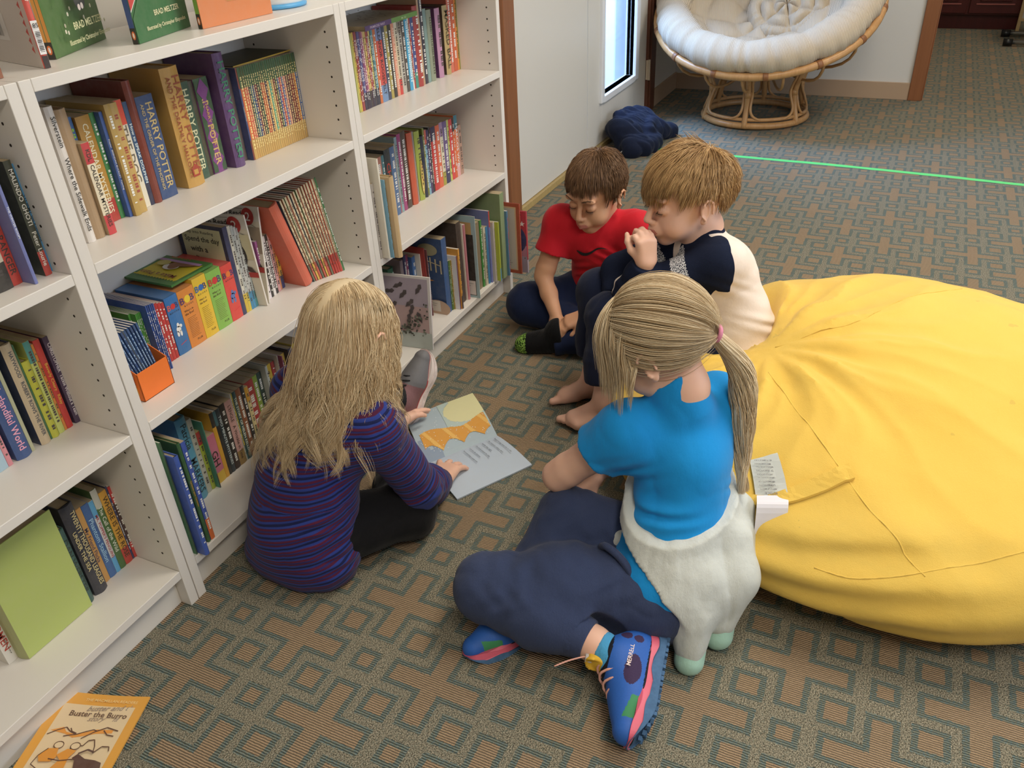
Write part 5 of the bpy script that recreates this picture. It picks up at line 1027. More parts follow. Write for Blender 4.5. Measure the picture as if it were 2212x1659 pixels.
def moon(x, y): return ((x-.78)*1.0)**2+((y-.72)*1.05)**2 < .30**2 or (x > .62 and y > .72)
f.fill(lambda x, y: moon(x, y), 'dcd9a8', 84, 84)
f.fill(lambda x, y: x < .28 and y < .30 + .12*math.sin(x*30) and not moon(x, y), '8a9cb4', 44, 44)
f.fill(lambda x, y: not moon(x, y) and y > .3 and x > .45, 'b4c8c4', 44, 44)
def cloud(x, y): return (y < .52+.10*math.sin(x*7+.6)-.25*abs(x-.5)) and (y > .10+.16*abs(math.sin(x*11))*(1-.4*x)) and .08 < x < .98
f.fill(cloud, 'd99a3c', 90, 90)
f.fill(lambda x, y: cloud(x, y) and (math.sin(x*25+y*9) > .78), 'e8b860', 90, 90)
rr = random.Random(4)
for k in range(90):
    x, y = rr.uniform(.04, .97), rr.uniform(.1, .95)
    if not moon(x, y): f.b.add([f.P(x-.006, y), f.P(x, y-.008), f.P(x+.006, y), f.P(x, y+.008)], [(0, 1, 2, 3)], C('e8ecec'))
f.k += 1
f.done()
f = Pg(t, (0, 0, 0), (1, 0, 0), (0, 1, 0), (0, 0, 1), 'page_print'); f.fn = PL
Xt = (PL(.9, .5)-PL(.9, .1)).normalized(); Yt = (PL(.9, .3)-PL(.5, .3)).normalized()
for k, (l, w_) in enumerate((('Batgirl swings down into an alley.', .082), ('She stopped a robbery there', .07), ('earlier that night.', .046), ('She looks around the alley', .066), ('and into the shadows,', .052), ('but everything is quiet now.', .068))):
    p = PL(.90-.093*k*.92, .10+.0*k, 2); p.z = .0135
    put_text(l, p, Xt, Yt, w_, .006, '4a5462', t, 'page_lettering')
f.k = 1
for k in range(46):
    x, y = rr.uniform(.1, .45), rr.uniform(.05, .5); f.line([(x, y), (x-.03*rr.random(), y+.07)], .0012, 'c8d4e2')
f.done()
# ================================================================= implicit surfaces for cloth and bodies
F32 = np.float32
def nrm(v): v = np.asarray(v, float); return v/np.linalg.norm(v)
class Sdf:
    def __init__(s): s.p = []; s.disp = None
    def _add(s, fn, k, op='+'): s.p.append((fn, k, op)); return s
    def cap(s, a, b, ra, rb=None, k=.02, op='+'):
        rb = ra if rb is None else rb; a = np.array(a, F32); b = np.array(b, F32); ab = b-a; L = float(ab@ab) or 1e-9
        def f(P):
            t = np.clip(((P-a)@ab)/L, 0, 1); d = P-a-t[..., None]*ab; return np.sqrt((d*d).sum(-1))-(ra+(rb-ra)*t)
        return s._add(f, k, op)
    def chain(s, pts, rs, k=.02, op='+'):
        for i in range(len(pts)-1): s.cap(pts[i], pts[i+1], rs[i], rs[i+1], k, op)
        return s
    def ell(s, c, r, R=None, k=.02, op='+'):
        c = np.array(c, F32); r = np.array(r, F32); R = None if R is None else np.array(R, F32)
        def f(P):
            q = P-c
            if R is not None: q = q@R
            k0 = np.sqrt(((q/r)**2).sum(-1)); k1 = np.sqrt(((q/(r*r))**2).sum(-1)); return k0*(k0-1)/np.maximum(k1, 1e-6)
        return s._add(f, k, op)
    def plane(s, p, n, k=.004):
        """cut away everything on the side n points to"""
        p = np.array(p, F32); n = np.array(nrm(n), F32)
        return s._add(lambda P: -((P-p)@n), k, '-')
    def cut(s, p, n, r=.07, k=.003):
        """cut a sleeve or leg end: the half-space n points to, only within r of p"""
        p = np.array(p, F32); n = np.array(nrm(n), F32); c = p+n*F32(r*.75)
        return s._add(lambda P: np.maximum(-((P-p)@n), np.sqrt(((P-c)**2).sum(-1))-r), k, '-')
    def fn(s, f, k=.01, op='+'): return s._add(f, k, op)
def smin(a, b, k):
    h = np.clip(.5+.5*(b-a)/k, 0, 1); return b*(1-h)+a*h-k*h*(1-h)
def total(sd, P):
    F = np.full(P.shape[:-1], 9.0, F32)
    for fn, k, op in sd.p:
        d = fn(P).astype(F32)
        F = smin(F, d, k) if op == '+' else -smin(-F, d, k)
    if sd.disp is not None: F = F+sd.disp(P).astype(F32)
    return F
def mesh_sdf(name, sd, lo, hi, vox, mats, parent=None, paint=None, attr=None):
    """surface nets over sparse blocks"""
    B = 8; lo = np.array(lo, F32); n = np.ceil((np.array(hi)-lo)/(vox*B)).astype(int); hd = vox*B*math.sqrt(3)/2
    g = np.stack(np.meshgrid(*[np.arange(q) for q in n], indexing='ij'), -1).reshape(-1, 3)
    cen = lo+(g+.5).astype(F32)*vox*B
    D = [(fn(cen), k, op) for fn, k, op in sd.p]
    F = np.full(len(cen), 9.0, F32); pos = np.full(len(cen), 9.0, F32)
    for d, k, op in D:
        if op == '+': F = smin(F, d, k); pos = np.minimum(pos, d)
        else: F = -smin(-F, d, k)
    if sd.disp is not None: F = F+sd.disp(cen)
    act = np.abs(F) < hd*1.25+vox*2+.004
    g = g[act]; Dc = [(d[act], k, op) for d, k, op in D]; pos = pos[act]
    off = np.stack(np.meshgrid(*[np.arange(B+2)]*3, indexing='ij'), -1).reshape(-1, 3)
    V = {}; keys_all = []; vpos = []; quads = []
    CH = 220
    NX = (n+1)*B+4
    def key(i): return (i[..., 0].astype(np.int64)*int(NX[1])+i[..., 1])*int(NX[2])+i[..., 2]
    for c0 in range(0, len(g), CH):
        gb = g[c0:c0+CH]; nb = len(gb)
        idx = gb[:, None, :]*B+off[None]; P = lo+idx.astype(F32)*F32(vox)
        F = np.full(P.shape[:2], 9.0, F32)
        for (fn, k, op), (dc, _, _) in zip(sd.p, Dc):
            q = dc[c0:c0+CH]
            sel = (q <= pos[c0:c0+CH]+2*hd*1.2+k*2+.01) if op == '+' else (q < hd*1.3+k*2+.01)
            if not sel.any(): continue
            d = fn(P[sel]).astype(F32)
            F[sel] = smin(F[sel], d, k) if op == '+' else -smin(-F[sel], d, k)
        if sd.disp is not None: F = F+sd.disp(P).astype(F32)
        F = F.reshape(nb, B+2, B+2, B+2); S = F < 0
        C8 = [(i, j, k) for i in (0, 1) for j in (0, 1) for k in (0, 1)]
        def sh(A, o): return A[:, o[0]:o[0]+B+1, o[1]:o[1]+B+1, o[2]:o[2]+B+1]
        cnt = sum(sh(S, o).astype(np.int8) for o in C8); m = (cnt > 0) & (cnt < 8)
        if not m.any(): continue
        acc = np.zeros(m.shape+(3,), F32); num = np.zeros(m.shape, F32)
        for a in C8:
            for ax in range(3):
                if a[ax]: continue
                b = list(a); b[ax] = 1; fa, fb = sh(F, a), sh(F, b); cr = (sh(S, a) != sh(S, b))
                t = np.where(cr, fa/np.where(np.abs(fa-fb) < 1e-9, 1e-9, fa-fb), 0)
                for q in range(3): acc[..., q] += np.where(cr, a[q]+(t if q == ax else 0), 0)
                num += cr
        bi, ci, cj, ck = np.nonzero(m)
        cell = gb[bi]*B+np.stack([ci, cj, ck], -1)
        vp = lo+(cell+acc[bi, ci, cj, ck]/num[bi, ci, cj, ck][:, None])*vox
        keys_all.append(key(cell)); vpos.append(vp)
        for ax in range(3):
            o1, o2 = [(1, 2), (2, 0), (0, 1)][ax]
            sl = [slice(1, B+1)]*3; a = S[(slice(None), *sl)]
            s2 = list(sl); s2[ax] = slice(2, B+2); b = S[(slice(None), *s2)]
            cr = a != b; q, i, j, k = np.nonzero(cr)
            if not len(q): continue
            base = gb[q]*B+np.stack([i, j, k], -1)+1
            e1 = np.zeros(3, int); e1[o1] = 1; e2 = np.zeros(3, int); e2[o2] = 1
            c_ = [key(base-e1-e2), key(base-e2), key(base), key(base-e1)]
            Q = np.stack(c_, -1); fl = a[q, i, j, k]
            Q[~fl] = Q[~fl][:, ::-1]
            quads.append(Q)
    K = np.concatenate(keys_all); VP = np.concatenate(vpos); Q = np.concatenate(quads)
    uk, first = np.unique(K, return_index=True); VP = VP[first]
    Qi = np.searchsorted(uk, Q); Qi = np.minimum(Qi, len(uk)-1); ok = (uk[Qi] == Q).all(1); Qi = Qi[ok]
    o = fast_mesh(name, VP, Qi, mats, parent, True)
    if paint is not None:
        cenf = VP[Qi].mean(1); o.data.polygons.foreach_set('material_index', paint(cenf).astype(np.int32))
    if attr is not None:
        for nm_, fn_ in (attr.items() if isinstance(attr, dict) else (('sc', attr),)):
            a = o.data.attributes.new(nm_, 'FLOAT', 'POINT'); a.data.foreach_set('value', fn_(VP).astype(F32))
    return o
def fast_mesh(name, V, Q, mats, parent=None, smooth=False):
    me = bpy.data.meshes.new(name); V = np.ascontiguousarray(V, F32); Q = np.ascontiguousarray(Q, np.int32)
    me.vertices.add(len(V)); me.vertices.foreach_set('co', V.ravel())
    k = Q.shape[1]; me.loops.add(Q.size); me.loops.foreach_set('vertex_index', Q.ravel())
    me.polygons.add(len(Q)); me.polygons.foreach_set('loop_start', np.arange(0, Q.size, k, dtype=np.int32))
    try: me.polygons.foreach_set('loop_total', np.full(len(Q), k, np.int32))
    except Exception: pass
    if smooth: me.polygons.foreach_set('use_smooth', np.ones(len(Q), bool))
    if not isinstance(mats, (list, tuple)): mats = [mats]
    for m in mats: me.materials.append(m)
    me.update(calc_edges=True)
    o = bpy.data.objects.new(name, me); COL.objects.link(o)
    if parent is not None: o.parent = parent
    return o
def sines(seed, f0, n=7, lac=1.45, gain=.72, aniso=(1, 1, 1)):
    """cheap smooth noise, about -1..1"""
    r = np.random.RandomState(seed); K = []; a = 1; f = f0; tot = 0
    for i in range(n):
        d = r.normal(size=3); d /= np.linalg.norm(d); K.append(((d*f*np.array(aniso)).astype(F32), r.uniform(0, 6.28), a)); tot += a; a *= gain; f *= lac
    def fn(P):
        o = 0; w = 0
        for kk, ph, am in K: v = np.sin(P@kk+ph+w*.9); o = o+am*v; w = v
        return o/tot*1.6
    return fn
# fabric materials -------------------------------------------------
def cloth_mat(name, col, rough=.9, heather=.12, bump=.15, sheen=.08, c2=None, scale=700, weave=900):
    b = NB(name, rough, .15); c = C(col); f = b.noise(scale, 2, .6, b.obj()); g = b.noise(8, 3, .5, b.obj())
    a = tuple(v*(1-heather) for v in c); d = C(c2) if c2 else tuple(min(1, v*(1+heather)) for v in c)
    m = b.mix(f, a, d); b.set('Base Color', b.mix(b.math('MULTIPLY', g, .25), m, tuple(v*.9 for v in c)))
    b.set('Sheen Weight', sheen); b.set('Sheen Roughness', .5)
    h = b.math('ADD', b.math('MULTIPLY', f, .5), b.math('MULTIPLY', b.noise(22, 5, .62, b.mapv(b.obj(), (1, 1.6, .7), (.3, .2, .5))), 6.0)); b.bump(h, bump*2.2, .0015); return b.m
# ================================================================= bean bag
def bean():
    s = Sdf(); cx, cy = 1.0, -1.27
    s.ell((cx, cy-.0, .140), (.625, .645, .200), k=.02)
    s.ell((cx+.12, cy-.02, .165), (.42, .45, .205), k=.10)
    s.ell((cx, cy+.02, .10), (.605, .625, .12), k=.08)
    s.plane((0, 0, .001), (0, 0, -1), .03)
    s.cap((.33, -.935, .08), (.46, -.89, .42), .125, .115, k=.05, op='-')          # the girl leaning back
    s.ell((1.09, -.80, .335), (.17, .17, .15), k=.08, op='-')                     # seat of the boy
    p0 = np.array([.93, -.98, .29], F32); w1 = sines(3, 7, 5); w2 = sines(9, 22, 5)
    def disp(P):
        q = P-p0; r = np.sqrt(q[..., 0]**2+q[..., 1]**2)+1e-4; a = np.arctan2(q[..., 1], q[..., 0])
        fall = np.exp(-r/.34)*np.clip(r/.16, 0, 1)**2*1.25; up_ = np.clip(P[..., 2]/.2, 0, 1)
        fo = np.abs(np.sin(a*6.3+1.3*w1(P)+.6*np.sin(r*9)))**.7
        d = .024*fall*(fo-.6)*up_
        fo2 = np.abs(np.sin(a*13+2.2*w1(P)+3))**.8
        d = d+.010*np.exp(-r/.5)*(fo2-.6)*up_*np.clip(r/.2, 0, 1)-.02*np.exp(-(r/.09)**2)*-1
        # compressed folds low by the girl's back
        z = P[..., 2]; t = P[..., 0]*.2+z*1.0
        near = np.exp(-(((P[..., 0]-.42)/.16)**2+((P[..., 1]+1.22)/.22)**2))
        d = d+.006*near*np.sin(z*95+2*w1(P)+P[..., 1]*10)
        d = d+.006*w1(P)+.0022*w2(P)
        return d
    s.disp = disp; return s
m = NB('yellow_cotton_twill', .9, .1); P_ = m.pos(); g = m.noise(2.2, 4, .6, P_); sp = m.noise(7, 5, .7, P_)
base = m.mix(g, C('dfb64e'), C('eac766'))
xz = m.xyz(P_); low = m.math('MULTIPLY', m.noise(5, 5, .65, P_), 1.0)
grime = m.ramp(m.noise(1.7, 5, .7, m.mapv(P_, (1, 1, 2.5))), [(.5, (0, 0, 0)), (.72, (1, 1, 1))])
base = m.mix(m.math('MULTIPLY', grime, .28), base, C('b5a860'))
spot = m.math('GREATER_THAN', m.noise(26, 2, .4, P_), .755); base = m.mix(m.math('MULTIPLY', spot, .25), base, C('8f8450'))
m.set('Base Color', base); m.set('Sheen Weight', .12); m.bump(m.math('ADD', m.math('MULTIPLY', m.noise(28, 4, .6, m.mapv(P_, (1, 3, 3), (0, 0, .5))), 1.5), m.noise(500, 2, .5, P_)), .22, .003)
M_BEAN = m.m
bb = empty('bean_bag', (0, 0, 0), label='huge yellow cotton bean bag sagging on the carpet', cat='bean bag')
BEAN = bean()
cover = mesh_sdf('cover', BEAN, (.2, -2.0, -.01), (1.75, -.5, .48), .0085, M_BEAN, bb)
def on_bag(x, y, lift=.0):
    """height of the bag's upper side over a floor point"""
    z = np.linspace(.44, .0, 300).astype(F32); P = np.stack([np.full(300, x, F32), np.full(300, y, F32), z], -1); f = total(BEAN, P)
    i = np.argmax(f < 0); return float(z[i])+lift if f[i] < 0 else .05
# seams (surface lines) and handle
def seam(pts, r=.0022, n=10, lift=.0005, name='seam', material=None):
    P = [Vector((p[0], p[1], 0)) for p in pts]; P = bz(P, n); b = MB(); b.tube([(p.x, p.y, on_bag(p.x, p.y, lift)) for p in P], r, 6); return b.build(name, material or M_BEAN, bb, True)
# ================================================================= people
def skin_mat(name, col, red):
    b = NB(name, .5, .4); P = b.obj(); f = b.noise(9, 4, .6, P); g = b.noise(60, 3, .6, P); c = C(col); r = C(red)
    m = b.mix(b.math('MULTIPLY', f, .55), c, r); m = b.mix(b.math('MULTIPLY', g, .12), m, tuple(v*.8 for v in c))
    b.set('Base Color', m); b.set('Subsurface Weight', .12); b.set('Subsurface Radius', (.012, .005, .003)); b.set('Subsurface Scale', .6); b.bump(b.noise(900, 2, .5, P), .05, .0004); return b.m
def lip_mat(name, col): return plain(name, col, .4, .5, nz=(120, .1, .05))
def hair_mat(name, dark, light, rough=.38):
    b = NB(name, rough, .45); r = b.n('ShaderNodeNewGeometry').outputs['Random Per Island']
    b.set('Base Color', b.ramp(r, [(0, C(dark)), (.45, tuple((x+y)/2 for x, y in zip(C(dark), C(light)))), (1, C(light))])); b.set('Anisotropic', .4); return b.m
class Frame:
    def __init__(s, o, fwd, up, sc=1.0):
        s.o = np.array(o, float); f = nrm(fwd); u = np.array(up, float); u = u-f*(u@f); u /= np.linalg.norm(u); x = np.cross(f, u)   # x: person's right
        s.R = np.stack([x, f, u], 1); s.s = sc
    def __call__(s, *p): return s.o + s.R@(np.array(p, float)*s.s)
    def inv(s, P): return (P-s.o)@s.R/s.s
def add_head(s, H, neck, nr=.036, eyes=1):
    k = H.s; R = H.R
    def E(c, r, kk=.012, op='+', RR=None): s.ell(H(*c), np.array(r)*k, R if RR is None else RR, kk*k, op)
    s.chain([H(0, -.022, -.03), (np.array(H(0, -.018, -.085))+neck)/2, neck], [.040*k, nr*.98, nr*1.12], .02)
    E((0, -.012, .026), (.071, .088, .080)); E((0, .022, -.034), (.054, .056, .066), .025); E((0, .056, -.088), (.020, .018, .017), .022)
    for q in (-1, 1):
        E((q*.031, .047, -.050), (.026, .026, .026), .022)
        E((q*.027, .078, .020), (.022, .012, .009), .018)                       # brow
        E((q*.028, .095, -.002), (.017, .012, .0105), .016, '-')                 # socket
        E((q*.028, .0715, -.007), (.0142, .0130, .0118), .006)                   # lidded eyeball
    s.cap(H(0, .081, .004), H(0, .099, -.033), .0058*k, .0085*k, .010*k)
    for q in (-1, 1): s.cap(H(q*.006, .091, -.040), H(q*.0095, .087, -.039), .0062*k, .0052*k, .006*k)
    for q in (-1, 1): E((q*.0045, .0965, -.0455), (.0024, .0024, .004), .002, '-')
    E((0, .080, -.062), (.021, .014, .015), .014)
    for q in (-1, 1):
        s.cap(H(0, .0925, -.0575), H(q*.016, .0845, -.0605), .0048*k, .0024*k, .004*k)
        s.cap(H(0, .0915, -.0675), H(q*.014, .0835, -.0650), .0056*k, .0028*k, .004*k)
        s.cap(H(0, .0975, -.0625), H(q*.017, .0880, -.0622), .0010*k, .0008*k, .002*k, '-')
    for q in (-1, 1):                                                             # ears
        a = Frame(H(q*.072, -.008, -.012), H.R@np.array([q*.95, -.35, 0]), H.R[:, 2])
        s.ell(a.o, np.array((.016, .006, .024))*k, a.R, .006*k)
        rim = [H(q*(.072+.010), -.008+.0135*math.cos(t), -.010+.0245*math.sin(t)) for t in np.linspace(-1.1, 3.6, 9)]
        for i, p in enumerate(rim): rim[i] = np.array(p)+H.R@np.array([q*.004, 0, 0])*(1 if 1 < i < 7 else 0)*k
        s.chain(rim, [.0030*k]*9, .003*k)
        s.ell(H(q*.0855, .000, -.013), np.array((.006, .009, .013))*k, H.R, .005*k, '-')
        s.ell(H(q*.073, -.002, -.038), np.array((.006, .008, .008))*k, H.R, .006*k)
def add_hand(s, W, fwd, nrmv, side, curl=(.3, .3, .3, .3), sc=1.0, spread=.10, thumb=(.5, .2), k=.006, thumb_in=0):
    """W wrist, fwd towards the fingers, nrmv out of the back of the hand, side +1/-1 where the thumb is"""
    f = nrm(fwd); n = np.array(nrmv, float); n = n-f*(n@f); n /= np.linalg.norm(n); x = np.cross(f, n)*side; W = np.array(W, float)
    def Q(a, b, c): return W+(x*a+f*b+n*c)*sc
    bx = [.021, .0075, -.006, -.019]; ln = [(.021, .015, .012), (.024, .016, .013), (.022, .015, .012), (.017, .012, .011)]; by = [.058, .060, .057, .051]
    for i in range(4): s.cap(Q(bx[i]*.75, .006, 0), Q(bx[i], by[i], .001), .0125*sc, .0095*sc, .012)
    for i in range(4):
        a = spread*(1.5-i); ang = 0; p = Q(bx[i], by[i]-.002, .001); r = [.0080, .0074, .0066, .0056] if i != 3 else [.007, .0065, .0058, .005]
        for j in range(3):
            ang += curl[i]*(1.0 if j == 0 else 1.15); d = (f*math.cos(ang)+x*math.sin(a)*math.cos(ang)-n*math.sin(ang)); q = p+d*ln[i][j]*sc
            s.cap(p, q, r[j]*sc, r[j+1]*sc, .0022 if j else .004); p = q
    b0 = Q(.014, .012, -.004); t1 = Q(.033, .036-.01*thumb_in, -.006-.012*thumb[0]); t2 = Q(.041-.012*thumb[1], .055, -.010-.022*thumb[0]); t3 = Q(.042-.022*thumb[1], .070, -.014-.028*thumb[0])
    s.cap(b0, t1, .0125*sc, .0095*sc, .010); s.cap(t1, t2, .0085*sc, .0075*sc, .003); s.cap(t2, t3, .0075*sc, .0058*sc, .003)
def add_foot(s, A, toe, up, side, sc=1.0):
    """A ankle, toe direction, up out of the instep, side +1 where the big toe is"""
    f = nrm(toe); u = np.array(up, float); u = u-f*(u@f); u /= np.linalg.norm(u); x = np.cross(f, u)*side; A = np.array(A, float)
    def Q(a, b, c): return A+(x*a+f*b+u*c)*sc
    s.cap(Q(0, -.002, .012), Q(0, -.022, -.028), .030*sc, .024*sc, .02); s.cap(Q(.004, .0, -.012), Q(.010, .075, -.034), .028*sc, .0175*sc, .02)
    s.cap(Q(-.006, -.01, -.030), Q(-.018, .070, -.040), .020*sc, .013*sc, .015); s.cap(Q(.012, .05, -.036), Q(.016, .082, -.040), .018*sc, .014*sc, .012)
    s.cap(Q(.0, -.02, -.035), Q(0, .08, -.042), .017*sc, .011*sc, .02)
    for i in range(5):
        x0 = .019-.0105*i; y0 = .088-.005*i-.002*i*i*.4; r = (.0105, .0082, .0075, .007, .0065)[i]; L = (.022, .018, .016, .014, .012)[i]
        s.cap(Q(x0, y0-.008, -.041), Q(x0+.001, y0+L, -.044), r*sc, r*.92*sc, .0035)
# ---------------------------------------------------------------- hair
def strands(name, pts, r0, mats, parent, taper=3.0, cap=None):
    """pts (N,S,3) -> thin three-sided tubes"""
    N, S, _ = pts.shape; T = np.gradient(pts, axis=1); T /= np.linalg.norm(T, axis=2, keepdims=True)+1e-9
    ref = np.array([.3, .5, .81]); U = np.cross(T, ref); U /= np.linalg.norm(U, axis=2, keepdims=True)+1e-9; W = np.cross(T, U)
    t = np.linspace(0, 1, S); r0 = np.broadcast_to(np.asarray(r0, float).reshape(-1, 1), (N, 1)); r = r0*(1-.92*t[None]**taper)
    V = np.stack([pts+(U*math.cos(a)+W*math.sin(a))*r[..., None] for a in (0, 2*PI/3, 4*PI/3)], 2).reshape(-1, 3)
    b = (np.arange(N)[:, None]*S+np.arange(S-1)[None])*3
    Q = np.concatenate([np.stack([b+k, b+(k+1) % 3, b+3+(k+1) % 3, b+3+k], -1).reshape(-1, 4) for k in range(3)])
    if cap is not None: Q = np.concatenate([Q, cap[1]+len(V)]); V = np.concatenate([V, cap[0]])
    return fast_mesh(name, V, Q, mats, parent, True)
def scalp_roots(n, test, seed=1):
    r = np.random.RandomState(seed); v = r.normal(size=(n*6, 3)); v /= np.linalg.norm(v, axis=1, keepdims=True); v = v[test(v)]; return v[:n]
SC, SR = np.array([0, -.012, .026]), np.array([.073, .090, .082])
def cap_mesh(H, test, off=1.02):
    a = []; nu, nv = 48, 30; q = []
    for j in range(nv+1):
        for i in range(nu): th, ph = PI*j/nv, 2*PI*i/nu; a.append((math.sin(th)*math.cos(ph), math.sin(th)*math.sin(ph), math.cos(th)))
    a = np.array(a); P = np.array([H(*(SC+v*SR*off)) for v in a]); ok = test(a)
    for j in range(nv):
        for i in range(nu):
            i2 = (i+1) % nu; f = [j*nu+i, j*nu+i2, (j+1)*nu+i2, (j+1)*nu+i]
            if all(ok[k] for k in f): q.append(f[::-1])
    return P, np.array(q, np.int32)
def grow(H, roots, flow, length, S=14, grav=0., lift=.004, seed=3, colliders=(), stiff=.5, wave=(0, 0), clump=0., nclump=60, jitter=.15, gdir=(0, 0, -1), lean_out=0.0):
    rg = np.random.RandomState(seed); N = len(roots); L = np.broadcast_to(length, (N,))*rg.uniform(.82, 1.08, N); st = (L/(S-1))[:, None]*1.0
    p = SC+roots*SR*1.01; v = flow(roots, p); v /= np.linalg.norm(v, axis=1, keepdims=True)+1e-9; out = [p.copy()]
    g = H.R.T@np.array(gdir, float); jit = rg.normal(size=(N, 3))*jitter; lf = rg.uniform(.3, 1.4, N)*lift
    for i in range(1, S):
        t = i/(S-1); fl = flow((p-SC)/SR, p); fl /= np.linalg.norm(fl, axis=1, keepdims=True)+1e-9
        d = v*stiff+fl*(1-stiff)*(1-t*min(1, grav*1.3))+g*grav*t*1.2+jit*.12
        d /= np.linalg.norm(d, axis=1, keepdims=True)+1e-9; v = d; p = p+d*st/H.s
        q = (p-SC)/SR; r = np.linalg.norm(q, axis=1, keepdims=True); need = 1.03+(lf*math.sin(PI*min(1, t*1.2)*.5)/.08)[:, None]*(1+lean_out*t)
        p = np.where(r < need, SC+q/np.maximum(r, 1e-6)*need*SR, p)
        if colliders:
            Pw = H.o+(p*H.s)@H.R.T
            for (c, rad, RR) in colliders:
                ql = (Pw-c)@RR/rad; rr = np.linalg.norm(ql, axis=1, keepdims=True); Pw = np.where(rr < 1, c+((ql/np.maximum(rr, 1e-6))*rad)@RR.T, Pw)
            p = H.inv(Pw)
        out.append(p.copy())
    P = np.stack(out, 1); P = H.o+(P*H.s)@H.R.T
    if clump:
        gi = rg.choice(N, min(nclump, N), replace=False); D = ((roots[:, None]-roots[gi][None])**2).sum(-1); own = gi[D.argmin(1)]
        t = np.linspace(0, 1, S)[None, :, None]; c = clump*t**1.5; off = P[:, :1]-P[own][:, :1]
        P = P*(1-c)+(P[own]+off*(1-t*.75))*c
        if wave[0]:
            ph = rg.uniform(0, 6.28, N)[own][:, None]; A = wave[0]*np.linspace(0, 1, S)[None]**1.3*rg.uniform(.5, 1.3, N)[own][:, None]; fr = wave[1]*rg.uniform(.8, 1.2, N)[own][:, None]
            s_ = np.linspace(0, 1, S)[None]*fr+ph; ax = H.R[:, 0]; ay = H.R[:, 1]
            P = P+(A*np.sin(s_))[..., None]*ax+(A*.7*np.cos(s_*.9))[..., None]*ay
    return P
def whorl_flow(cr, down=.25):
    cr = np.array(cr, float); cr /= np.linalg.norm(cr)
    def fl(n, p):
        n = n/(np.linalg.norm(n, axis=1, keepdims=True)+1e-9); d = n-cr; d = d-n*(d*n).sum(1, keepdims=True); d /= np.linalg.norm(d, axis=1, keepdims=True)+1e-9
        g = np.array([0, 0, -1.]); gt = g-n*(n@g)[:, None]; return d+gt*down
    return fl
def brows(H, par, material, col_l=.0):
    pts = []; r = np.random.RandomState(2)
    for q in (-1, 1):
        for i in range(60):
            u = r.uniform(0, 1); x = q*(.013+.030*u); z = .0215+.007*math.sin(u*2.6)+r.normal()*.0012; y = .0945-.012*u*u
            a = np.array([x, y, z]); b = a+np.array([q*.006, -.0015, .0012*(1-2*u)]); pts.append([H(*a), H(*((a+b)/2+[0, .0008, 0])), H(*b)])
    strands('eyebrow', np.array(pts), .00045, material, par)
def lashes(H, par, material, low=0):
    for q in (-1, 1):
        pts = [H(q*.028+.0145*math.sin(a)*1.0, .0715+.0139*math.cos(a)*.98, -.0105-.0028*math.cos(a)) for a in np.linspace(-.95, .95, 12)]
        b = MB(); b.tube(pts, [.0003]+[.0009]*10+[.0003], 6); b.build('eyelash', material, par, True)
        st = []
        for a in np.linspace(-.85, .85, 16):
            p0 = np.array([q*.028+.0145*math.sin(a), .0715+.0142*math.cos(a), -.0112-.0026*math.cos(a)]); p1 = p0+np.array([.003*math.sin(a), .0045, -.0045]); st.append([H(*p0), H(*((p0+p1)/2)), H(*p1)])
        strands('eyelash', np.array(st), .0003, material, par)
def lips_paint(H):
    def f(c):
        q = H.inv(c); up_ = ((q[:, 0]/.0195)**2+((q[:, 2]+.0628)/(.0098))**2 < 1) & (q[:, 1] > .078)
        cup = (q[:, 2] > -.0565+.25*np.abs(np.abs(q[:, 0])-.004)) | (q[:, 2] < -.0722)
        return (up_ & ~cup).astype(int)
    return f
def seg_dist(P, a, b):
    a = np.array(a, float); b = np.array(b, float); ab = b-a; t = np.clip((P-a)@ab/(ab@ab), 0, 1); return np.linalg.norm(P-a-t[:, None]*ab, axis=1), t
M_LASH = mat('dark_lash', '2a1c14', .6)
DOWN = (0, 0, -1)
A3 = lambda *p: np.array(p, float)
def person(loc, label): return empty('person', (0, 0, 0), label=label, cat='person')
def folds(seed, amp, f=28, an=(1, 1, 1)):
    a = sines(seed, f, 6, aniso=an); b = sines(seed+50, f*.45, 4)
    return lambda P: amp*1.35*(np.abs(a(P))**.75*-1+.45+.5*b(P))
def joint_folds(pts, amp=.003, rad=.05, freq=170):
    """rings of cloth folds around bent joints; pts: (centre, axis)"""
    def f(P):
        o = 0
        for c, ax, am in pts:
            c_ = np.array(c, F32); ax = np.array(nrm(ax), F32); q = P-c_; w = np.exp(-(q*q).sum(-1)/(rad*rad)); o = o+am*amp*w*np.sin((q@ax)*freq+3*np.sin(q[..., 2]*40+q[..., 0]*25))
        return o
    return f
def addf(*fs): return lambda P: sum(f(P) for f in fs)
SKIN_L = skin_mat('fair_skin', 'ebc3ab', 'dc9c88'); SKIN_T = skin_mat('light_tan_skin', 'dba985', 'c48b6c')
LIP1 = lip_mat('lips', 'c87f72')
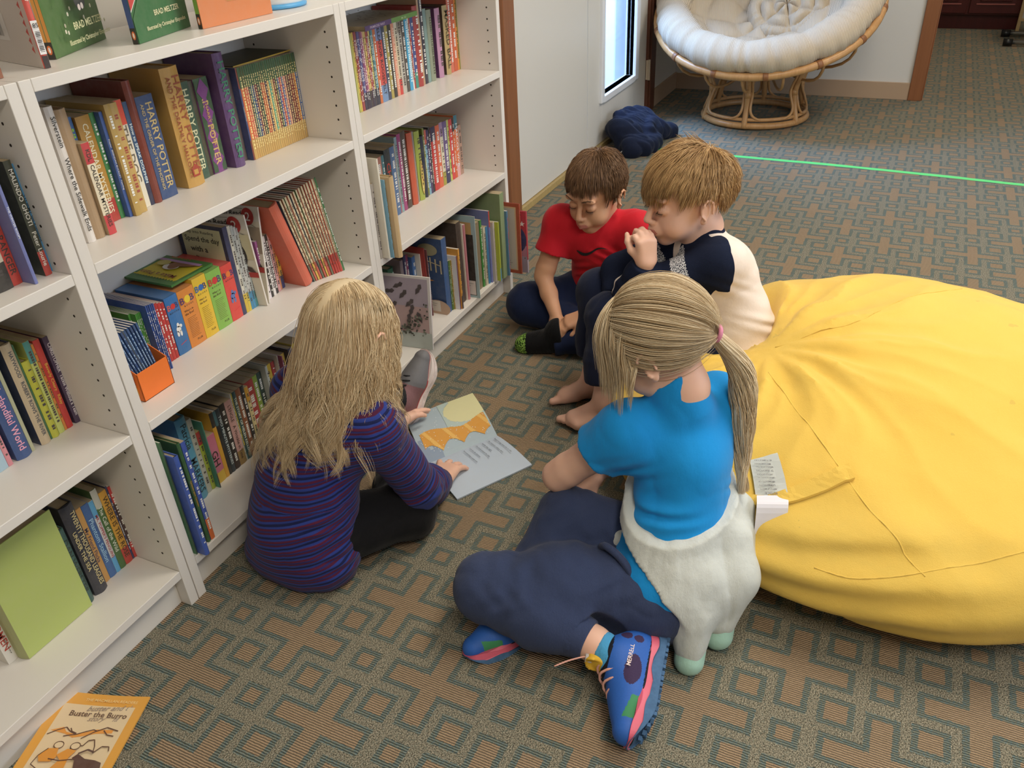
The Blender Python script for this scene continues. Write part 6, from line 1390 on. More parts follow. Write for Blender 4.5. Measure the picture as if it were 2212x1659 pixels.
# ======================================================================= girl in stripes
def girl_stripes():
    t = person(0, 'child with long wavy blond hair and striped sweater, back turned, touching the open book')
    H = Frame((.365, -.232, .500), (.80, -.14, -.52), (.5, 0, .85), 1.0); neck = A3(.312, -.198, .40)
    sL, sR = A3(.338, -.088, .345), A3(.288, -.308, .335); eR, wR = A3(.360, -.352, .135), A3(.482, -.322, .052); eL, wL = A3(.50, -.035, .18), A3(.655, -.102, .055)
    pel, wst, chs = A3(.195, -.155, .10), A3(.215, -.165, .20), A3(.272, -.192, .295)
    hL, hR = A3(.24, -.09, .085), A3(.23, -.225, .085); kL, aL = A3(.43, .0, .235), A3(.69, -.070, .095); kR, aR = A3(.345, -.325, .075), A3(.47, -.20, .05)
    def torso(s, g):
        s.ell(pel, (.10+g, .115+g, .10+g), k=.03); s.ell(wst, (.075+g, .105+g, .10), k=.05); s.ell(chs, (.075+g, .110+g, .085+g), k=.04); s.cap(sL, sR, .042+g, .042+g, .04)
    s = Sdf(); torso(s, -.008); add_head(s, H, neck); s.cap(neck, (sL+sR)/2, .045, .05, .03)
    for S_, E_, W_ in ((sL, eL, wL), (sR, eR, wR)): s.chain([S_, E_, (E_*.55+W_*.45), W_], [.036, .027, .026, .019], .012)
    add_hand(s, wR+A3(.014, .003, -.006), (.90, .18, -.17), (.1, .1, 1), -1, (.10, .12, .16, .2), 1.13, .24, (.15, -.6))
    add_hand(s, wL+A3(.004, 0, 0), (.95, -.12, -.22), (.05, .75, .65), 1, (.12, .1, .1, .12), .98, .03, (.25, .6))
    s.chain([hL, kL, (kL+aL)/2, aL], [.06, .045, .042, .027], .02); s.chain([hR, kR, aR], [.06, .045, .03], .02)
    mesh_sdf('body', s, (.05, -.45, -.01), (.90, .12, .68), .0034, [SKIN_L, LIP1], t, lips_paint(H))
    # trousers
    s = Sdf(); s.chain([hL, kL, kL*.35+aL*.65], [.075, .058, .046], .03); s.chain([hR, kR, kR*.4+aR*.6, aR], [.078, .062, .055, .045], .03); s.ell(pel, (.10, .12, .09), k=.03); s.plane((0, 0, .003), DOWN); s.disp = folds(5, .004, 24)
    mesh_sdf('trousers', s, (.05, -.45, -.01), (.72, .12, .40), .006, cloth_mat('black_jersey', '17171a', .9, .15), t)
    # sweater
    s = Sdf(); torso(s, .012); s.ell((.170, -.140, .03), (.080, .135, .06), k=.04); s.ell((.165, -.20, .045), (.07, .085, .06), k=.04)
    s.cap(sR, chs+A3(.0, -.03, .0), .052, .07, .04); s.cap(sL, chs+A3(0, .03, 0), .052, .07, .04)
    s.chain([sR, eR, eR*.5+wR*.5, wR], [.052, .047, .046, .032], .022); s.chain([sL, eL, wL*.85+eL*.15], [.05, .042, .034], .022)
    s.cap(neck+A3(0, 0, -.02), neck+A3(.01, 0, .015), .05, .046, .02)
    s.plane((0, 0, .0015), DOWN, .002)
    ax = (wR-eR); s.cut(wR+nrm(ax)*.004, ax, .06, .003)
    s.cut(wL*.86+eL*.14, wL-eL, .06, .003)
    # hem opening: cut by a tilted plane at the lower front
    s.disp = addf(folds(12, .0035, 16, (1, 1, .6)), joint_folds([(eR, sR-eR, 1.2), (sR*.7+chs*.3, A3(0, 1, .6), .9), (wst+A3(-.08, -.08, -.04), A3(0, .5, 1), 1.0), (A3(.15, -.25, .07), A3(0, .6, 1), 1.2)], .0032, .06, 150))
    sp0, sp1 = nrm(chs-pel), None
    def stripe(V):
        dT = total_t(V); dR, tR = seg_dist(V, sR, eR); dR2, tR2 = seg_dist(V, eR, wR); dL, tL = seg_dist(V, sL, eL); dL2, tL2 = seg_dist(V, eL, wL)
        z = V[:, 2]; c = z*1.02-(V[:, 0]-.2)*.18+(.022*np.sin((V[:, 1]+.15)*9)*(z < .2)); c = c+.010*np.sin(V[:, 1]*22+1)*np.exp(-z/.08)
        aR = tR*.22+.0; aR = np.where(dR2 < dR, .22+tR2*.15, aR); aL_ = np.where(dL2 < dL, .22+tL2*.2, tL*.22)
        useR = (np.minimum(dR, dR2) < .062) & (dT > np.minimum(dR, dR2)*.35) & ((V-(sR+A3(0, .02, 0)))@nrm(A3(.35, -.6, -.45)) > .0)
        useL = (np.minimum(dL, dL2) < .06) & ((V-(sL+A3(0, -.01, 0)))@nrm(A3(.8, .3, -.5)) > .0)
        return np.where(useR, aR*1.0, np.where(useL, aL_, c))
    tt = Sdf(); torso(tt, .0); total_t = lambda V: total(tt, V.astype(F32))
    m = NB('striped_knit', .95, .1); at = m.n('ShaderNodeAttribute', attribute_name='sc').outputs['Fac']
    fr = m.math('FRACT', m.math('MULTIPLY', at, 1/.0235))
    st = m.ramp(fr, [(0, C('16204a')), (.17, C('16204a')), (.2, C('2c3f8a')), (.36, C('2c3f8a')), (.39, C('4f1f38')), (.52, C('4f1f38')), (.55, C('2a2c66')), (.64, C('2a2c66')), (.67, C('57203a')), (.82, C('57203a')), (.85, C('2c3f8a')), (.97, C('2c3f8a'))])
    for e in [x for x in m.t.nodes if x.type == 'VALTORGB']: e.color_ramp.interpolation = 'LINEAR'
    fz = m.noise(500, 3, .6, m.obj()); m.set('Base Color', m.mix(m.math('MULTIPLY', fz, .16), st, C('4a4060'))); m.set('Sheen Weight', .12); m.bump(m.math('ADD', fz, m.math('MULTIPLY', m.math('SINE', m.math('MULTIPLY', at, 1400)), .4)), .3, .0015)
    mesh_sdf('sweater', s, (.04, -.46, -.01), (.72, .10, .46), .0042, m.m, t, attr=stripe)
    # folded dark cuffs
    for W_, E_, r_ in ((wR, eR, .034), (wL*.80+eL*.20, eL, .043)):
        d = nrm(W_-E_); s = Sdf(); s.cap(W_-d*.028, W_+d*.012, r_, r_*.97, .01); s.plane(W_-d*.026, -d, .002); s.plane(W_+d*(.010 if r_ < .04 else .03), d, .002)
        if r_ > .04: s.cap(W_-d*.02, W_+d*.04, r_, r_*.9, .01); s.p = s.p[-1:]+s.p[1:-1]; s.plane(W_+d*.032, d, .002)
        lo, hi = W_-.08, W_+.09; mesh_sdf('cuff', s, lo, hi, .003, cloth_mat('navy_rib_cuff', '1c2036', .9, .15), t)
    # hair
    col = [(A3(*chs), np.array([.105, .135, .115]), np.eye(3)), (A3(.235, -.17, .2), np.array([.10, .135, .14]), np.eye(3)), (sR, np.array([.062, .062, .062]), np.eye(3)), (sL, np.array([.06, .06, .06]), np.eye(3)), (neck, np.array([.05, .05, .06]), np.eye(3))]
    test = lambda v: ((v[:, 2] > -.52) & (v[:, 1] < .55-.2*(v[:, 2] < 0))) | ((v[:, 2] > .35) & (v[:, 1] < .86))
    ear = lambda v: (v[:, 0] > .86) & (np.abs(v[:, 2]+.42) < .2)
    tst = lambda v: test(v)
    part = A3(.12, .35, .93)
    def fl(n, p):
        n = n/(np.linalg.norm(n, axis=1, keepdims=True)+1e-9); sd = np.sign(n[:, 0]-.06)[:, None]; d = np.concatenate([sd*1.0, -.25+0*sd, -.25+0*sd], 1); d = d-n*(d*n).sum(1, keepdims=True)
        g = H.R.T@A3(-.25, 0, -1); w_ = np.clip(-(n@g)[:, None]*2.2+.5, 0, 1); gt = g-n*(n@g)[:, None]*w_; return d*np.clip(n[:, 2:3], 0, 1)**1.2*1.1+gt*1.0+n*(1-w_)*.35
    capm = cap_mesh(H, tst, 1.035)
    ro = np.concatenate([scalp_roots(5200, tst, 5), scalp_roots(900, lambda v: tst(v) & (np.abs(v[:, 0]-.06) < .3) & (v[:, 2] > .55), 6)]); ln = np.where(ro[:, 1] > .2, .27, np.where(ro[:, 2] > .2, .40, .33))*(1-.16*(ro[:, 0] > .15))
    P = grow(H, ro, fl, ln, 26, .95, .013, 4, col, .45, (.016, 15.), .86, 170, .20, gdir=(-.42, .06, -1), lean_out=.7)
    rg = np.random.RandomState(5); rad = np.full(len(P), .00062)
    strands('hair', P, rad, hair_mat('blond_hair', 'b3936a', 'efdcb8', .5), t, 3.0, capm)
    return t
# ======================================================================= sneaker
def shoe(t, A, toe, up, side, sc, cols, kind):
    F = Frame(A, toe, up, sc); par = empty('shoe', (0, 0, 0)); par.parent = t; X = -side     # local x>0 is the foot's outer... right of travel
    s = Sdf(); s.cap(F(0, -.035, -.030), F(0, -.005, -.005), .034*sc, .034*sc, .03*sc); s.cap(F(0, 0, -.01), F(0, .085, -.038), .034*sc, .026*sc, .03*sc); s.cap(F(.004, .06, -.040), F(.0, .125, -.044), .034*sc, .024*sc, .02*sc); s.cap(F(0, -.03, -.045), F(0, .06, -.045), .032*sc, .034*sc, .02*sc)
    s.plane(F(0, 0, -.058), F.R@A3(0, 0, -1), .006); s.plane(F(0, -.005, .022), F.R@A3(0, -.15, 1), .004); s.cap(F(0, -.008, 0), F(0, -.008, .06), .026*sc, .03*sc, .004, '-')
    def pt(c):
        q = F.inv(c); i = np.zeros(len(c), int); y, z, x = q[:, 1], q[:, 2], q[:, 0]
        if kind == 'trail':
            i[((y-.032)/.030)**2+((z+.030)/.015)**2 < 1] = 1; i[(np.abs(z+.048-.25*(y-.075)) < .010) & (y > .078) & (y < .115)] = 2; i[z < -.052] = 3; i[z > .010+.002] = 3
            i[(((y+.035)/.010)**2+((z+.008)/.010)**2 < 1)] = 1; i[(((y+.032)/.008)**2+((z+.030)/.009)**2 < 1)] = 1
        else:
            i[z < -.046] = 2; i[z > .010] = 3; i[(y < .05) & (z > -.046) & (z <= .01)] = 1
        return i
    mats = [plain('shoe_main_'+kind, cols[0], .6, .4, nz=(300, .1, .2)), plain('shoe_second_'+kind, cols[1], .7, .3, nz=(300, .2, .2)), plain('shoe_third_'+kind, cols[2], .6, .3), plain('shoe_dark_'+kind, cols[3], .7, .3)]
    mesh_sdf('upper', s, np.array(F.o)-.2, np.array(F.o)+.2, .0017, mats, par, pt)
    def outline(g): return [(.020+g, -.062-g), (.031+g, -.04), (.030+g, 0), (.030+g, .04), (.037+g, .08), (.034+g, .11), (.020+g, .138+g), (0, .147+g), (-.020-g, .138+g), (-.033-g, .105), (-.035-g, .07), (-.029-g, .03), (-.029-g, 0), (-.031-g, -.04), (-.020-g, -.062-g), (0, -.068-g)]
    def slab(g, zf0, zf1, name, m, lugs=0):
        P = [Vector((a, b, 0)) for a, b in outline(g)]; P = bz(P+[P[0]], 6)[:-1]; n = len(P); b = MB(); v = []
        for z_ in (zf0, zf1): v += [F(p.x, p.y, z_(p.y)) for p in P]
        b.add(v, [(i, (i+1) % n, n+(i+1) % n, n+i) for i in range(n)]+[tuple(range(n)), tuple(range(n, 2*n))[::-1]])
        o = b.build(name, m, par); o.modifiers.new('b', 'BEVEL').width = .003*sc; o.modifiers['b'].segments = 2; return o
    z0 = lambda y: -.050+.004*math.sin(y*60) if kind == 'trail' else -.048
    z1 = lambda y: -.066+.012*max(0, (y-.09)/.05)**2*1 + (.004*math.sin(y*75+1) if kind == 'trail' else 0)
    z2 = lambda y: -.080+.022*max(0, (y-.08)/.06)**2
    slab(.002, z0, z1, 'midsole', plain('midsole_'+kind, cols[4], .5), 0)
    o = slab(.0035, lambda y: z1(y)+.001, z2, 'outsole', plain('outsole_'+kind, cols[5], .8, .2, nz=(60, .45, .5)))
    r = random.Random(3); b = MB()
    if kind == 'trail':
        for i in range(-5, 12):
            for j in range(-2, 3):
                y = i*.0118+.006*(j % 2); x = j*.0125
                if abs(x) < .034-.012*max(0, (y-.1)/.03) and -.06 < y < .135: c = F(x, y, z2(y)-.0025); b.ell = None; b.box(-.0038*sc, -.0035*sc, -.003*sc, .0038*sc, .0035*sc, .003*sc, M=Matrix.Translation(c) @ Matrix([list(q) for q in F.R]).to_4x4() @ Matrix.Rotation(r.uniform(0, 1.5), 4, 'Z'))
        b.build('lug', o.data.materials[0], o)['kind'] = 'stuff'
    la = cols[6]; b = MB(); lm = plain('lace_'+kind, la, .8, nz=(900, .5, .3))
    for k in range(5 if kind == 'trail' else 4):
        y = .022+k*.014; z = .031-.0095*k-(.003 if k == 0 else 0); hw = .016
        b.tube([F(-hw*1.5, y-.002, z-.020), F(-hw, y, z-.010), F(-hw*.5, y+.003, z-.003), F(0, y+.005, z-.001), F(hw*.5, y+.008, z-.004), F(hw, y+.011, z-.013)], .0023*sc, 6)
    b.build('lace', lm, par, True)
    s = Sdf(); s.cap(F(0, .012, .012), F(0, .028, .036), .014*sc, .017*sc, .01); s.cap(F(0, .026, .0), F(0, .045, .05), .017*sc, .02*sc, .004, '-'); s.ell(F(0, .02, .03), np.array([.018, .005, .022])*sc, (F.R@np.array([[1, 0, 0], [0, .9, -.43], [0, .43, .9]])), .004)
    mesh_sdf('tongue', s, np.array(F.o)-.08, np.array(F.o)+.1, .0025, plain('tongue_'+kind, cols[7], .8, nz=(200, .1, .2)), par)
    return par, F
_g1 = girl_stripes()
shoe(_g1, (.702, -.078, .098), (.50, -.17, .78), (-.80, .12, .42), 1, .98, ['6d6c6e', '7c5a5c', 'a8343c', '141416', 'e2d6d0', 'd8ccc8', '1a1a1c', '77777a'], 'grey')
# ======================================================================= girl in blue, near right
def girl_blue():
    t = person(0, 'child with pale blond ponytail, bright blue tee and navy joggers, sitting against the bean bag')
    H = Frame((.468, -.842, .548), (.06, .82, -.56), (0, .5, .85), 1.02); neck = A3(.462, -.895, .452)
    sL, sR = A3(.402, -.812, .378), A3(.555, -.945, .380); eL, wL = A3(.395, -.672, .238), A3(.515, -.662, .190); eR, wR = A3(.62, -.80, .22), A3(.53, -.70, .15)
    pel, wst, chs = A3(.345, -.925, .10), A3(.40, -.925, .20), A3(.455, -.905, .31)
    hL, hR = A3(.29, -.885, .085), A3(.40, -.90, .095); kL, aL = A3(.185, -.605, .098), A3(.158, -.838, .066); kR, aR = A3(.372, -.700, .160), A3(.235, -.665, .05)
    def torso(s, g):
        R = Frame(pel, (.25, .97, 0), (0, 0, 1)).R
        s.ell(pel, (.118+g, .10+g, .095+g), R, k=.03); s.ell(wst, (.100+g, .082+g, .10), R, k=.05); R2 = Frame(pel, (-.55, .83, 0), (0, 0, 1)).R
        s.ell(chs, (.108+g, .078+g, .095+g), R2, k=.05); s.cap(sL, sR, .040+g, .040+g, .04)
    s = Sdf(); torso(s, -.009); add_head(s, H, neck); s.cap(neck, (sL+sR)/2, .045, .05, .03)
    for S_, E_, W_ in ((sL, eL, wL), (sR, eR, wR)): s.chain([S_, E_*.85+S_*.15, E_, E_*.55+W_*.45, W_], [.040, .033, .031, .028, .021], .012)
    add_hand(s, wL, (.75, -.45, -.15), (0, .3, 1), 1, (.3, .3, .35, .4), 1.0, .1, (.4, .2)); add_hand(s, wR, (-.7, .5, -.4), (0, 0, 1), -1, (.4, .4, .4, .4))
    s.chain([hL, kL, kL*.5+aL*.5, aL], [.06, .045, .045, .030], .02); s.chain([hR, kR, aR], [.06, .045, .03], .02)
    s.cap(aL, aL+A3(-.016, -.040, -.006), .029, .026, .02)
    mesh_sdf('body', s, (-.08, -1.12, -.01), (.78, -.50, .72), .0032, [SKIN_L, LIP1], t, lips_paint(H))
    navy = cloth_mat('navy_heather_jersey', '34405f', .95, .22, .2, .1, c2='454f70', scale=900)
    s = Sdf(); s.chain([hL, hL*.5+kL*.5+A3(0, 0, .01), kL], [.086, .078, .062], .04); s.chain([kL, kL*.5+aL*.5, aL*.86+kL*.14], [.062, .060, .045], .03)
    s.chain([hR, kR, kR*.4+aR*.6, aR], [.082, .060, .055, .045], .014); s.ell(pel+A3(-.01, .0, -.005), (.125, .11, .095), k=.05); s.cap(kL+A3(.03, -.02, -.03), hL+A3(.02, .02, -.03), .058, .075, .03)
    s.plane((0, 0, .003), DOWN); ax = nrm(aL-kL); s.cut(aL*.86+kL*.14, ax, .058, .002)
    s.disp = addf(folds(21, .0042, 20, (1, 1, .8)), joint_folds([(kL*.8+hL*.2, A3(.3, -1, .2), 1.5), (kL*.75+aL*.25, kL-aL, 1.3), (hL+A3(-.02, .06, .04), A3(-.6, 1, .6), 1.5), (kR, kR-hR, 1)], .0036, .07, 120))
    mesh_sdf('joggers', s, (.02, -1.10, -.01), (.56, -.50, .36), .0045, navy, t)
    s = Sdf(); c0 = aL*.82+kL*.18; s.cap(c0, aL*.93+kL*.07, .044, .040, .004); s.plane(aL*.95+kL*.05, ax, .002); s.plane(c0-ax*.035, -ax, .002)
    mesh_sdf('ankle_cuff', s, c0-.1, c0+.12, .003, navy, t)
    # pocket edge roll
    b = MB(); P = bz([A3(.300, -.80, .172), A3(.285, -.815, .190), A3(.27, -.845, .188), A3(.258, -.87, .17), A3(.25, -.885, .14)], 6); b.tube(P, .0075, 10); b.build('pocket_edge', navy, t, True)
    # tee
    s = Sdf(); torso(s, .010); s.cap(sL, chs, .052, .07, .04); s.cap(sR, chs, .052, .07, .04)
    s.chain([sL, sL*.45+eL*.55], [.053, .058], .025); s.chain([sR, sR*.45+eR*.55], [.053, .055], .025); s.cap(neck+A3(0, -.004, -.035), neck+(H.o-neck)*.50+A3(0, -.004, 0), .060, .050, .02)
    s.ell(pel+A3(.0, .0, .03), (.112, .105, .075), k=.04)
    dL = nrm(eL-sL); s.cut(sL*.60+eL*.40, dL, .095, .002); dR = nrm(eR-sR); s.cut(sR*.5+eR*.5, dR, .085, .002)
    s.plane(A3(.345, -.93, .085), A3(-.35, .15, -1), .002); s.cut(neck+nrm(H.o-neck)*.048+A3(0, -.01, 0), A3(.02, .75, .70), .075, .002)
    s.disp = addf(folds(33, .0032, 15, (1, 1, .9)), joint_folds([(wst+A3(-.06, .03, .05), A3(-.2, .3, 1), 1.5), (sL*.8+chs*.2+A3(-.02, .0, -.06), A3(0, 1, .8), 1.1), (wst+A3(.08, -.05, .05), A3(.3, 0, 1), 1.1)], .0036, .06, 130))
    mesh_sdf('tee_shirt', s, (.18, -1.12, .02), (.72, -.60, .50), .0038, cloth_mat('bright_blue_cotton', '1c8fd8', .85, .05, .1, .1), t)
    bm_ = cloth_mat('blue_seam', '1a82c6', .9, .05)
    # hooded top tied round the waist
    grey = cloth_mat('pale_grey_marl', 'd3d6ce', .95, .06, .2, .08, c2='c2c8c8', scale=500)
    s = Sdf(); F = Frame(wst+A3(-.008, -.008, .0), (.2, .97, 0), (-.28, .02, 1)); n = 28
    ring_ = [F(-.134*math.cos(a)*(1), .116*math.sin(a), .006*math.sin(3*a)-.022*math.sin(a)) for a in np.linspace(0, 2*PI, n+1)]
    tb = Sdf(); torso(tb, .0); tb.cap(sL, chs, .052, .07, .04); tb.cap(sR, chs, .052, .07, .04)
    nl = nrm(A3(0.05, -.13, .15)); nu = nrm(A3(-.15, .05, 1)); pl, pu = A3(.31, -.850, .205), A3(.33, -.90, .238)
    s.fn(lambda P: np.maximum(np.maximum(total(tb, P)-.024, (P-pu.astype(F32))@nu.astype(F32)), -((P-pl.astype(F32))@nl.astype(F32))), .012)
    s.chain([F(.02, -.095, -.01), F(-.03, -.115, -.06), A3(.33, -1.02, .12)], [.035, .042, .045], .03)
    s.cap(F(-.08, -.08, -.02), A3(.30, -1.00, .10), .035, .035, .03); s.cap(F(.09, -.07, -.02), A3(.42, -1.045, .10), .035, .045, .03)
    s.cap(A3(.36, -1.03, .13), A3(.31, -1.035, .055), .045, .027, .03)
    s.cap(F(-.10, -.04, -.01), A3(.262, -.985, .085), .030, .034, .03); s.chain([A3(.275, -.99, .10), A3(.248, -.995, .05), A3(.236, -1.0, .03)], [.040, .030, .026], .02)
    s.chain([A3(.36, -1.035, .10), A3(.32, -1.03, .055)], [.04, .030], .02)
    s.chain([F(-.105, .045, -.01), F(-.07, .10, -.03), F(-.03, .115, -.05)], [.024, .024, .020], .015)
    s.ell(F(-.045, .112, -.03), (.030, .026, .030), k=.012); s.chain([F(-.03, .118, -.03), F(-.06, .135, -.07), F(-.085, .13, -.10)], [.018, .020, .018], .012)
    s.plane((0, 0, .003), DOWN)
    s.disp = addf(folds(44, .0034, 18, (1.5, 1.5, .35)), folds(46, .0012, 55, (1, 1, .4)))
    mesh_sdf('tied_sweatshirt', s, (.16, -1.14, -.01), (.60, -.70, .34), .0042, grey, t)
    s = Sdf(); s.cap(A3(.243, -.998, .036), A3(.228, -1.0, .018), .029, .028, .006); s.plane((0, 0, .002), DOWN, .002)
    mesh_sdf('mint_cuff', s, (.17, -1.06, -.01), (.30, -.94, .09), .003, cloth_mat('mint_rib', 'a9cfc0', .95, .08), t)
    s = Sdf(); s.cap(A3(.318, -1.032, .048), A3(.303, -1.035, .026), .032, .030, .006); s.plane((0, 0, .002), DOWN, .002)
    mesh_sdf('mint_cuff', s, (.24, -1.09, -.01), (.38, -.98, .10), .003, MATS.get('x') or bpy.data.materials['mint_rib'], t)
    # hair: combed back to the tie, loose fringe at the sides, ponytail
    tie = A3(*H(.012, -.098, -.030)); tl = np.array([.012, -.096, -.030])
    test = lambda v: (((v[:, 2] > -.50+.35*(v[:, 1] > .1)-.30*(v[:, 1] < -.25)) & (v[:, 1] < .62)) | ((v[:, 2] > .40) & (v[:, 1] < .88))) & ~((np.abs(v[:, 0]) > .66) & (v[:, 2] < .02) & (v[:, 1] > -.38))
    ro = scalp_roots(6500, test, 8); tn = (tl-SC)/SR; tn /= np.linalg.norm(tn)
    def fl(n, p):
        n = n/(np.linalg.norm(n, axis=1, keepdims=True)+1e-9); d = tn-n; d = d-n*(d*n).sum(1, keepdims=True); return d/(np.linalg.norm(d, axis=1, keepdims=True)+1e-9)
    ang = np.arccos(np.clip(ro@tn, -1, 1)); ln = ang*.089*1.05
    P = grow(H, ro, fl, np.maximum(ln, .01), 16, 0, .006, 4, (), .15, (0, 0), .35, 160, .05)
    r_ = np.random.RandomState(2)
    # loose front and side hair falling past the face
    ts = lambda v: ((v[:, 1] > .25) & (v[:, 2] > .25)) | ((np.abs(v[:, 0]) > .75) & (v[:, 1] > .05) & (v[:, 2] > -.1))
    rs = scalp_roots(1000, lambda v: ts(v) & test(v), 12)
    def fl2(n, p):
        n = n/(np.linalg.norm(n, axis=1, keepdims=True)+1e-9); sd = np.sign(n[:, 0]-.1)[:, None]; d = np.concatenate([sd*1.0, .25+0*sd, -.2+0*sd], 1); return d-n*(d*n).sum(1, keepdims=True)
    P2 = grow(H, rs, fl2, np.where(np.abs(rs[:, 0]) > .6, .12, .17), 16, .9, .016, 6, (), .5, (.004, 5), .55, 60, .18, lean_out=.8)
    hm = hair_mat('pale_blond_hair', 'bfa27a', 'f2e2c2', .5)
    cm = cap_mesh(H, test, 1.03)
    def rs_(P, S=16):
        return P
    # ponytail
    tail = bz([tie, A3(.520, -.985, .495), A3(.520, -1.000, .42), A3(.495, -1.012, .34), A3(.455, -1.028, .262)], 8); tail = np.array([list(q) for q in tail]); S = len(tail)
    N = 1300; rr = np.sqrt(r_.uniform(0, 1, N)); th = r_.uniform(0, 6.28, N); tt = np.linspace(0, 1, S)
    wid = (.011+.020*np.sin(PI*np.clip(tt*1.1, 0, 1))**.8)*(1-.45*tt); lock = r_.randint(0, 14, N); lph = r_.uniform(0, 6.28, 14)[lock]
    ca = np.cos(th[:, None]+2.2*tt[None]); sa = np.sin(th[:, None]+2.2*tt[None]); e1 = A3(.6, -.5, .1); e2 = A3(.6, .7, 0)
    Pt = tail[None]+(rr[:, None]*wid[None]*ca)[..., None]*nrm(e1)+(rr[:, None]*wid[None]*sa)[..., None]*nrm(e2)
    Pt = Pt+(.006*tt[None]*np.sin(lph[:, None]+tt[None]*16))[..., None]*nrm(e1)+(.005*tt[None]*np.cos(lph[:, None]*2+tt[None]*14))[..., None]*nrm(e2)
    strands('hair', P, .0006, hm, t, 6, cm); strands('hair_loose', P2, .0006, hm, t); strands('ponytail', Pt, .0007, hm, t, 5)
    b = MB(); F2 = Frame(tie, A3(.45, -.75, -.25), (0, 0, 1)); b.tube([F2(.013*math.cos(a), .006, .013*math.sin(a)) for a in np.linspace(0, 2*PI, 24)[:-1]], .0042, 8, closed=True); b.build('hair_tie', mat('pink_elastic', 'd98aa6', .7), t, True)
    # shoes
    s1, F = shoe(t, aL+A3(-.015, -.045, -.006), (-.98, -.14, -.06), (.16, .98, .22), 1, 1.02, ['2a5fb4', '3a2a4c', '3f8a5c', '171a24', 'd9647c', '4c6c90', 'd8a090', 'd8ac34'], 'trail')
    X, Y, N_ = F.R[:, 1]*1, F.R[:, 2]*1, F.R[:, 0]
    s2, F2 = shoe(t, aR+A3(-.02, 0, .0), (-.8, .55, 0), (.3, .3, .9), 1, .98, ['2a5fb4', '3a2a4c', '3f8a5c', '171a24', 'd9647c', '4c6c90', 'd8a090', 'd8ac34'], 'trail')
    # lettering on the heel side of the near shoe
    for side_ in (-1,):
        o = F(side_*.0405, .030, -.024); put_text('MERRELL', o, -F.R[:, 1], F.R[:, 2], .046, .0075, 'f0dcd8', s1, 'shoe_lettering')
    so = Sdf(); so.cap(aL+A3(-.004, -.018, -.002), aL+A3(-.018, -.045, -.004), .033, .034, .01); so.plane(aL+A3(.0, -.012, 0), kL-aL, .002)
    mesh_sdf('sock', so, aL-.09, aL+.07, .003, cloth_mat('sky_blue_sock', '4f9fcf', .95, .15, .3), t)
    b = MB(); q = [F(0, .025, .02), F(.0, .012, .045), F(0, .03, .075), F(.005, .05, .10)]; b.tube(bz(q, 6), .0016, 6); b.build('lace_end', bpy.data.materials['lace_trail'], t, True)
    b = MB(); b.tube([F(0, .012, .030), F(0, .016, .052)], [.009, .008], 12); b.build('lace_toggle', mat('clear_toggle', 'c8c4c4', .2), t, True)
    return t
_g2 = girl_blue()
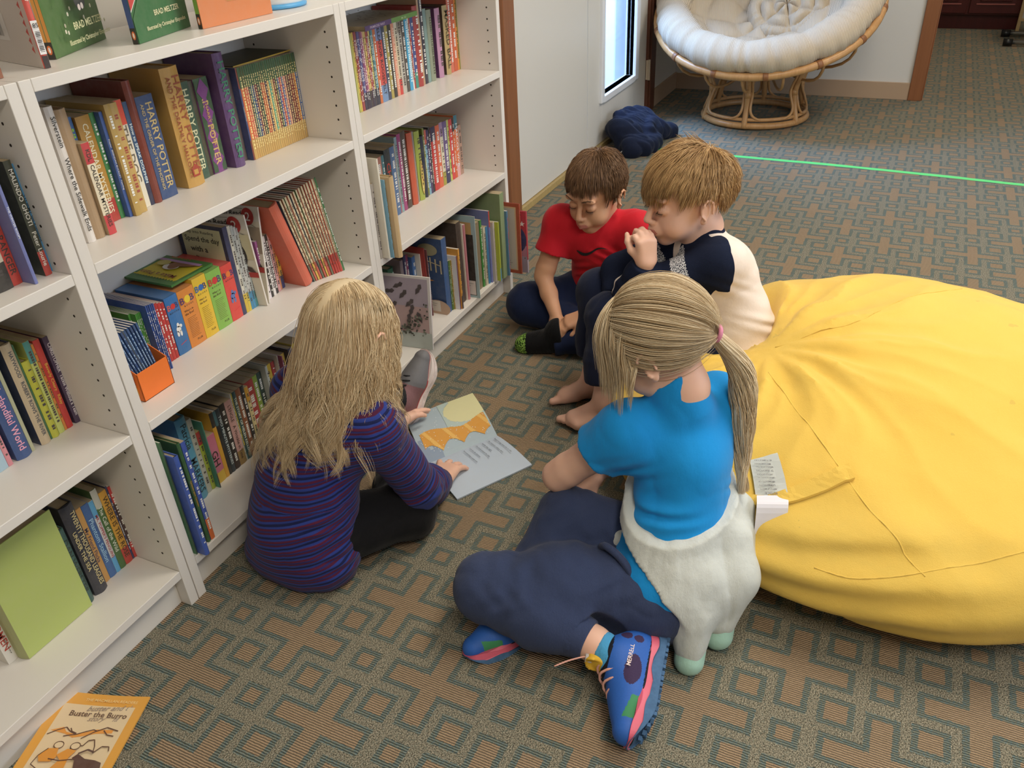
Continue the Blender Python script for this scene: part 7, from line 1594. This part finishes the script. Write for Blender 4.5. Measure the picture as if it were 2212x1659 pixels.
# ======================================================================= boy in red
def boy_red():
    t = person(0, 'child with short brown hair and red tee, sitting cross-legged at the end of the bookcases')
    H = Frame((1.396, -.385, .482), (-.92, .20, -.27), (-.25, 0, .96), 1.03); neck = A3(1.432, -.392, .405)
    sR, sL = A3(1.405, -.272, .365), A3(1.435, -.500, .362); eR, wR = A3(1.345, -.232, .205), A3(1.272, -.308, .10); eL, wL = A3(1.385, -.535, .20), A3(1.275, -.395, .125)
    pel, wst, chs = A3(1.51, -.385, .095), A3(1.485, -.387, .20), A3(1.445, -.388, .30)
    hR, hL = A3(1.49, -.315, .085), A3(1.49, -.455, .085); kR, aR = A3(1.362, -.165, .088), A3(1.33, -.42, .045); kL, aL = A3(1.35, -.585, .09), A3(1.235, -.315, .045)
    def torso(s, g):
        s.ell(pel, (.095+g, .112+g, .09+g), k=.03); s.ell(wst, (.075+g, .10+g, .10), k=.05); s.ell(chs, (.072+g, .105+g, .085+g), k=.04); s.cap(sL, sR, .036+g, .036+g, .04)
    s = Sdf(); torso(s, -.009); add_head(s, H, neck); s.cap(neck, (sL+sR)/2, .042, .045, .03)
    for S_, E_, W_ in ((sL, eL, wL), (sR, eR, wR)): s.chain([S_, E_*.85+S_*.15, E_, E_*.6+W_*.4, W_], [.036, .030, .027, .026, .018], .012)
    add_hand(s, wR, (-.50, -.10, -.84), (-.85, .15, .5), 1, (.22, .18, .2, .26), .98, .16, (.3, .1)); add_hand(s, wL, (-.55, .80, -.25), (-.3, -.1, .95), -1, (.4, .4, .45, .5), .95)
    s.chain([hL, kL, aL], [.06, .045, .03], .02); s.chain([hR, kR, aR], [.06, .045, .03], .02); add_foot(s, aL+A3(0, 0, .02), (-.25, 1, -.1), (-.2, 0, 1), 1, .95)
    mesh_sdf('body', s, (1.08, -.72, -.01), (1.66, -.05, .67), .0034, [SKIN_T, LIP1], t, lips_paint(H))
    s = Sdf(); s.chain([hR, kR], [.082, .064], .04); s.chain([kR, aR], [.062, .048], .03); s.chain([hL, kL], [.082, .064], .04); s.chain([kL, kL*.4+aL*.6, aL], [.062, .054, .044], .03); s.ell(pel, (.11, .125, .09), k=.04); s.plane((0, 0, .003), DOWN)
    s.cut(aL+A3(0, .004, 0), aL-kL, .07, .003); s.disp = addf(folds(61, .0035, 24), joint_folds([(kR, kR-hR, 1), (kL, kL-aL, 1)], .003, .06, 130))
    mesh_sdf('trousers', s, (1.12, -.75, -.01), (1.68, -.03, .26), .005, cloth_mat('navy_track_fabric', '1c2746', .8, .1, .1, .08), t)
    s = Sdf(); torso(s, .010); s.chain([sR, sR*.42+eR*.58], [.048, .052], .025); s.chain([sL, sL*.42+eL*.58], [.048, .052], .025); s.cap(sL, chs, .045, .06, .04); s.cap(sR, chs, .045, .06, .04)
    s.cap(neck+A3(0, 0, -.03), neck+A3(0, 0, .0), .049, .046, .02); s.cap(neck+A3(0, 0, -.01), neck+A3(-.01, 0, .06), .038, .042, .003, '-'); s.cut(neck+A3(0, 0, .010), H.o-neck, .07, .002)
    s.cut(sR*.46+eR*.54, eR-sR, .08, .002); s.cut(sL*.46+eL*.54, eL-sL, .08, .002); s.plane((1.5, -.38, .085), DOWN, .003)
    s.disp = addf(folds(71, .0028, 17, (1, 1, .8)), joint_folds([(chs+A3(-.05, .02, -.08), A3(0, .6, 1), 1.5), (chs+A3(-.06, -.05, -.02), A3(0, -.8, 1), 1), (wst+A3(-.06, 0, 0), A3(.3, 0, 1), 1.4)], .0035, .05, 130))
    red = cloth_mat('red_sport_jersey', 'cf2230', .7, .06, .08, .08)
    mesh_sdf('tee_shirt', s, (1.28, -.68, .02), (1.62, -.12, .47), .0036, red, t)
    BODY = s
    # curved black chest mark
    b = MB(); pts = []
    for i in range(15):
        u = i/14; y = -.340-.10*u; z = .300-.004*math.sin(PI*u)+.014*u-.01*math.sin(2*PI*u)
        w_ = .013*(1-u)**.8*min(1, u*6+.35)
        for zz in (z-w_/2, z+w_/2):
            xs = np.linspace(1.30, 1.45, 300).astype(F32); Pq = np.stack([xs, np.full(300, y, F32), np.full(300, zz, F32)], -1); f = total(BODY, Pq); k = int(np.argmax(f < 0)); pts.append((float(xs[k])-.0035, y, zz))
    b.add(pts, [(2*i, 2*i+1, 2*i+3, 2*i+2) for i in range(14)]); b.build('chest_mark', mat('black_print', '15151a', .6), t, True)
    s = Sdf(); F = Frame(aL+A3(0, 0, .02), (-.25, 1, -.1), (-.2, 0, 1), .95)
    s.cap(F(0, -.01, .02), F(0, -.02, -.028), .038, .035, .02); s.cap(F(0, 0, -.012), F(.004, .085, -.032), .037, .031, .02); s.cap(F(0, .02, -.03), F(0, .110, -.036), .032, .030, .02); s.plane((0, 0, .002), DOWN, .002); s.cut(F(0, -.02, .03), kL-aL, .08, .002)
    def sp(c): q = F.inv(c); return ((q[:, 1] > .098) | ((q[:, 1] < -.03) & (q[:, 2] < -.005))).astype(int)
    gm = NB('green_flecked_knit', .95, .1); gm.set('Base Color', gm.ramp(gm.noise(240, 2, .6, gm.obj()), [(.42, C('1a1e16')), (.5, C('5f8a3a')), (.62, C('9dbf62'))]))
    mesh_sdf('sock', s, F.o-.16, F.o+.18, .003, [cloth_mat('black_sock', '141416', .95, .15, .3), gm.m], t, sp)
    test = lambda v: ((v[:, 2] > -.34) & (v[:, 1] < .30)) | ((v[:, 2] > .40+.1*np.abs(v[:, 0])) & (v[:, 1] < .90)) | ((v[:, 2] > -.1) & (v[:, 1] < .52) & (np.abs(v[:, 0]) > .5))
    ro = scalp_roots(5200, test, 21); ln = np.where(ro[:, 1] > .45, .045, np.where(ro[:, 2] < .1, .022, .042))
    P = grow(H, ro, whorl_flow((.1, -.45, .9), .25), ln, 9, .1, .008, 5, (), .25, (0, 0), .35, 500, .10, lean_out=.2)
    strands('hair', P, .0008, hair_mat('brown_hair', '5c422e', '8a6848', .5), t, 3, cap_mesh(H, test, 1.035))
    brows(H, t, plain('brown_brow', '5a402c', .7)); lashes(H, t, M_LASH)
    return t
_b1 = boy_red()
# ======================================================================= boy in raglan top
def boy_raglan():
    t = person(0, 'child in cream top with navy sleeves, hand at mouth, sitting on the bean bag')
    H = Frame((1.103, -.726, .598), (-.68, .73, -.09), (-.05, .05, .99), 1.08); neck = A3(1.13, -.768, .515)
    sL, sR = A3(1.055, -.835, .455), A3(1.175, -.705, .455); eL, wL = A3(1.005, -.628, .370), A3(.985, -.668, .462); eR, wR = A3(1.10, -.56, .375), A3(1.035, -.570, .325)
    pel, wst, chs = A3(1.10, -.885, .20), A3(1.115, -.865, .29), A3(1.125, -.815, .39)
    hL, hR = A3(1.055, -.835, .215), A3(1.15, -.79, .215); kL, aL = A3(.990, -.575, .295), A3(.915, -.592, .075); kR, aR = A3(1.11, -.505, .30), A3(1.035, -.515, .065)
    R = Frame(pel, (-.72, .69, 0), (0, 0, 1)).R
    def torso(s, g):
        s.ell(pel, (.112+g, .092+g, .09+g), R, k=.03); s.ell(wst, (.102+g, .080+g, .09), R, k=.05); s.ell(chs, (.108+g, .078+g, .088+g), R, k=.05); s.cap(sL, sR, .038+g, .038+g, .04)
    s = Sdf(); torso(s, -.009); add_head(s, H, neck); s.cap(neck, (sL+sR)/2, .043, .045, .03)
    for S_, E_, W_ in ((sL, eL, wL), (sR, eR, wR)): s.chain([S_, E_, E_*.6+W_*.4, W_], [.036, .028, .027, .0195], .012)
    add_hand(s, wL, (-.05, .05, 1), (-.6, -.75, 0), -1, (.95, .75, .6, .55), 1.0, .05, (.9, .6)); add_hand(s, wR, (-.35, -.05, -.85), (-.7, .2, .4), 1, (.35, .3, .3, .3), 1.0, .08, (.3, .2))
    s.chain([hL, kL, kL*.5+aL*.5, aL], [.06, .043, .042, .027], .02); s.chain([hR, kR, aR], [.06, .043, .028], .02)
    add_foot(s, aL+A3(0, 0, -.003), (-.42, .88, -.06), (0, 0, 1), 1, 1.13); add_foot(s, aR, (-.5, .85, 0), (0, 0, 1), -1, 1.1)
    mesh_sdf('body', s, (.74, -1.02, -.01), (1.34, -.36, .80), .0033, [SKIN_L, LIP1], t, lips_paint(H))
    s = Sdf(); s.chain([hL, kL, kL*.5+aL*.5, kL*.22+aL*.78], [.080, .060, .058, .060], .03); s.chain([hR, kR, kR*.5+aR*.5, kR*.25+aR*.75], [.080, .060, .056, .056], .03); s.ell(pel, (.118, .10, .085), R, k=.04)
    s.cut(kL*.25+aL*.75, aL-kL, .1, .003); s.cut(kR*.27+aR*.73, aR-kR, .1, .003)
    s.disp = addf(folds(81, .003, 22), joint_folds([(kL, kL-hL, 1), (kL*.5+aL*.5, kL-aL, .8)], .003, .07, 110))
    mesh_sdf('trousers', s, (.80, -1.02, .05), (1.34, -.40, .40), .005, cloth_mat('dark_navy_cotton', '1a2138', .9, .1, .12, .08), t)
    s = Sdf(); torso(s, .013); s.ell(pel+A3(0, 0, -.01), (.125, .105, .07), R, k=.04); s.cap(sL, chs, .046, .06, .04); s.cap(sR, chs, .046, .06, .04)
    s.chain([sL, eL, eL*.45+wL*.55, wL], [.049, .046, .040, .033], .02); s.chain([sR, eR, wR*.9+eR*.1], [.048, .043, .034], .02)
    s.cap(neck+A3(0, 0, -.03), neck+A3(0, 0, .002), .050, .047, .02); s.cap(neck+A3(0, 0, -.01), neck+A3(-.01, .01, .06), .040, .043, .003, '-'); s.cut(neck+A3(0, 0, .014), H.o-neck, .07, .002)
    s.cut(wL-nrm(wL-eL)*.006, wL-eL, .06, .002); s.cut(wR*.92+eR*.08, wR-eR, .06, .002)
    s.disp = addf(folds(91, .003, 15, (1, 1, .8)), joint_folds([(eL, sL-eL, 1.2), (wst+A3(-.03, -.07, 0), A3(.2, -.3, 1), 1.4), (sL+A3(.01, .0, -.06), A3(.3, -.5, 1), 1.1)], .0034, .06, 120))
    fd = nrm(A3(-.69, .72, 0)); rdir = nrm(A3(.72, .69, 0))
    def navy(V):
        dL, _ = seg_dist(V, sL, eL); dL2, _ = seg_dist(V, eL, wL); dR, _ = seg_dist(V, sR, eR); dR2, _ = seg_dist(V, eR, wR)
        q = V-neck; side = q@rdir; ff = q@fd
        sl = np.minimum(np.minimum(.068-np.minimum(dL, dL2), (V-(sL+A3(-.004, .008, 0)))@nrm(A3(-.50, .80, .28))), .02-side)
        sr = np.minimum(.068-np.minimum(dR, dR2), (V-(sR+A3(-.01, .0, 0)))@nrm(A3(-.1, .95, .1))+.01)
        rag = np.minimum(np.minimum(-side, ff-.022+.10*np.abs(side)), np.minimum(V[:, 2]-.40, (V[:, 2]-.40)-(ff-.03)*.9))
        return np.maximum(np.maximum(np.maximum(sl, sr), rag), .0555-np.linalg.norm(q+A3(0, 0, -.004), axis=1))
    def band(V):
        dL, tL = seg_dist(V, sL, eL); dL2, _ = seg_dist(V, eL, wL); dR, tR = seg_dist(V, sR, eR); dR2, _ = seg_dist(V, eR, wR)
        return np.maximum(np.minimum(.075-np.abs(tL-.42), (dL2-dL+.02)*4)*1.0*(np.minimum(dL, dL2) < .075), np.minimum(.075-np.abs(tR-.42), (dR2-dR+.02)*4)*(dR < .07))*.2
    fl_ = NB('raglan_jersey', .9, .12); _n = fl_.n('ShaderNodeAttribute', attribute_name='navy').outputs['Fac']; _b = fl_.n('ShaderNodeAttribute', attribute_name='band').outputs['Fac']; _f = fl_.noise(700, 2, .6, fl_.obj())
    _navy = fl_.mix(_f, C('151b2d'), C('20283f')); _spk = fl_.ramp(fl_.noise(420, 1, .5, fl_.obj()), [(.45, C('2c3040')), (.52, C('d8dade'))]); _cream = fl_.mix(_f, C('e2d4c8'), C('ecdfd4'))
    fl_.set('Base Color', fl_.mix(fl_.math('GREATER_THAN', _n, 0.0), _cream, fl_.mix(fl_.math('GREATER_THAN', _b, 0.0), _navy, _spk))); fl_.bump(fl_.math('MULTIPLY', fl_.noise(22, 5, .62, fl_.obj()), 6.0), .25, .0015)
    mesh_sdf('raglan_top', s, (.92, -1.05, .08), (1.34, -.46, .56), .0036, fl_.m, t, attr={'navy': navy, 'band': band})
    test = lambda v: ((v[:, 2] > -.46) & (v[:, 1] < .22) & ~((np.abs(v[:, 0]) > .72) & (v[:, 2] < .02) & (v[:, 1] > -.35))) | ((v[:, 2] > .34) & (v[:, 1] < .90)) | ((v[:, 2] > .08) & (v[:, 1] < .55) & (np.abs(v[:, 0]) > .5))
    ro = scalp_roots(6500, test, 31); ln = np.where((ro[:, 1] > .35) & (np.abs(ro[:, 0]) < .6), .080, np.where(ro[:, 2] < .1, .028, np.where(np.abs(ro[:, 0]) > .45, .048, .07)))
    P = grow(H, ro, whorl_flow((-.05, -.55, .85), .22), ln, 12, .15, .012, 5, (), .3, (.0015, 3), .28, 330, .08, lean_out=.35)
    strands('hair', P, .0008, hair_mat('light_brown_hair', '8d6840', 'cba774', .5), t, 3, cap_mesh(H, test, 1.035))
    rt_ = scalp_roots(70, lambda v: (v[:, 2] > .80) & (v[:, 1] < .1), 4); P3 = grow(H, rt_, lambda n, p: np.tile([.1, .5, .55], (len(n), 1)), .042, 8, 0, .012, 7, (), .6, (0, 0), .3, 8, .25, lean_out=1.0)
    strands('hair_tuft', P3, .0007, bpy.data.materials['light_brown_hair'], t)
    brows(H, t, plain('sandy_brow', '8d6a44', .7)); lashes(H, t, M_LASH)
    return t
_b2 = boy_raglan()
# ======================================================================= bean bag details
seam([(.815, -1.005), (.70, -1.09), (.60, -1.163), (.51, -1.24), (.445, -1.31), (.41, -1.36)], .0016)
seam([(.392, -1.18), (.385, -1.25), (.405, -1.33), (.45, -1.42), (.505, -1.51), (.58, -1.62)], .0016)
seam([(.93, -1.0), (.975, -1.09), (1.02, -1.17), (1.14, -1.25), (1.3, -1.38)], .0014)
def ribbon(P2, w, wd, name, material, lift=.003, n=10, th=.0012, par=bb):
    """flat strip laid on the bag along floor points P2; wd width direction"""
    P = bz([Vector((a, b_, 0)) for a, b_ in P2], n); v = []; wd = Vector(wd).normalized(); N = len(P); K = 4
    ws = w if hasattr(w, '__len__') else [w]*N
    for i, p in enumerate(P):
        wi = ws[0]+(ws[-1]-ws[0])*i/(N-1)
        for k in range(K+1):
            q = p+wd*wi*(k/K-.5); z = on_bag(q.x, q.y, lift); v += [(q.x, q.y, z), (q.x, q.y, z+th)]
    f = []; M_ = 2*(K+1)
    for i in range(N-1):
        for k in range(K):
            a = i*M_+2*k; c = a+M_; f += [(a+1, a+3, c+3, c+1), (a, c, c+2, a+2)]
        f += [(i*M_, i*M_+1, (i+1)*M_+1, (i+1)*M_), (i*M_+2*K, (i+1)*M_+2*K, (i+1)*M_+2*K+1, i*M_+2*K+1)]
    return mobj(name, v, f, material, par, smooth=False)
ribbon([(.49, -1.022), (.485, -1.08), (.515, -1.14), (.56, -1.21)], [.022, .032], (-.8, -.45, 0), 'handle', M_BEAN, .004, 10, .006)
ribbon([(.50, -1.015), (.494, -1.05), (.50, -1.10), (.512, -1.128)], .0045, (-.9, .3, 0), 'zip', M_BLACK, .003, 6, .001)
tw = mat('white_care_tag', 'e4e2ea', .6); tg = mat('grey_care_print', '6a6a70', .7)
tagp = [(.575, -1.045), (.535, -1.062), (.492, -1.080), (.468, -1.092), (.448, -1.102)]
ribbon(tagp[:3], [.052, .056], (.35, -.93, 0), 'care_tag', plain('printed_care_tag', 'ccd0cc', .6, nz=(40, .05)), .009, 8, .0008)
# flap hanging over the front of the bag
P_ = [Vector((.492, -1.080, on_bag(.492, -1.080, .012))), Vector((.462, -1.086, on_bag(.475, -1.088, .016)-.004)), Vector((.440, -1.092, .150)), Vector((.425, -1.098, .118))]
wv_ = Vector((.025, -.066, .0)); b = MB(); v = []
for p in bz(P_, 6): v += [p-wv_*.42, p+wv_*.42, p-wv_*.42+Vector((-.0008, 0, .0008)), p+wv_*.42+Vector((-.0008, 0, .0008))]
n_ = len(v)//4; b.add(v, [q for i in range(n_-1) for q in ((4*i+2, 4*i+3, 4*i+7, 4*i+6), (4*i, 4*i+4, 4*i+5, 4*i+1), (4*i, 4*i+2, 4*i+6, 4*i+4), (4*i+1, 4*i+5, 4*i+7, 4*i+3))]+[(4*n_-4, 4*n_-3, 4*n_-1, 4*n_-2)]); b.build('care_tag_flap', tw, bb)
b = MB(); off = Vector((.010, -.006, -.006)); v = []
for p in bz(P_[1:], 6): v += [p-wv_*.36+off, p+wv_*.46+off]
b.add(v, [(2*i, 2*i+1, 2*i+3, 2*i+2) for i in range(len(v)//2-1)]); b.build('care_tag_flap', tw, bb).modifiers.new('s', 'SOLIDIFY').thickness = .0008
X_ = Vector((-.35, .93, 0)).normalized()
for k, l in enumerate(('NOTICE', 'THIS ARTICLE MEETS', 'THE FLAMMABILITY', 'REQUIREMENTS OF', 'CALIFORNIA BUREAU OF', 'HOUSEHOLD GOODS', 'AND SERVICES', 'MATERIALS FOR FILL', 'CARE: MACHINE WASH', 'COLD, TUMBLE DRY')):
    q = .06+.90*k/10; c0 = Vector((.492, -1.080, 0)).lerp(Vector((.575, -1.045, 0)), q); z0 = on_bag(c0.x, c0.y, .0150); c1 = Vector((.492, -1.080, 0)).lerp(Vector((.575, -1.045, 0)), q+.08); z1 = on_bag(c1.x, c1.y, .0150)
    Y_ = Vector((-(c1.x-c0.x), -(c1.y-c0.y), z0-z1)); w = .028 if k == 0 else .044; h_ = .0058 if k == 0 else .0042
    o_ = Vector((c0.x, c0.y, z0))-X_*w/2; put_text(l, o_, X_, Y_, w, h_, '5a5a60', bb, 'care_print')
# ======================================================================= dropped jacket by the door
t = empty('jacket', (3.50, .13, 0), label='navy jacket dropped in a crumpled heap against the white door', cat='jacket')
s = Sdf(); s.ell((.02, .02, .06), (.17, .12, .075), k=.05); s.ell((-.10, .06, .10), (.10, .08, .06), k=.04); s.ell((.06, .05, .12), (.12, .07, .05), k=.04)
s.chain([(-.12, .10, .10), (-.02, .11, .155), (.10, .07, .14), (.13, .0, .09)], [.035, .03, .032, .03], .03)
s.chain([(.10, -.05, .05), (.17, -.10, .035), (.22, -.125, .03)], [.05, .04, .032], .03); s.chain([(-.16, .02, .05), (-.20, -.03, .04), (-.16, -.08, .035), (-.06, -.11, .04)], [.05, .045, .04, .045], .03)
s.chain([(-.05, -.08, .10), (.03, -.05, .115), (.10, -.03, .10)], [.022, .02, .024], .02); s.plane((0, 0, .002), DOWN); s.plane((0, .148, 0), (0, 1, 0), .01)
a_ = sines(7, 30, 5, aniso=(1, 1.2, .8)); c_ = sines(17, 13, 4)
s.disp = lambda P: .016*(.5-np.abs(a_(P))**.7)+.012*c_(P)
mesh_sdf('cloth', s, (-.30, -.24, -.01), (.34, .16, .24), .0055, cloth_mat('dark_navy_fleece', '151c30', .85, .12, .15, .06), t)
b = MB(); b.tube(bz([(-.20, .02, .09), (-.23, .0, .05), (-.25, .02, .02)], 5), .004, 8); b.build('zip_pull', M_METAL, t, True)
